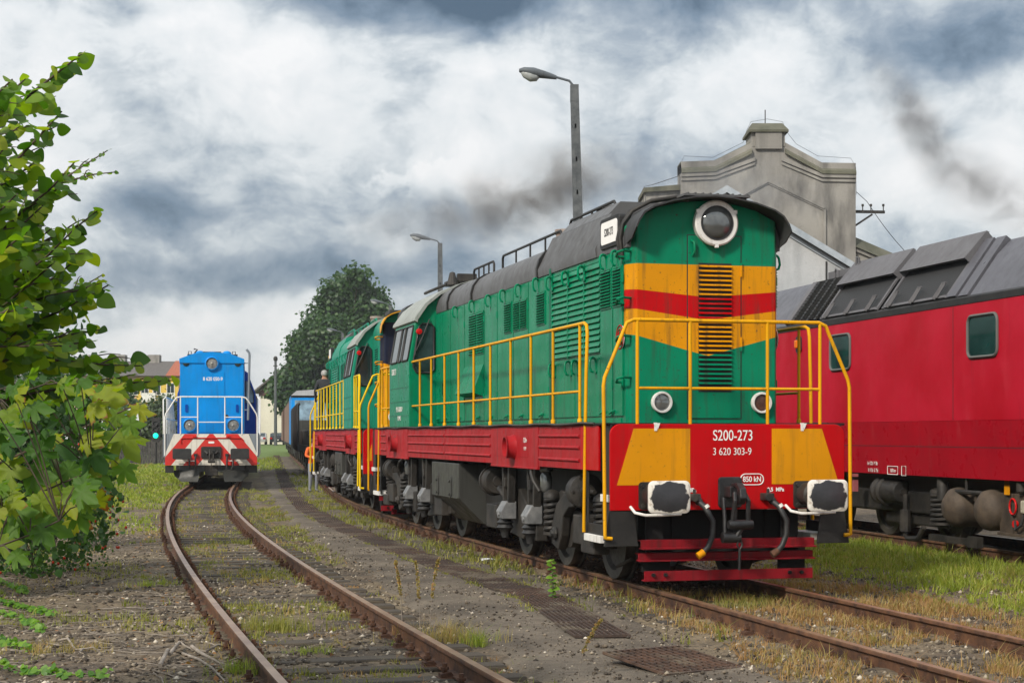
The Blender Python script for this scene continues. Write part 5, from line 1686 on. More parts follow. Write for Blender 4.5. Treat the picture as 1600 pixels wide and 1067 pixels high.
# ------------------------------------------------------------------ the old gabled building and the white shed
def stucco(name, c1, c2, stain, amount=.8):
    m, n, b = new_mat(name)
    oc = coords(n)
    c = n.mix(n.map(n.noise(oc, .5, 6, .6), .33, .68), c1, c2)
    st = n.noise(n.scale(oc, (1.3, 1.3, .35)), 1.0, 6, .6)
    c = n.mix(n.map(st, .45, .68, 0, amount), c, stain)
    c = n.mix(n.map(n.noise(oc, 4, 6, .7), .55, .75, 0, .45), c, tuple(x * .55 for x in c1))
    n.set(b, 'Base Color', c)
    b.inputs['Roughness'].default_value = .92
    bump(n, b, n.noise(oc, 14, 5), .35, .03)
    return m


M['stucco'] = stucco('old grey render', (.20, .19, .175), (.33, .315, .285), (.06, .058, .056))
M['moss_stone'] = stucco('mossy coping', (.085, .085, .062), (.16, .155, .115), (.04, .045, .025))
M['white_render'] = stucco('patchy white render', (.34, .36, .38), (.49, .50, .51), (.19, .20, .21), .6)
M['zinc'] = rough_mat('weathered zinc flashing', (.28, .32, .36), (.42, .46, .50), 4, .5, .15)
M['roof_tar'] = rough_mat('tar roofing', (.05, .05, .05), (.10, .10, .10), 4, .85, .3)


def strip(mb, pts, w, y0, y1):
    """a moulding of height w hanging below a polyline in the facade plane"""
    for (x0, z0), (x1, z1) in zip(pts, pts[1:]):
        if abs(x1 - x0) < .02:
            continue
        mb.prism([(x0, z0), (x1, z1), (x1, z1 - w), (x0, z0 - w)], 'y', y0, y1)


def make_building():
    root = thing('gabled_building', 'tall old grey rendered building with stepped mossy gable behind the locomotives', 'building', (0, 60, -.2))
    top = [(6.12, 11.75), (7.35, 11.80), (8.66, 12.45), (9.86, 12.45), (11.2, 11.72), (12.42, 11.70)]
    Y = 0
    m = MB(); m.prism([(6.12, 0)] + top + [(12.42, 0)], 'y', .12, 1.5); wall = m.build('wall', 'stucco', root)
    m = MB(); m.prism([(8.66, 12.3), (9.86, 12.3), (9.86, 12.85), (8.66, 12.85)], 'y', .10, 1.6); m.prism([(8.78, 12.83), (9.74, 12.83), (9.74, 12.2), (8.78, 12.2)], 'y', .0, .13)
    pier = m.build('gable_pier', 'stucco', wall)
    m = MB(); m.loft([[(8.55, -.05, 12.80), (9.97, -.05, 12.80), (9.97, 1.75, 12.80), (8.55, 1.75, 12.80)], [(8.55, -.05, 12.88), (9.97, -.05, 12.88), (9.97, 1.75, 12.88), (8.55, 1.75, 12.88)], [(8.72, .45, 13.2), (9.82, .45, 13.2), (9.82, 1.2, 13.2), (8.72, 1.2, 13.2)]])
    m.build('pier_cap', 'moss_stone', pier)
    m = MB()
    for pts in (top[:3], top[3:]):
        for (x0, z0), (x1, z1) in zip(pts, pts[1:]):
            m.loft([[(x0, -.02, z0 - .42), (x0, .0, z0 - .30), (x0, .5, z0 + .06), (x0, 1.6, z0 + .06), (x0, 1.6, z0 - .3)], [(x1, -.02, z1 - .42), (x1, .0, z1 - .30), (x1, .5, z1 + .06), (x1, 1.6, z1 + .06), (x1, 1.6, z1 - .3)]])
    m.build('coping', 'moss_stone', wall)
    m = MB()
    strip(m, [(x, z - .42) for x, z in top[:2]] + [(8.78, top[2][1] - .55)], .13, .02, .12); strip(m, [(9.74, 12.45 - .55)] + [(x, z - .42) for x, z in top[4:]], .13, .02, .12)
    strip(m, [(x, z - .60) for x, z in top[:2]] + [(8.78, top[2][1] - .72)], .09, .06, .12); strip(m, [(9.74, 12.45 - .72)] + [(x, z - .60) for x, z in top[4:]], .09, .06, .12)
    m.build('cornice', 'stucco', wall)
    m = MB()
    lo = [(6.95, 9.9), (9.25, 11.1), (11.30, 10.12)]
    strip(m, lo, .10, .04, .12); strip(m, [(x, z - .10) for x, z in lo], .06, .08, .12)
    m.span((11.24, .04, 7.0), (11.33, .12, 10.06))
    m.build('gable_moulding', 'stucco', wall)
    m = MB(); m.prism([(6.3, 0), (6.3, 10.6), (9.25, 11.6), (12.2, 10.6), (12.2, 0)], 'y', 1.5, 16); m.build('rear_block', 'stucco', root)
    m = MB(); m.span((4.85, .6, 0), (6.12, 3, 10.75)); lw = m.build('side_wing', 'stucco', root)
    m = MB(); m.prism([(4.78, 10.70), (4.78, 10.86), (6.12, 10.98), (6.12, 10.78)], 'y', .45, 3.1); m.build('wing_coping', 'moss_stone', lw)
    m = MB(); m.prism([(12.42, 0), (12.42, 8.75), (17.5, 6.6), (17.5, 0)], 'y', .3, 1.6); rw = m.build('lower_wing', 'stucco', root)
    m = MB(); m.loft([[(12.42, .1, 8.68), (12.42, .6, 9.12), (12.42, 1.7, 9.12), (12.42, 1.7, 8.68)], [(17.5, .1, 6.5), (17.5, .6, 6.94), (17.5, 1.7, 6.94), (17.5, 1.7, 6.5)]]); m.build('wing_coping', 'moss_stone', rw)
    m = MB(); strip(m, [(12.42, 8.68), (17.5, 6.5)], .14, .2, .3); m.build('wing_cornice', 'stucco', rw)
    # iron arm for wires
    m = MB(); m.bar((12.42, .5, 10.0), (13.55, .5, 9.98), .1, .1); m.bar((12.42, .5, 9.45), (13.1, .5, 9.9), .07, .07)
    for x in (12.75, 13.05, 13.5):
        m.lathe([(.02, 0), (.02, .18), (.045, .19), (.045, .27), (0, .28)], (x, .5, 10.0), (0, 0, 1), 8)
    m.build('wire_bracket', 'bogie', root)
    m = MB()
    m.tube([(6.08, .4, 9.5), (6.06, .3, 11.6), (6.25, .4, 12.0), (7.3, .4, 11.95), (8.4, .4, 12.5), (8.5, .3, 12.9), (8.7, .6, 13.28), (9.3, .6, 13.38), (9.85, .6, 13.28), (10.0, .3, 12.8), (10.3, .3, 12.42), (11.1, .4, 12.0), (12.3, .4, 11.92), (12.48, .4, 11.6), (12.5, .4, 10.6)], .007, 5)
    m.tube([(9.25, .8, 13.1), (9.25, .8, 13.75)], .02, 6); m.tube([(5.2, .5, 11.0), (4.8, .5, 10.9), (4.75, .5, 10.0)], .012, 5); m.tube([(5.2, .5, 11.0), (6.1, .5, 11.3)], .012, 5)
    m.build('lightning_conductor', 'bogie', root)
    m = MB(); m.tube([(12.5, .4, 10.7), (12.9, .45, 10.35)] + [(12.9 + 1.9 * t, .45, 10.35 - 2.3 * t + 1.1 * (t * t - t) * .6) for t in np.linspace(.1, 1, 9)], .012, 5); m.build('hanging_wire', 'rubber', root)
    return root


make_building()
sh = thing('shed', 'white rendered shed gable with zinc roof edge in front of the old building', 'shed', (0, 50, -.2))
gx0, gz0, sl_ = 6.42, 9.16, .606
m = MB(); m.prism([(gx0 - 5.4, 0), (gx0 - 5.4, gz0 - 5.4 * sl_), (gx0, gz0), (gx0 + 5.4, gz0 - 5.4 * sl_), (gx0 + 5.4, 0)], 'y', 0, .35); w = m.build('wall', 'white_render', sh)
m = MB(); m.span((9.42, -.02, 6.55), (9.47, .01, 7.1)); m.build('wall_slot', 'rubber', w)
m = MB()
for s in (-1, 1):
    m.prism([(gx0, gz0 + .02), (gx0 + s * 5.7, gz0 + .02 - 5.7 * sl_), (gx0 + s * 5.7, gz0 + .16 - 5.7 * sl_), (gx0, gz0 + .16)], 'y', -.22, 9.8)
rf = m.build('roof', 'roof_tar', sh)
m = MB()
for s in (-1, 1):
    m.prism([(gx0, gz0 - .02), (gx0 + s * 5.72, gz0 - .02 - 5.72 * sl_), (gx0 + s * 5.72, gz0 + .19 - 5.72 * sl_), (gx0, gz0 + .19)], 'y', -.30, -.222)
    m.prism([(gx0, gz0 - .16), (gx0 + s * 5.6, gz0 - .16 - 5.6 * sl_), (gx0 + s * 5.6, gz0 - .06 - 5.6 * sl_), (gx0, gz0 - .06)], 'y', -.06, 0)
m.build('verge_flashing', 'zinc', rf)
m = MB()
for sx in (-1, 1):
    m.span((gx0 + sx * 5.4, .35, 0), (gx0 + sx * 5.1, 9.5, gz0 - 5.4 * sl_))
m.build('side_wall', 'white_render', sh)


# ------------------------------------------------------------------ street lamps on concrete poles
M['concrete'] = rough_mat('grey concrete pole', (.06, .068, .075), (.13, .14, .145), 6, .85, .3)
M['lamp_grey'] = paint('grey lamp housing', (.11, .125, .14), .45, .4)
M['lamp_glass'] = rough_mat('frosted lamp cover', (.28, .30, .30), (.48, .5, .48), 5, .3, .1)


def street_lamp(base, H, label, lean=0.0, arm=.55):
    root = thing('street_lamp', label, 'street lamp', base, 0, 'street lamps beside the tracks')
    m = MB()
    w0, w1 = .30, .20
    zs = np.linspace(.2, H - .5, 13)
    lf = lambda z: -lean * z / H
    for s in (-1, 1):           # two legs joined by webs
        m.loft([[(lf(z) + s * .05 + s * 0, -.08, z) if False else (lf(z) + s * (w0 + (w1 - w0) * z / H) / 2, -.09, z), (lf(z) + s * .02, -.09, z), (lf(z) + s * .02, .09, z), (lf(z) + s * (w0 + (w1 - w0) * z / H) / 2, .09, z)] for z in (0, H)])
    for z in zs:
        m.box((lf(z), 0, z), (.07, .17, .3 if z < H * .6 else .9))
    m.box((lf(H), 0, H - .1), (.2, .19, .4))
    m.build('pole', 'concrete', root)
    t = lf(H)
    m = MB(); m.tube([(t, 0, H - .1), (t, 0, H + .05), (t - .12, 0, H + .2), (t - arm, 0, H + .32)], .03, 8); m.build('arm', 'lamp_grey', root, smooth=50)
    m = MB()
    ring = lambda x, z, w, h: [(x, w * math.cos(a), z + h * math.sin(a)) for a in [2 * PI * k / 14 for k in range(14)]]
    X = t - arm
    m.loft([ring(X + .12, H + .28, .04, .05), ring(X, H + .31, .07, .07), ring(X - .15, H + .345, .10, .09), ring(X - .42, H + .40, .15, .12), ring(X - .66, H + .44, .13, .09), ring(X - .78, H + .45, .05, .04)])
    hd = m.build('lamp_head', 'lamp_grey', root, smooth=50)
    m = MB(); m.loft([ring(X - .28, H + .30, .03, .02), ring(X - .36, H + .29, .11, .10), ring(X - .52, H + .32, .13, .14), ring(X - .68, H + .38, .10, .10), ring(X - .74, H + .41, .03, .03)]); m.build('lamp_cover', 'lamp_glass', hd, smooth=50)
    return root


street_lamp((1.78, 40, -.2), 10.2, 'tallest looking street lamp, its grey pole rising behind the nearest green locomotive', .28)
street_lamp((-3.15, 74, -.2), 10.3, 'street lamp seen above the roof of the nearest cab, left of the big lamp', .05)
street_lamp((-8.0, 110, -.2), 10.3, 'small street lamp head in front of the tree just left of the near cab roof', .05)
street_lamp((-14.2, 140, -.2), 10.3, 'farthest street lamp head in front of the middle of the large tree', .05)
pl = thing('utility_pole', 'thin tall pole in front of the white house with red roof', 'pole', (-27.0, 190, .3))
m = MB(); m.tube([(0, 0, 0), (0, 0, 9.8)], [.2, .14], 10); m.build('pole', 'concrete', pl)
m = MB(); m.lathe([(.15, 0), (.24, .1), (.24, .4), (.1, .55), (0, .56)], (0, 0, 9.75), (0, 0, 1), 10); m.box((0, -.1, 9.2), (.5, .1, .1)); m.build('pole_top', 'bogie', pl)

# ------------------------------------------------------------------ far background
M['far_grass'] = rough_mat('far grass', (.07, .13, .02), (.15, .20, .05), 1.5, .95, .5, 6)
bk = np.linspace(0, 1, 9)
vs = []
for t in bk:
    for s in np.linspace(0, 1, 9):
        vs.append((-70 + 90 * s, 135 + 110 * t, -.25 + .66 * min(1, t * 2.0)))
idx = np.array([(r * 9 + c, r * 9 + c + 1, (r + 1) * 9 + c + 1, (r + 1) * 9 + c) for r in range(8) for c in range(8)])
tag(np_mesh('grass_bank', np.array(vs), idx, 'far_grass', smooth=True), kind='structure')

M['wall_cream'] = stucco('cream house render', (.62, .58, .48), (.74, .70, .60), (.5, .46, .38), .3)
M['wall_pink'] = stucco('pale pink render', (.50, .34, .26), (.58, .40, .31), (.40, .28, .22), .3)
M['wall_yellow'] = stucco('yellow render', (.62, .42, .07), (.70, .50, .10), (.5, .36, .08), .3)
M['tile_red'] = rough_mat('red roof tiles', (.26, .07, .035), (.40, .13, .07), 8, .85, .4)
M['tile_grey'] = rough_mat('dark grey roof tiles', (.075, .07, .065), (.14, .125, .115), 6, .85, .4)
M['brick_brown'] = rough_mat('dark brown boards', (.075, .032, .028), (.13, .06, .05), 6, .85, .3)
hs = thing('house', 'white house with brown stepped gable and red tiled roof at the end of the tracks', 'house', (-28.9, 215, .3))
hs.scale = (1.65, 1.65, 1.5)
m = MB(); m.prism([(-2.2, 0), (-2.2, 4.7), (0, 6.4), (5, 6.4), (5, 0)], 'y', 0, 8); w = m.build('wall', 'wall_cream', hs)
m = MB(); m.prism([(-2.3, 4.55), (-.1, 6.35), (3.6, 6.35), (3.6, 5.75), (.2, 5.75), (.2, 5.2), (-.6, 5.2), (-.6, 4.7), (-1.3, 4.7), (-1.3, 4.2), (-2.3, 4.2)], 'y', -.08, 0); m.build('gable_cladding', 'brick_brown', w)
m = MB(); m.prism([(-2.7, 4.45), (-.3, 6.55), (-.3, 6.75), (-2.7, 4.62)], 'y', -.5, 8.3); rfh = m.build('roof', 'tile_grey', hs)
m = MB(); m.loft([[(-.3, -.5, 6.35), (5.2, -.5, 6.35), (5.2, 8.3, 6.35), (-.3, 8.3, 6.35)], [(1.0, 3.0, 7.4), (4.2, 3.0, 7.4), (4.2, 5, 7.4), (1.0, 5, 7.4)]]); m.build('hip_roof', 'tile_red', rfh)
m = MB(); m.span((.0, -.05, 1.35), (1.25, .0, 2.15)); m.build('window', 'glass', w)
m = MB(); m.span((-.1, -.08, 1.28), (1.35, -.0, 1.34)); m.span((-2.2, -.06, 4.1), (5, 0, 4.2)); m.build('ledge', 'wall_cream', w)


def far_trees_done():
    pass


ap = thing('apartment_building', 'yellow and pink apartment block with grey tiled roof beyond the fence', 'apartment building', (-36, 180, -.2))
m = MB(); m.prism([(-14, 0), (-14, 8.2), (0, 8.2), (0, 0)], 'y', 0, 10); w = m.build('wall', 'wall_pink', ap)
m = MB(); m.span((-4.6, -.12, 0), (-.05, 0, 8.0)); m.span((-9.2, -.12, 0), (-5.6, 0, 8.0)); m.build('yellow_bay', 'wall_yellow', w)
m = MB(); m.prism([(-.6, 8.2), (10.3, 8.2), (6, 9.9), (3.6, 9.9)], 'x', -14.5, 0) if False else m.prism([(-.5, 8.2), (10.5, 8.2), (5, 10.0)], 'x', -14.5, -1.4); rfa = m.build('roof', 'tile_grey', ap)
m = MB(); m.prism([(-.5, 8.2), (10.5, 8.2), (5, 10.05)], 'x', -1.4, .3); m.build('red_roof', 'tile_red', rfa)
for x in (-12, -8.2, -4.4):
    m = MB(); m.span((x, 4.4, 9.3), (x + 1.3, 5.6, 10.7)); m.build('chimney', 'stucco', rfa)
M['frame_white'] = paint('white window frame', (.68, .67, .64), .5, .1)
for fl in (1.0, 3.7, 6.1):
    for x in (-10.2, -8.6, -6.9, -4.9, -3.7, -2.4, -.9):
        m = MB(); m.span((x - .45, -.16, fl), (x + .45, -.13, fl + 1.35)); wf = m.build('window', 'frame_white', ap)
        m = MB(); m.span((x - .36, -.175, fl + .08), (x - .03, -.165, fl + 1.27)); m.span((x + .03, -.175, fl + .08), (x + .36, -.165, fl + 1.27)); m.build('pane', 'glass', wf)
    for x in (-3.1, -1.0, -7.4):
        m = MB(); m.span((x - .75, -1.0, fl - .75), (x + .75, -.13, fl - .65)); m.span((x - .75, -1.02, fl - .65), (x + .75, -.96, fl + .25)); m.build('balcony', 'frame_white', ap)

# board fence, signal and banners
M['fence'] = rough_mat('dark weathered boards', (.03, .028, .028), (.09, .08, .075), 4, .85, .3)
fe = thing('board_fence', 'dark board fence with posts at the back of the grass on the left', 'fence', (0, 105, -.2))
m = MB()
for k in range(150):
    m.box((-46 + .165 * k, random.uniform(-.01, .01), .8 + random.uniform(-.02, .02)), (.14, .03, 1.56))
m.build('board', 'fence', fe)
for k in range(10):
    m = MB(); m.box((-46 + 2.7 * k, -.07, .85), (.12, .1, 1.75)); m.build('post', 'black', fe)
M['green_lamp'] = emis('lit green signal', (.0, .62, .36), 1.3)
sg = thing('signal', 'small black signal with a lit green lamp beside the blue locomotive', 'signal', (-22.25, 104, -.2))
m = MB(); m.tube([(0, 0, 0), (0, 0, 1.4)], .06, 8); m.build('post', 'black', sg)
m = MB(); m.prism(rrect(0, 2.2, .5, 1.5, .12), 'y', -.1, .1); hd = m.build('signal_head', 'black', sg)
m = MB(); m.lathe([(.17, .0), (.15, .06), (0, .08)], (0, -.1, 1.82), (0, -1, 0), 16); m.build('green_light', 'green_lamp', hd)
m = MB()
for z in (2.2, 2.58):
    m.lathe([(.17, .0), (.17, .1), (.14, .1), (.14, .02), (0, .02)], (0, -.1, z), (0, -1, 0), 16)
m.build('dark_light', 'rubber', hd)
M['banner'] = paint('white banner', (.66, .68, .70), .6, .1)
M['banner_blue'] = paint('blue lettering', (.06, .25, .6), .6, .0)
M['banner_grey'] = paint('grey lettering', (.40, .42, .45), .6, .0)
for (x, z, w_, h_, s, mt, lab) in ((-25.2, 3.1, 3.2, .9, 'etrie', 'banner_blue', 'white banner with blue lettering behind the maple leaves'), (-26.3, 1.95, 4.4, 1.3, 'DAN', 'banner_grey', 'white banner with grey lettering above the board fence')):
    b = thing('banner', lab, 'banner', (x, 106.0, -.2))
    m = MB(); m.box((0, 0, z), (w_, .04, h_)); m.build('sheet', 'banner', b)
    m = MB()
    for sx in (-1, 1):
        m.tube([(sx * w_ / 2.1, .06, 0), (sx * w_ / 2.1, .06, z + h_ / 2)], .04, 6)
    m.build('post', 'black', b)
    text(s, h_ * .8, mt, b, (.5, -.025, z), sx=1)


def parked_car(label, loc, rz, paint_m):
    root = thing('parked_car', label, 'car', loc, rz)
    sec = [(-2.1, .35), (-2.15, .75), (-1.95, .95), (-1.1, 1.02), (-.45, 1.46), (1.2, 1.5), (1.85, 1.05), (2.05, .95), (2.08, .4)]
    m = MB(); n = 5
    rings = []
    for k in range(n):
        x = -.85 + 1.7 * k / (n - 1)
        sh_ = .93 if k in (0, n - 1) else 1.0
        rings.append([(x, y * (.985 if sh_ < 1 else 1), .35 + (z - .35) * (sh_ if z > .8 else 1)) for y, z in sec])
    m.loft(rings); m.build('body', paint_m, root, bevel=.05)
    m = MB(); m.prism([(1.25, 1.46), (1.83, 1.08), (1.86, 1.10), (1.28, 1.49)], 'x', -.68, .68); m.prism([(-1.05, 1.06), (-.46, 1.43), (-.49, 1.46), (-1.08, 1.08)], 'x', -.68, .68); m.build('windscreen', 'glass', root)
    for sx in (-1, 1):
        m = MB(); m.prism([(-.85, 1.06), (-.4, 1.36), (1.1, 1.40), (1.5, 1.06)], 'x', sx * .845, sx * .862); m.build('side_window', 'glass', root)
        for y in (-1.35, 1.35):
            m = MB(); m.lathe([(0, 0), (.2, .02), (.3, .02), (.32, 0), (.32, -.18), (0, -.18)], (sx * .86, y, .32), (sx, 0, 0), 18); m.build('wheel', 'rubber', root, smooth=30)
        m = MB(); m.box((sx * .68, -2.1, .82), (.28, .14, .2)); m.build('tail_light', 'red_lens', root)
    m = MB(); m.box((0, -2.15, .62), (.5, .03, .12)); m.build('number_plate', 'white_clean', root)
    return root


M['car_dark'] = paint('dark car paint', (.03, .035, .042), .25, .05)
M['car_silver'] = paint('silver car paint', (.45, .46, .48), .25, .05)
parked_car('dark car with red tail lights parked in front of the white house', (-28.9, 205, .39), .1, 'car_dark')
parked_car('silver car half hidden behind the blue locomotive by the house', (-31.4, 207, .39), .1, 'car_silver')


# ------------------------------------------------------------------ two railway workers by the far end of the second green locomotive
def person(label, loc, rz, joints, shirt, legs_m, hair):
    root = thing('person', label, 'person', loc, rz)
    P = dict(pelvis=(0, 0, .95), waist=(0, 0, 1.12), chest=(0, -.02, 1.36), neck=(0, -.02, 1.50), head=(0, -.03, 1.62), crown=(0, -.03, 1.73),
             sl=(-.19, 0, 1.42), el=(-.27, .02, 1.14), wl=(-.27, -.08, .90), sr=(.19, 0, 1.42), er=(.27, .02, 1.14), wr=(.27, -.08, .90), hl_=(-.27, -.12, .82), hr_=(.27, -.12, .82),
             tl=(-.10, 0, .90), kl=(-.11, -.02, .50), al=(-.11, .03, .09), fl=(-.12, -.14, .04), tr=(.10, 0, .90), kr=(.11, -.02, .50), ar=(.11, .03, .09), fr=(.12, -.14, .04))
    P.update(joints)
    Rr = dict(pelvis=.15, waist=.14, chest=.17, neck=.055, head=.095, crown=.07, sl=.075, el=.05, wl=.035, sr=.075, er=.05, wr=.035, hl_=.04, hr_=.04, tl=.10, kl=.065, al=.045, fl=.04, tr=.10, kr=.065, ar=.045, fr=.04)
    E_ = [('pelvis', 'waist'), ('waist', 'chest'), ('chest', 'neck'), ('neck', 'head'), ('head', 'crown'), ('chest', 'sl'), ('sl', 'el'), ('el', 'wl'), ('wl', 'hl_'), ('chest', 'sr'), ('sr', 'er'), ('er', 'wr'), ('wr', 'hr_'),
          ('pelvis', 'tl'), ('tl', 'kl'), ('kl', 'al'), ('al', 'fl'), ('pelvis', 'tr'), ('tr', 'kr'), ('kr', 'ar'), ('ar', 'fr')]
    names = list(P)
    me = bpy.data.meshes.new('body')
    me.from_pydata([P[k] for k in names], [(names.index(a), names.index(b)) for a, b in E_], [])
    m_, n, b = new_mat('clothed figure')
    z = n.n('ShaderNodeSeparateXYZ', Vector=coords(n)).outputs[2]
    c = n.mix(n.math('GREATER_THAN', z, .96), legs_m, shirt)
    c = n.mix(n.math('GREATER_THAN', z, 1.5), c, (.42, .22, .15))
    c = n.mix(n.math('LESS_THAN', z, .1), c, (.02, .018, .015))
    n.set(b, 'Base Color', c); b.inputs['Roughness'].default_value = .8
    me.materials.append(m_)
    o = bpy.data.objects.new('body', me); col.objects.link(o); o.parent = root
    o.modifiers.new('skin', 'SKIN')
    sv = me.skin_vertices[0].data
    for i, k in enumerate(names):
        sv[i].radius = (Rr[k], Rr[k] * (.75 if k in ('waist', 'chest', 'pelvis') else 1)); sv[i].use_root = (k == 'pelvis')
    s = o.modifiers.new('smooth', 'SUBSURF'); s.levels = 2; s.render_levels = 2
    hm = MB(); hm.lathe([(.10, 0), (.105, .05), (.085, .11), (.04, .14), (0, .145)], Vector(P['head']) + Vector((0, .015, .0)), (0, .1, 1), 14); hm.build('hair', hair, root, smooth=60)
    hm = MB()
    for s_ in (-1, 1):
        hm.lathe([(.01, 0), (.008, .01), (0, .012)], Vector(P['head']) + Vector((s_ * .035, -.088, .0)), (0, -1, 0), 8)
    hm.build('eye', 'rubber', root)
    return root


M['hair_grey'] = rough_mat('grey hair', (.25, .24, .23), (.4, .39, .38), 20, .7, .3)
M['hair_brown'] = rough_mat('brown hair', (.04, .025, .015), (.09, .06, .04), 20, .7, .3)
Qp, Tp = T2.frame_at(17.15 + 15.2, 18.33)
person('grey haired person in dark jacket standing on the railed walkway of the second locomotive', (-5.52, 49.0, 1.84), R(180), {}, (.02, .022, .028), (.03, .03, .04), 'hair_grey')
person('person in orange work jacket standing on the ground by the far wagon', (-6.40, 53.6, -.18), R(30), dict(el=(-.3, -.1, 1.2), wl=(-.2, -.3, 1.15), hl_=(-.16, -.38, 1.16)), (.62, .11, .015), (.20, .21, .24), 'hair_brown')

# ------------------------------------------------------------------ foliage helpers
M['lime_leaf'] = leaf_mat('lime leaves', [(0, (.024, .080, .010)), (.35, (.07, .17, .010)), (.7, (.16, .28, .012)), (1, (.36, .40, .02))], trans=.55)
M['maple_leaf'] = leaf_mat('maple leaves', [(0, (.032, .105, .012)), (.5, (.09, .19, .010)), (1, (.28, .31, .012))], edge=(.20, .06, .012), trans=.5, rough=.62)
M['bush_leaf'] = leaf_mat('bush leaves', [(0, (.010, .034, .006)), (.6, (.028, .085, .012)), (1, (.07, .16, .016))], trans=.35)
M['rose_leaf'] = leaf_mat('rose leaves', [(0, (.016, .045, .008)), (.6, (.04, .11, .018)), (.9, (.08, .17, .02)), (1, (.16, .09, .03))], trans=.35)
M['tree_leaf'] = leaf_mat('dark tree leaves', [(0, (.014, .042, .014)), (.6, (.034, .085, .020)), (1, (.075, .15, .03))], trans=.35)
M['grey_leaf'] = leaf_mat('grey green leaves', [(0, (.035, .060, .028)), (1, (.10, .14, .065))], trans=.3)
M['copper_leaf'] = leaf_mat('coppery leaves', [(0, (.045, .030, .018)), (1, (.14, .085, .045))], trans=.3)
M['ivy_leaf'] = leaf_mat('bright ivy leaves', [(0, (.06, .17, .015)), (1, (.20, .36, .03))], trans=.4)
M['grass_green'] = leaf_mat('green grass', [(0, (.12, .18, .014)), (.6, (.25, .31, .03)), (1, (.46, .42, .12))], trans=.35, rough=.6)
M['grass_dry'] = leaf_mat('dry yellow grass', [(0, (.20, .17, .045)), (.6, (.34, .27, .09)), (1, (.42, .22, .10))], trans=.3, rough=.7)
M['weed_yellow'] = leaf_mat('yellow green weed', [(0, (.12, .15, .025)), (.6, (.24, .24, .045)), (1, (.36, .30, .07))], trans=.35, rough=.6)
M['weed_red'] = leaf_mat('reddish dry weed', [(0, (.22, .11, .045)), (.6, (.34, .20, .08)), (1, (.40, .30, .12))], trans=.3, rough=.7)
M['dead_leaf'] = leaf_mat('fallen dry leaves', [(0, (.10, .045, .018)), (.5, (.26, .11, .035)), (1, (.40, .22, .07))], trans=.2, rough=.7)
M['stone'] = leaf_mat('gravel stones', [(0, (.028, .021, .015)), (.45, (.11, .085, .06)), (.8, (.30, .25, .185)), (1, (.62, .56, .47))], trans=0.0, rough=.9)
M['bark'] = rough_mat('brown bark', (.035, .026, .018), (.10, .075, .05), 8, .9, .4)
M['twig'] = rough_mat('dead grey wood', (.14, .115, .09), (.36, .31, .26), 9, .85, .3)
M['berry'] = paint('red rose hips', (.42, .035, .012), .3, .1, streak=False)


def leaf_tpl(n=8, w=.46, fold=.09, droop=.22):
    """rounded, pointed leaf; length 1 along +y, rows of left, middle, right"""
    v = []
    for i in range(n + 1):
        t = i / n
        hw = w * (math.sin(PI * t ** .70) ** .72) if 0 < i < n else (.03 if i == 0 else 0.004)
        zd = -droop * t * t
        v += [(-hw, t, zd + fold * hw), (0, t, zd), (hw, t, zd + fold * hw)]
    f = []
    for i in range(n):
        a = 3 * i
        f += [(a, a + 1, a + 4, a + 3), (a + 1, a + 2, a + 5, a + 4)]
    return np.array(v), np.array(f)


def maple_tpl():
    half = [(.0, .0), (.10, .02), (.22, -.10), (.30, -.02), (.46, -.04), (.42, .10), (.50, .22), (.36, .24), (.30, .30), (.46, .38), (.60, .60), (.46, .58), (.40, .68), (.26, .56), (.20, .52), (.22, .72), (.16, .78), (.10, .92), (.0, 1.05)]
    out = half + [(-x, y) for x, y in half[-2:0:-1]]
    c = (0, .33)
    v = [(c[0], c[1], 0)] + [(x, y, (-.16 if math.hypot(x, y - .33) > .42 else .05) - .1 * x * x) for x, y in out]
    f = [(0, i, i % len(out) + 1) for i in range(1, len(out) + 1)]
    rim = [0] + [min(1.0, math.hypot(x, y - .33) / .55) for x, y in out]
    return np.array(v), np.array(f), np.array(rim)


LEAF, LEAF_F = leaf_tpl()
LEAF_S, LEAF_SF = leaf_tpl(3)
MAPLE, MAPLE_F, MAPLE_R = maple_tpl()
QUAD = np.array([(-.4, 0, 0), (.4, 0, .05), (.35, 1, 0), (-.35, 1, .05)]); QUAD_F = np.array([(0, 1, 2, 3)])


def unit(a):
    return a / np.maximum(1e-9, np.linalg.norm(a, axis=-1, keepdims=True))


def leaves(name, mat, P, D, N, S, tpl, parent=None, tint=None):
    """a mesh of leaves at P pointing along D, facing N, of size S"""
    v, f = tpl[0], tpl[1]
    D = unit(D); N = N - D * (N * D).sum(-1, keepdims=True); N = unit(N); X_ = np.cross(D, N)
    V = P[:, None] + S[:, None, None] * (v[None, :, 0:1] * X_[:, None] + v[None, :, 1:2] * D[:, None] + v[None, :, 2:3] * N[:, None])
    n = len(v)
    F = f[None] + (np.arange(len(P)) * n)[:, None, None]
    if tint is None:
        tint = rng.random(len(P))
    return np_mesh(name, V.reshape(-1, 3), F.reshape(-1, f.shape[1]), mat, parent, np.repeat(tint, len(f)), np.tile(tpl[2], len(P)) if len(tpl) > 2 else None)


def bough(a, b, sag, n=14, wob=.05):
    a, b = np.array(a, float), np.array(b, float)
    t = np.linspace(0, 1, n)[:, None]
    p = a + (b - a) * t
    p[:, 2] += sag * 4 * t[:, 0] * (1 - t[:, 0])
    w = np.cumsum(rng.normal(0, wob / math.sqrt(n), (n, 3)), 0)
    return p + w * t * (1 - t * .5)


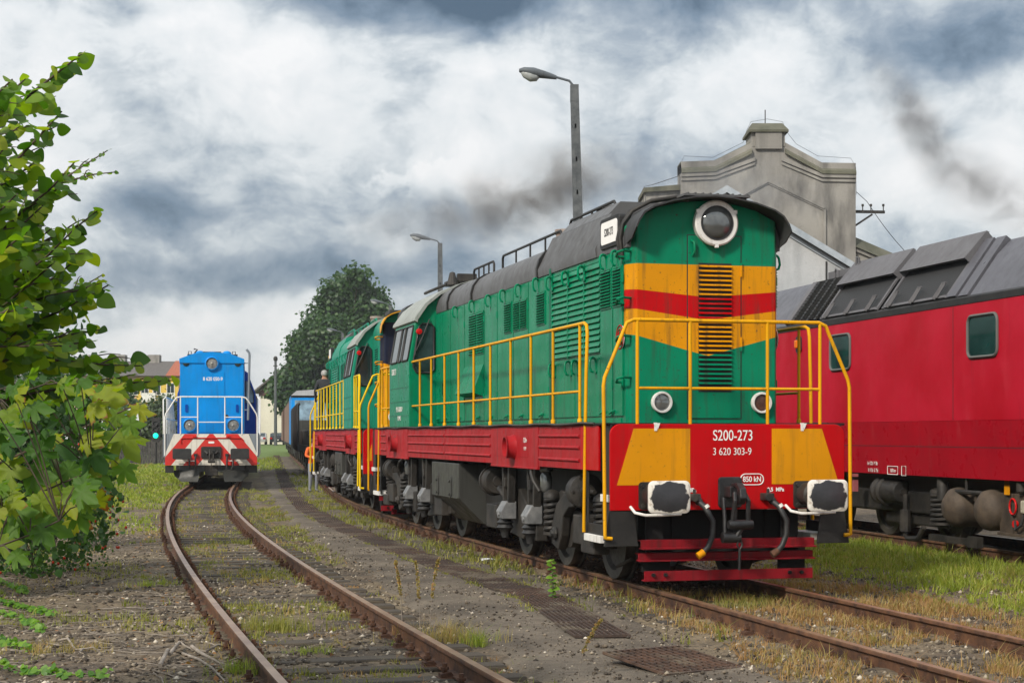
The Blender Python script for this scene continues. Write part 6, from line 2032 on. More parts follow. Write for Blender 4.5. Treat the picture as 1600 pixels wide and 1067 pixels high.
# ------------------------------------------------------------------ lime tree on the left, its boughs reaching into view
lime = thing('lime_tree', 'leafy lime tree leaning in from the left edge with bright heart shaped leaves', 'tree', (-4.7, 9.9, -.1))
org = np.array(lime.location)
tb = MB()
tb.tube([(0, 0, -.1), (.05, 0, 1.0), (-.05, .1, 2.4), (.1, .05, 4.0), (.0, .0, 5.6)], [.13, .11, .09, .06, .02], 10)
tips = [(143, 92, 9.0), (62, 108, 8.6), (124, 176, 9.2), (122, 222, 8.8), (176, 234, 11.5), (165, 262, 11.8), (142, 348, 9.8), (110, 300, 9.0), (172, 462, 9.0), (165, 428, 12), (150, 445, 9.3), (120, 400, 9.4), (262, 586, 9.6), (225, 575, 9.4),
        (120, 545, 9.0), (100, 520, 8.6), (60, 200, 9.0), (30, 150, 8.2), (85, 250, 9.6), (95, 345, 8.7), (70, 420, 8.5), (40, 300, 8.3), (90, 470, 9.0), (30, 480, 8.2), (60, 540, 8.8), (20, 380, 8.3), (140, 540, 10), (15, 230, 8.4), (55, 360, 9.5), (110, 440, 10.5)]
for k in range(32):
    tips.append((rng.uniform(-220, 85), rng.uniform(110, 570), rng.uniform(8.2, 12)))
LP, LD, LN, LS = [], [], [], []
for (px, py, Y) in tips:
    e = np.array(at(px, py, Y)) - org
    h0 = float(np.clip(e[2] - rng.uniform(1.0, 2.6) * (1 if e[2] > 2.6 else .3), .3, 4.6))
    s = np.array([0, 0, h0])
    p = bough(s, e, rng.uniform(.05, .22), 16, .10)
    tb.tube([tuple(q) for q in p], list(np.linspace(.028, .004, 16)), 6)
    small = Y > 11
    L = np.linalg.norm(e - s)
    d = np.concatenate([[0], np.cumsum(np.linalg.norm(np.diff(p, axis=0), axis=1))])
    ts = np.arange(max(.2, d[-1] - 1.7), d[-1], .036)
    for i, t in enumerate(ts):
        q = np.array([np.interp(t, d, p[:, c]) for c in range(3)])
        dirv = unit(np.array([np.interp(min(t + .05, d[-1]), d, p[:, c]) for c in range(3)]) - q + 1e-6)
        fr = (d[-1] - t) / 1.7
        side = unit(np.cross(dirv, [0, 0, 1])) * (1 if i % 2 else -1)
        if i % 4 == 0 and fr > .12:
            # a side twig carrying its own leaves
            tl = (.16 + .38 * fr) * rng.uniform(.7, 1.2)
            td = unit(dirv * .8 + side * rng.uniform(.5, 1.0) + np.array([0, 0, rng.uniform(-.25, .35)]))
            tw = bough(q, q + td * tl, .02, 5, .02)
            tb.tube([tuple(w) for w in tw], list(np.linspace(.006, .002, 5)), 5)
            for j in range(int(tl / .05)):
                u = (j + .6) / (tl / .05)
                LP.append(q + td * tl * u); LD.append(td * .6 + unit(np.cross(td, [0, 0, 1])) * (1 if j % 2 else -1) * .8 + rng.normal(0, .25, 3) - [0, 0, .25])
                LN.append([.1, -.8, .5] + rng.normal(0, .42, 3)); LS.append((.06 if small else .104) * rng.uniform(.65, 1.15))
        LP.append(q); LD.append(dirv * .7 + side * .8 + rng.normal(0, .25, 3) - [0, 0, .25]); LN.append([.1, -.8, .5] + rng.normal(0, .42, 3))
        LS.append((.06 if small else .108) * rng.uniform(.7, 1.15) * (1 - .35 * max(0, .15 - fr) / .15))
tb.build('trunk', 'bark', lime, smooth=60)
leaves('crown', 'lime_leaf', np.array(LP), np.array(LD), np.array(LN), np.array(LS), (LEAF, LEAF_F), lime, tint=np.clip(rng.beta(2.3, 1.7, len(LP)), 0, 1))

# ------------------------------------------------------------------ maple sapling in front
mp = thing('maple_sapling', 'maple sapling with large lobed leaves browning at their edges at the left', 'tree', (-2.6, 6.5, -.1))
org = np.array(mp.location)
spec = [(168, 622, 78), (222, 640, 52), (198, 692, 80), (150, 716, 72), (120, 655, 62), (95, 700, 66), (60, 636, 60), (25, 604, 55), (102, 596, 46), (18, 690, 70), (58, 745, 72), (98, 775, 72), (40, 806, 80), (82, 820, 84), (8, 848, 62), (132, 772, 58), (4, 760, 64),
        (142, 688, 54), (180, 712, 58), (30, 650, 62), (208, 662, 46), (75, 666, 56), (112, 738, 64), (20, 735, 66), (150, 640, 52), (66, 700, 60), (-25, 680, 70), (-30, 780, 75), (-20, 620, 60), (125, 812, 52), (160, 745, 50), (45, 585, 44), (90, 855, 44), (185, 650, 50), (30, 870, 46), (70, 782, 58), (0, 800, 60), (135, 608, 42)]
for k in range(46):
    spec.append((rng.uniform(-40, 205), rng.uniform(585, 850), rng.uniform(34, 62)))
spec = [q for q in spec if q[1] < 880 - max(0, q[0] - 60) * .9 and q[0] < 225]
LP, LD, LN, LS = [], [], [], []
tb = MB()
stems = [bough((-.3, .1, 1.2), np.array(at(215, 648, 6.7)) - org, .08, 12, .05), bough((-.35, .1, 1.0), np.array(at(150, 735, 6.3)) - org, .06, 12, .05), bough((-.4, .0, .8), np.array(at(85, 800, 6.1)) - org, .05, 12, .05), bough((-.3, .1, 1.5), np.array(at(100, 610, 6.8)) - org, .1, 12, .05)]
tb.tube([(-.5, 0, -.1), (-.45, .05, .6), (-.35, .1, 1.3), (-.3, .1, 2.0)], [.025, .022, .017, .008], 8)
for s in stems:
    tb.tube([tuple(q) for q in s], list(np.linspace(.010, .003, 12)), 6)
allp = np.concatenate(stems)
for k, (px, py, sz) in enumerate(spec):
    Y = rng.uniform(5.9, 7.0)
    c = np.array(at(px, py, Y)) - org
    S = sz / FOC * Y * .80
    i = int(np.argmin(np.linalg.norm(allp - c - [(-.10), 0, .04], axis=1)))
    root_ = allp[i]
    dirv = unit(c - root_ + np.array([.02, 0, -.05])) * .7 + np.array([rng.uniform(.2, .8), rng.uniform(-.3, .2), rng.uniform(-.9, .1)])
    dirv = unit(dirv)
    base = c - dirv * S * .45
    tb.tube([tuple(root_), tuple((root_ + base) / 2 + [0, 0, .015]), tuple(base)], [.003, .0025, .002], 5)
    LP.append(base); LD.append(dirv); LN.append(np.array([rng.uniform(-.5, .3), -.75, rng.uniform(.2, .9)])); LS.append(S)
tb.build('stem', 'bark', mp, smooth=60)
leaves('leaves', 'maple_leaf', np.array(LP), np.array(LD), np.array(LN), np.array(LS), (MAPLE, MAPLE_F, MAPLE_R), mp)


# ------------------------------------------------------------------ bushes and trees made of many leaves
def crown(name, mat, parent, lobes, n, size, tpl, shell=.55, jit=.35):
    """leaves spread through the outer part of several overlapping lobes, in tufts so that gaps stay"""
    w = np.array([l[3] * l[4] * l[5] for l in lobes]) ** .67
    pick = rng.choice(len(lobes), n // 7 + 1, p=w / w.sum())
    L_ = np.array(lobes)[pick]
    d = unit(rng.normal(size=(len(pick), 3)))
    r = shell + (1.08 - shell) * rng.random(len(pick)) ** .7
    c = L_[:, :3] + d * r[:, None] * L_[:, 3:6]
    P = np.repeat(c, 7, 0) + rng.normal(0, 1, (len(c) * 7, 3)) * size * .95
    dd = np.repeat(d, 7, 0)
    D = unit(rng.normal(size=P.shape)) + dd * .4 + [0, 0, -.25]
    N = dd * .7 + [0, -.2, .5] + rng.normal(0, .45, P.shape)
    S = size * rng.uniform(.6, 1.35, len(P))
    tuft = np.repeat(rng.random(len(c)), 7)
    return leaves(name, mat, P, D, N, S, tpl, parent, tint=np.clip(tuft * .6 + rng.random(len(P)) * .4, 0, 1))


def bush(name, label, cat, loc, lobes, n, size, mat, stems=8, tpl=None, stem_r=.02):
    root = thing(name, label, cat, loc)
    m = MB()
    for k in range(stems):
        l = lobes[k % len(lobes)]
        e = (l[0] + rng.uniform(-.5, .5) * l[3], l[1] + rng.uniform(-.5, .5) * l[4], l[2] + .5 * l[5])
        p = bough((rng.uniform(-.3, .3), rng.uniform(-.2, .2), -.1), e, .1, 8, .1)
        m.tube([tuple(q) for q in p], list(np.linspace(stem_r, stem_r * .2, 8)), 6)
    m.build('stem', 'bark', root, smooth=60)
    crown('leaves', mat, root, lobes, n, size, tpl or (LEAF_S, LEAF_SF))
    return root


bush('hazel_bush', 'tall dark green bush at the left edge behind the lime leaves', 'bush', (-6.6, 19.5, -.15),
     [(0, 0, 1.6, 1.1, 1.2, 1.5), (.7, .1, 2.3, 1.1, 1.1, 1.0), (-.6, .2, 2.9, 1.0, 1.1, .9), (1.2, -.1, 1.3, .8, .9, 1.0), (.2, .4, 3.2, .7, .8, .6)], 7000, .085, 'bush_leaf', 12)
bush('elder_bush', 'loose light green bush with spreading twigs left of the fence', 'bush', (-8.1, 26.5, -.15),
     [(0, 0, 1.9, 1.2, 1.0, .8), (1.0, 0, 2.45, .75, .8, .45), (.3, 0, 2.6, .9, .8, .5), (1.5, .1, 2.2, .45, .5, .3), (-.6, 0, 1.1, 1.2, 1.0, 1.1)], 4200, .075, 'rose_leaf', 10)
rb = bush('rose_bush', 'rose bush hung with red hips beside the dirt on the left', 'bush', (-6.55, 22.6, -.15),
          [(0, 0, .75, 1.0, .9, .85), (.55, -.2, .55, .62, .7, .6), (.35, 0, 1.3, .7, .7, .55), (-.7, .2, 1.0, .9, .8, .9), (.75, .1, .95, .38, .4, .5), (.2, -.4, .35, .8, .5, .35)], 7000, .042, 'rose_leaf', 16, stem_r=.01)
hb = MB()
for k in range(150):
    l = [(0, 0, .75, 1.05, .95, .9), (.55, -.2, .6, .7, .75, .65), (.45, 0, 1.25, .75, .75, .65), (.8, .1, 1.0, .42, .42, .55)][k % 4]
    d = unit(rng.normal(size=3) + np.array([.2, -.7, .2]))
    c = np.array(l[:3]) + d * np.array(l[3:]) * rng.uniform(.9, 1.15)
    hb.lathe([(0, -.02), (.014, -.012), (.019, 0), (.013, .016), (0, .024)], tuple(c), (rng.uniform(-.3, .3), rng.uniform(-.3, .3), -1), 7)
tag(hb.build('rose_hips', 'berry', rb, smooth=60), kind='stuff')


def tree(name, label, loc, lobes, n, size, mat, trunk_h, trunk_r, group=None, jitter=.5):
    root = thing(name, label, 'tree', loc, 0, group)
    m = MB()
    m.tube([(0, 0, -.3), (.05, 0, trunk_h * .5), (0, .1, trunk_h)], [trunk_r * 1.2, trunk_r, trunk_r * .75], 12)
    for l in lobes:
        p = bough((0, .1, trunk_h * rng.uniform(.6, 1.0)), (l[0], l[1], l[2] + l[5] * .3), .3, 8, .3)
        m.tube([tuple(q) for q in p], list(np.linspace(trunk_r * .45, trunk_r * .06, 8)), 6)
    m.build('trunk', 'bark', root, smooth=60)
    crown('crown', mat, root, lobes, n, size, (LEAF_S, LEAF_SF), shell=.5)
    return root


tl = []
for (px, py, rx, ry) in [(540, 472, 42, 36), (578, 490, 30, 34), (507, 508, 30, 28), (520, 545, 58, 42), (484, 556, 32, 24), (456, 604, 30, 20), (490, 600, 52, 44), (575, 560, 48, 62), (540, 622, 60, 38), (466, 632, 32, 26), (592, 520, 20, 36), (560, 440, 18, 10), (434, 612, 14, 14), (516, 474, 20, 18)]:
    p = at(px, py, 196)
    s = 196 / FOC
    tl.append((p.x + 20.0, rng.uniform(-2.5, 2.5), p.z + .2, rx * s, rx * s * .9, ry * s))
tree('large_tree', 'large dark green broadleaf tree behind the locomotives in the middle', (-20.0, 196, .2), tl, 40000, .44, 'tree_leaf', 6, .55)
for (name, lab, X_, Y_, H_, W_, mat, n_) in [
        ('willow_tree', 'grey green willow tree in front of the yellow apartment block', -26.4, 125, 4.7, 2.2, 'grey_leaf', 6000),
        ('willow_tree', 'darker grey green tree left of the willow beside the apartment block', -30.5, 128, 5.2, 2.6, 'tree_leaf', 5000),
        ('birch_tree', 'thin pale tree top rising above the apartment roof at the left', -43.0, 150, 9.3, 2.4, 'grey_leaf', 3000),
        ('birch_tree', 'small wispy tree top just left of the apartment chimneys', -37.5, 152, 8.4, 1.7, 'grey_leaf', 1800),
        ('copper_beech', 'coppery brown tree far off behind the lime leaves', -49.0, 160, 11.8, 4.2, 'copper_leaf', 6500),
        ('far_tree', 'dark tree at the far left behind the bushes', -58.0, 150, 11, 6, 'tree_leaf', 5000)]:
    lb = [(0, 0, H_ * .55, W_, W_, H_ * .36), (W_ * .45, 0, H_ * .45, W_ * .7, W_ * .7, H_ * .3), (-W_ * .5, .2, H_ * .5, W_ * .7, W_ * .7, H_ * .3), (W_ * .1, 0, H_ * .8, W_ * .55, W_ * .6, H_ * .2), (W_ * .3, 0, H_ * .25, W_ * .8, W_ * .8, H_ * .25)]
    tree(name, lab, (X_, Y_, -.2), lb, n_, .27, mat, H_ * .4, .16)


# ------------------------------------------------------------------ grass and weeds
def blades(name, mat, P, H, per, spread, w, lean=.5, parent=None, seg=2):
    """tufts of curved grass blades at P (n,3) with heights H"""
    n = len(P)
    base = np.repeat(P, per, 0) + np.concatenate([rng.normal(0, 1, (n * per, 2)) * spread, np.zeros((n * per, 1))], 1)
    h = np.repeat(H, per) * rng.uniform(.45, 1.1, n * per)
    az_ = rng.uniform(0, 2 * PI, n * per)
    ln = np.abs(rng.normal(0, lean, n * per)) * h
    dirv = np.stack([np.cos(az_), np.sin(az_), 0 * az_], 1)
    sd = np.stack([-np.sin(az_ + rng.normal(0, .6, n * per)), np.cos(az_), 0 * az_], 1)
    W_ = (np.broadcast_to(np.asarray(w, float), (n,)).repeat(per) * rng.uniform(.7, 1.3, n * per))[:, None]
    V = []
    for k in range(seg + 1):
        t = k / seg
        c = base + dirv * (ln * t ** 1.8)[:, None] + np.array([0, 0, 1.0]) * (h * (t - .18 * t * t))[:, None]
        ww = W_ * (1 - t * .88)
        V += [c - sd * ww, c + sd * ww]
    V = np.stack(V, 1)
    f = np.array([(2 * k, 2 * k + 1, 2 * k + 3, 2 * k + 2) for k in range(seg)])
    m_ = 2 * (seg + 1)
    F = f[None] + (np.arange(n * per) * m_)[:, None, None]
    tt = np.clip(np.repeat(rng.random(n), per) * .6 + rng.random(n * per) * .4, 0, 1)
    return np_mesh(name, V.reshape(-1, 3), F.reshape(-1, 4), mat, parent, np.repeat(tt, seg))


def scatter(n, x0, x1, y0, y1, keep, near=True):
    """random ground points where keep(x, y) gives the probability; denser towards the camera"""
    y = y0 * (y1 / y0) ** rng.random(n) if near else rng.uniform(y0, y1, n)
    x = rng.uniform(x0, x1, n)
    k = rng.random(n) < keep(x, y)
    x, y = x[k], y[k]
    return np.stack([x, y, ground_z(x, y) - .005], 1)


def in_path(x, y, e=0.0):
    return (x > np.interp(y, PATH_L[:, 1], PATH_L[:, 0]) + e) & (x < np.interp(y, PATH_R[:, 1], PATH_R[:, 0]) - e)


patch = lambda x, y, s, t0, t1, o=0: np.clip((vnoise(x + o, y + 2 * o, s) * .6 + vnoise(x - o, y, s * .37) * .4 - t0) / (t1 - t0), 0, 1)


def lawn_right(x, y):
    d2, d3 = line_dist(T2, x, y), line_dist(T3, x, y)
    return ((d2 > 2.3) & (d3 < -.2)) * np.clip((d2 - 2.3) / 1.3, .0, 1) * (.25 + .75 * patch(x, y, .9, .3, .5))


P_ = scatter(60000, -2, 10.5, 12.5, 46, lawn_right)
tag(blades('lawn_grass', 'grass_green', P_, rng.uniform(.035, .12, len(P_)) * (1 + .7 * patch(P_[:, 0], P_[:, 1], 1.5, .45, .6)), 7, .035, .0035 * (1 + P_[:, 1] / 18), .55), kind='stuff')
tall = lambda x, y: ((line_dist(T3, x, y) > -1.9) & (line_dist(T3, x, y) < -.9)) * (.3 + .7 * patch(x, y, .7, .4, .55, 4))
P_ = scatter(9000, 0.5, 10, 12.5, 40, lambda x, y: lawn_right(x, y) * patch(x, y, 1.4, .42, .6, 13))
tag(blades('lawn_straw', 'grass_dry', P_, rng.uniform(.04, .13, len(P_)), 6, .04, .003 * (1 + P_[:, 1] / 18), .7), kind='stuff')
P_ = scatter(4200, 0, 10.5, 15, 46, tall)
tag(blades('tall_grass', 'grass_green', P_, rng.uniform(.10, .28, len(P_)), 8, .05, .004 * (1 + P_[:, 1] / 18), .5), kind='stuff')


def dry_t2(x, y):
    d = line_dist(T2, x, y); a = np.abs(d)
    return (((a < .62) | ((a > .92) & (a < 2.6))) & ~in_path(x, y, -.1)) * patch(x, y, .8, .42, .62, 9) * np.where((y > 19.5) & (a < .7), 0, 1) * np.where(d < 0, .45, .9) * np.clip((26 - y) / 6, 0, 1)


P_ = scatter(44000, -4, 8, 11, 30, dry_t2)
tag(blades('dry_weeds', 'weed_red', P_, rng.uniform(.03, .13, len(P_)), 7, .04, .003 * (1 + P_[:, 1] / 20), .8), kind='stuff')
P_ = scatter(12000, -4, 8, 11, 30, dry_t2)
tag(blades('dry_grass', 'grass_dry', P_, rng.uniform(.06, .2, len(P_)), 7, .05, .0025 * (1 + P_[:, 1] / 20), .6), kind='stuff')


def edge_t2(x, y):
    d = line_dist(T2, x, y)
    return ((d > -1.75) & (d < -.88)) * patch(x, y, 1.1, .36, .5, 3) * np.clip((y - 19) / 6, .15, 1)


P_ = scatter(30000, -14, 4, 15, 80, edge_t2)
tag(blades('verge_weeds', 'weed_yellow', P_, rng.uniform(.06, .22, len(P_)), 7, .05, .0035 * (1 + P_[:, 1] / 16), .6), kind='stuff')


def t1_weeds(x, y):
    d = line_dist(T1, x, y)
    inside = (np.abs(d) < .62) * patch(x, y, .9, .52, .68, 5) * np.where(y < 40, 1, .5)
    right = ((d > .95) & (d < 2.1) & ~in_path(x, y, .1)) * patch(x, y, 1.2, .40, .55, 6) * np.clip((y - 22) / 10, 0.05, 1)
    left = ((d < -.95) & (d > -5)) * patch(x, y, 1.0, .56, .70, 7) * .5
    return np.maximum(np.maximum(inside, right), left)


P_ = scatter(52000, -14, 3, 11, 56, t1_weeds)
tag(blades('track_weeds', 'weed_yellow', P_, rng.uniform(.03, .13, len(P_)), 6, .04, .003 * (1 + P_[:, 1] / 16), .7), kind='stuff')
P_ = scatter(14000, -14, 3, 11, 40, lambda x, y: t1_weeds(x + 3, y + 7) * (np.abs(np.abs(line_dist(T1, x, y)) - .755) > .13) * ~in_path(x, y, .2))
tag(blades('green_tufts', 'grass_green', P_, rng.uniform(.03, .12, len(P_)), 6, .035, .003 * (1 + P_[:, 1] / 16), .7), kind='stuff')
P_ = scatter(22000, -14, 3, 11, 45, lambda x, y: t1_weeds(x - 5, y + 3) * (np.abs(np.abs(line_dist(T1, x, y)) - .755) > .13) * ~in_path(x, y, .2))
tag(blades('reddish_weeds', 'weed_red', P_, rng.uniform(.02, .08, len(P_)), 6, .05, .003 * (1 + P_[:, 1] / 16), .9), kind='stuff')


P_ = scatter(16000, -14, 3, 11, 50, lambda x, y: t1_weeds(x + 1.5, y - 4) * (np.abs(np.abs(line_dist(T1, x, y)) - .755) > .13) * ~in_path(x, y, .2))
tag(blades('straw_tufts', 'grass_dry', P_, rng.uniform(.04, .13, len(P_)), 6, .05, .003 * (1 + P_[:, 1] / 16), .8), kind='stuff')
gq = np.array([np.interp(np.linspace(0, len(GR) - 1.01, 1500), np.arange(len(GR)), GR[:, c]) for c in (0, 1)]).T
gq = gq[(rng.random(len(gq)) < .5) & (patch(gq[:, 0], gq[:, 1], 1.2, .45, .6, 4) > .4)]
gq[:, 0] += rng.choice([-1, 1], len(gq)) * rng.uniform(.22, .34, len(gq))
tag(blades('path_weeds', 'weed_yellow', np.stack([gq[:, 0], gq[:, 1], gq[:, 0] * 0 - .15], 1), rng.uniform(.02, .07, len(gq)), 6, .03, .003 * (1 + gq[:, 1] / 16), .8), kind='stuff')


def meadow(x, y):
    d = line_dist(T1, x, y)
    return ((d < -1.0) & (x > -.40 * y)) * np.clip((y - 30) / 9, 0, 1) * (.2 + .8 * patch(x, y, 2.2, .3, .5))


P_ = scatter(46000, -46, -5, 30, 104, meadow)
tag(blades('meadow_grass', 'grass_green', P_, rng.uniform(.05, .17, len(P_)), 6, .07, .0045 * (1 + P_[:, 1] / 14), .6), kind='stuff')
P_ = scatter(34000, -46, -5, 28, 104, lambda x, y: meadow(x + 4, y) * patch(x, y, 3.0, .45, .6, 8))
tag(blades('meadow_straw', 'grass_dry', P_, rng.uniform(.06, .2, len(P_)), 6, .07, .0045 * (1 + P_[:, 1] / 14), .6), kind='stuff')
bx_ = rng.uniform(-36, -9, 12000); by_ = rng.uniform(85, 190, 12000)
k_ = (line_dist(T1, bx_, by_) > 1.2) & (line_dist(T2, bx_, by_) < -2)
bz_ = -.22 + np.clip((by_ - 135) / 55, 0, 1) * .63
P_ = np.stack([bx_, by_, bz_], 1)[k_]
tag(blades('bank_grass', 'grass_green', P_, rng.uniform(.2, .4, len(P_)), 6, .12, .02, .6), kind='stuff')

# gravel, fallen leaves, twigs
OCT = np.array([(1, 0, 0), (-1, 0, 0), (0, 1, 0), (0, -1, 0), (0, 0, .7), (0, 0, -.7)], float)
OCT_F = np.array([(0, 2, 4), (2, 1, 4), (1, 3, 4), (3, 0, 4), (2, 0, 5), (1, 2, 5), (3, 1, 5), (0, 3, 5)])


def gravel_keep(x, y):
    a1, a2 = np.abs(line_dist(T1, x, y)), np.abs(line_dist(T2, x, y))
    rail = (np.abs(a1 - .755) > .12) & (np.abs(a2 - .755) > .12)
    return rail * np.where(in_path(x, y), .42, .35 + .65 * patch(x, y, 1.3, .4, .6, 2))


P_ = scatter(90000, -9, 7, 11, 34, gravel_keep)
inside = in_path(P_[:, 0], P_[:, 1])
P_[inside, 2] = -.150
S_ = np.minimum(np.where(inside, .0095, .014) * np.exp(rng.normal(0, .5, len(P_))), .036)
P_[:, 2] += S_ * .35
V_ = OCT[None] * (S_[:, None, None] * rng.uniform(.6, 1.3, (len(P_), 6, 1))); a_ = rng.uniform(0, PI, len(P_))
V_ = np.stack([V_[..., 0] * np.cos(a_)[:, None] - V_[..., 1] * np.sin(a_)[:, None], V_[..., 0] * np.sin(a_)[:, None] + V_[..., 1] * np.cos(a_)[:, None], V_[..., 2]], -1) + P_[:, None]
tag(np_mesh('gravel', V_.reshape(-1, 3), (OCT_F[None] + (np.arange(len(P_)) * 6)[:, None, None]).reshape(-1, 3), 'stone', None, np.repeat(rng.beta(1.1, 1.7, len(P_)), 8)), kind='stuff')
P_ = scatter(7000, -9, 6, 11, 34, lambda x, y: np.where((line_dist(T1, x, y) > -1.35) & (line_dist(T1, x, y) < -.85), 1.0, .22 * (line_dist(T1, x, y) < 1) + .02))
P_[:, 2] += .012 + .02 * in_path(P_[:, 0], P_[:, 1])
tag(leaves('fallen_leaves', 'dead_leaf', P_, rng.normal(0, 1, P_.shape) * [1, 1, .25], rng.normal(0, .3, P_.shape) + [0, 0, 1], rng.uniform(.025, .06, len(P_)), (LEAF_S, LEAF_SF)), kind='stuff')
m = MB()
for k in range(900):
    x, y = rng.uniform(-7.5, -1.2), 11.2 * (28 / 11.2) ** rng.random()
    if line_dist(T1, x, y) > -.95:
        continue
    L_ = rng.uniform(.08, .6); a = rng.normal(.2, .7)
    pts = []
    for j in range(5):
        t = j / 4 - .5
        xx, yy = x + math.cos(a) * L_ * t + rng.normal(0, .012), y + math.sin(a) * L_ * t + rng.normal(0, .012)
        pts.append((xx, yy, float(ground_z(xx, yy)) + .008 + rng.uniform(0, .014)))
    m.tube(pts, [.004 * rng.uniform(.5, 1.3)] * 5, 5)
tag(m.build('dry_twigs', 'twig', smooth=60), kind='stuff')


def on_ground(px, py):
    p = gp(px, py, -.17)
    for _ in range(3):
        p = gp(px, py, float(ground_z(p.x, p.y)))
    return p


# single plants, branches and litter one can point at
def clump(label, px, py, H, n, spread, mat, w=.003, cat='weed', name='weed_clump', lean=.6):
    p = on_ground(px, py)
    P = np.stack([rng.normal(0, spread, n), rng.normal(0, spread * .7, n), np.zeros(n) - .01], 1)
    o = blades(name, mat, P, np.full(n, H) * rng.uniform(.6, 1.1, n), 9, .03, w, lean, seg=3)
    o.location = p
    return tag(o, label, cat)


clump('bushy yellow green weed between the rails, the largest there', 425, 985, .26, 60, .17, 'weed_yellow')
clump('yellow grass clump leaning on the right rail of the left track', 690, 1005, .28, 60, .22, 'grass_dry')
clump('fresh green tuft just inside the right rail in the foreground', 640, 1012, .14, 22, .07, 'grass_green')
clump('small green tuft between the rails left of the bare sleeper', 480, 1018, .09, 26, .12, 'grass_green')
clump('green tuft at the path edge beside the yellow grass clump', 745, 1008, .24, 20, .08, 'grass_green')
clump('pale weed standing against the right rail near the fifth foreground sleeper', 450, 885, .2, 22, .09, 'weed_yellow')
clump('green grass tuft against the left rail near the bottom edge', 380, 1050, .2, 26, .10, 'grass_green')
clump('green weeds left of the left rail halfway to the rose bush', 250, 915, .15, 30, .2, 'grass_green')
clump('dry tan grass patch on the bare dirt left of the rail', 95, 1015, .12, 50, .25, 'grass_dry')
clump('weeds in front of the guard bars of the nearest locomotive', 1160, 950, .2, 60, .35, 'weed_yellow')
clump('tall feathery weed at the right edge under the red locomotive', 1585, 905, .34, 26, .16, 'weed_yellow')


def stalk(label, px, py, H, bend, mat='weed_yellow', seed_head=True):
    p = on_ground(px, py)
    root = thing('dry_stalk', label, 'weed', p)
    m = MB()
    pts = [(bend * t ** 2 * H, .02 * math.sin(3 * t), H * t * (1 - .1 * abs(bend) * t)) for t in np.linspace(0, 1, 9)]
    m.tube(pts, list(np.linspace(.005, .002, 9)), 5); m.build('stem', 'twig', root, smooth=60)
    pts = np.array(pts)
    n = 150
    t = rng.uniform(.45, 1, n); P = np.stack([np.interp(t, np.linspace(0, 1, 9), pts[:, c]) for c in range(3)], 1)
    leaves('seed_head', mat, P, rng.normal(0, 1, (n, 3)) + [0, 0, .9], rng.normal(0, 1, (n, 3)), rng.uniform(.014, .03, n), (LEAF_S, LEAF_SF), root)
    return root


stalk('leftmost of the three tall dry stalks by the right rail', 628, 978, .66, -.10, 'grass_dry')
stalk('middle one of the three tall dry stalks by the right rail', 656, 985, .68, -.06, 'grass_dry')
stalk('rightmost of the three tall dry stalks by the right rail, bent at its foot', 672, 985, .72, .12, 'grass_dry')
stalk('bent dry stalk alone on the grit path in the foreground', 904, 1066, .5, .35, 'grass_dry')
sd_ = thing('seedling', 'bright green leafy seedling growing by the grating and the near wheel', 'plant', on_ground(863, 940))
m = MB(); pts = [(0, 0, 0), (.01, 0, .15), (.0, 0, .3), (.015, 0, .48)]; m.tube(pts, [.006, .005, .004, .002], 6); m.build('stem', 'bark', sd_, smooth=60)
n = 24; t = np.linspace(.12, 1, n); P = np.stack([.01 * np.sin(5 * t), 0 * t, .48 * t], 1); a = np.arange(n) * 2.4
leaves('leaves', 'ivy_leaf', P, np.stack([np.cos(a), np.sin(a), 0 * a + .1], 1), np.stack([0 * a, 0 * a - .5, 0 * a + 1], 1) + rng.normal(0, .3, (n, 3)), rng.uniform(.055, .085, n), (LEAF, LEAF_F), sd_)

for lab, line in [('ivy runner with bright leaves, farthest of those at the left edge', [(-30, 905), (15, 918), (42, 931)]), ('long ivy runner with bright leaves below the farthest one', [(-30, 934), (0, 943), (45, 956), (84, 964)]), ('ivy runner with bright leaves creeping right, third from the bottom edge', [(-30, 955), (0, 962), (35, 974), (70, 990)]),
                  ('short ivy runner with yellowish leaves above the bottom one', [(-30, 995), (0, 1004), (25, 1013), (48, 1021)]), ('ivy runner with bright leaves along the bottom edge', [(-30, 1040), (0, 1047), (60, 1058), (112, 1062), (172, 1064)]), ('patch of bright creeper in front of the rose bush', [(0, 897), (20, 896), (45, 894), (62, 897)])]:
    root = thing('ivy_runner', lab, 'ivy', on_ground(*line[1]))
    o0 = np.array(root.location)
    pts = np.array([np.array(on_ground(*q)) for q in line]) - o0
    d = np.concatenate([[0], np.cumsum(np.linalg.norm(np.diff(pts, axis=0), axis=1))])
    t = np.arange(0, d[-1], .03)
    P = np.stack([np.interp(t, d, pts[:, c]) for c in range(3)], 1) + rng.normal(0, .012, (len(t), 3)); P[:, 2] = P[:, 2] + .03
    m = MB(); m.tube([tuple(q) for q in P[::3]], .005, 5); m.build('stem', 'bark', root, smooth=60)
    P2 = np.repeat(P, 2, 0) + rng.normal(0, .012, (len(P) * 2, 3))
    a = rng.uniform(0, 2 * PI, len(P2))
    leaves('leaves', 'ivy_leaf', P2 + [0, 0, .02], np.stack([np.cos(a), np.sin(a), 0 * a - .2], 1), rng.normal(0, .3, P2.shape) + [0, -.5, .8], rng.uniform(.04, .075, len(P2)), (LEAF_S, LEAF_SF), root)


def dead_branch(label, segs, r0):
    root = thing('dead_branch', label, 'branch', on_ground(*segs[0][0]))
    o0 = Vector(root.location)
    m = MB()
    for line in segs:
        pts = [on_ground(*q) - o0 + Vector((0, 0, .035 + .03 * math.sin(i * 2.1))) for i, q in enumerate(line)]
        m.tube(pts, list(np.linspace(r0, r0 * .35, len(pts))), 7)
    m.build('wood', 'twig', root, smooth=60)


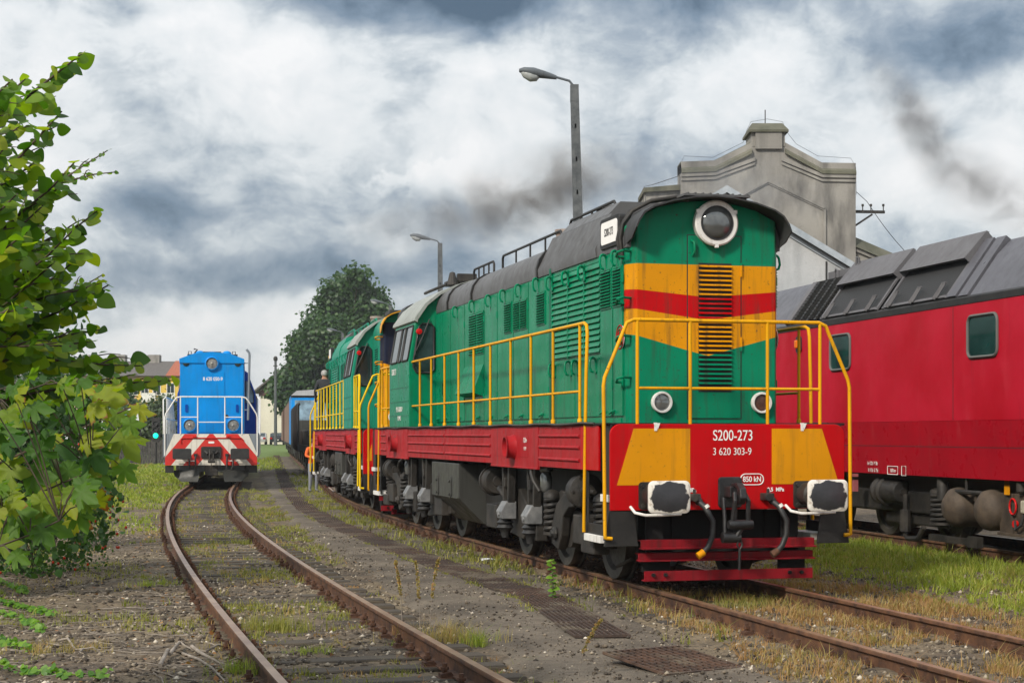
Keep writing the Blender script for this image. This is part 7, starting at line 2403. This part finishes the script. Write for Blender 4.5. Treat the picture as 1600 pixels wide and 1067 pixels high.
dead_branch('twisted pale dead root lying against the left rail', [[(265, 1028), (280, 1014), (300, 1016), (322, 1024), (340, 1018), (352, 1012)], [(300, 1016), (312, 1030), (345, 1038), (372, 1034)], [(250, 1046), (262, 1026), (285, 1022), (310, 1036), (330, 1054), (352, 1066)]], .018)
dead_branch('thin pale broken branch on the dirt left of the twisted root', [[(92, 1006), (106, 1008), (118, 1016), (130, 1020), (146, 1022), (160, 1023)], [(130, 1020), (124, 1030)]], .012)
pp = thing('paper_scrap', 'crumpled white paper scrap in the dirt below the near wheels', 'litter', on_ground(774, 877))
m = MB(); vs = [(.10 * i + rng.uniform(-.02, .02), .03 * j + rng.uniform(-.01, .01), .01 + rng.uniform(0, .05)) for i in range(-2, 3) for j in range(-1, 2)]
m.add(vs, [(i * 3 + j, i * 3 + j + 1, (i + 1) * 3 + j + 1, (i + 1) * 3 + j) for i in range(4) for j in range(2)]); m.build('sheet', 'banner', pp)

# ------------------------------------------------------------------ exhaust smoke
def smoke(label, c, r, rot, dens, colr, seed):
    """one drifting billow of exhaust: thin at its rim, torn by noise"""
    m_ = bpy.data.materials.new('exhaust smoke'); m_.use_nodes = True
    n = NT(m_.node_tree)
    for x in list(m_.node_tree.nodes):
        m_.node_tree.nodes.remove(x)
    out = n.n('ShaderNodeOutputMaterial'); v = n.n('ShaderNodeVolumePrincipled')
    m_.node_tree.links.new(v.outputs[0], out.inputs['Volume'])
    oc = coords(n)
    d = n.n('ShaderNodeVectorMath', {'operation': 'LENGTH'}); n.set(d, 0, oc)
    fall = n.map(d.outputs['Value'], .1, .98, 1, 0)
    off = n.n('ShaderNodeMapping'); n.set(off, 'Vector', oc); off.inputs['Location'].default_value = (seed * 3.1, seed, 0); off.inputs['Scale'].default_value = (r[0] / 2.2, r[1] / 2.2, r[2] / 2.2)
    nz = n.noise(off.outputs[0], 1.6, 4, .6, .6)
    n.set(v, 'Density', n.math('MULTIPLY', n.math('MULTIPLY', fall, fall), n.map(nz, .36, .76, 0, dens)))
    v.inputs['Color'].default_value = (*colr, 1); v.inputs['Anisotropy'].default_value = .2
    bm = bmesh.new(); bmesh.ops.create_icosphere(bm, subdivisions=3, radius=1.0)
    me = bpy.data.meshes.new('smoke'); bm.to_mesh(me); bm.free(); me.materials.append(m_)
    o = bpy.data.objects.new('smoke', me); col.objects.link(o)
    o.location = c; o.scale = r; o.rotation_euler = rot
    o['kind'] = 'stuff'
    return o


smoke('', at(835, 300, 62), (5.4, 2.2, 2.1), (0, R(-18), 0), 2.6, (.38, .34, .31), 1)
smoke('', at(665, 345, 66), (5.0, 2.2, 1.8), (0, R(-10), 0), 1.1, (.56, .56, .57), 6)
smoke('', at(960, 290, 63), (5.0, 2.0, 2.0), (0, R(-4), 0), .55, (.62, .60, .60), 2)
smoke('', at(1150, 300, 57), (4.6, 1.4, 2.0), (0, R(4), 0), .8, (.66, .68, .72), 3)
smoke('', at(1432, 190, 75), (4.6, 1.8, 1.5), (0, R(54), 0), 2.2, (.28, .26, .26), 4)
smoke('', at(1535, 295, 75), (5.0, 2.0, 2.0), (0, R(32), 0), 1.4, (.32, .30, .29), 5)

# ------------------------------------------------------------------ the damp air that softens far things
hz_m = bpy.data.materials.new('damp air'); hz_m.use_nodes = True
n = NT(hz_m.node_tree)
for x in list(hz_m.node_tree.nodes):
    hz_m.node_tree.nodes.remove(x)
o_ = n.n('ShaderNodeOutputMaterial'); v_ = n.n('ShaderNodeVolumePrincipled', Density=.00025)
v_.inputs['Color'].default_value = (.86, .91, .97, 1)
hz_m.node_tree.links.new(v_.outputs[0], o_.inputs['Volume'])
m = MB(); m.span((-3100, -250, -1.4), (3100, 4100, 22))
tag(m.build('haze', hz_m), kind='stuff')
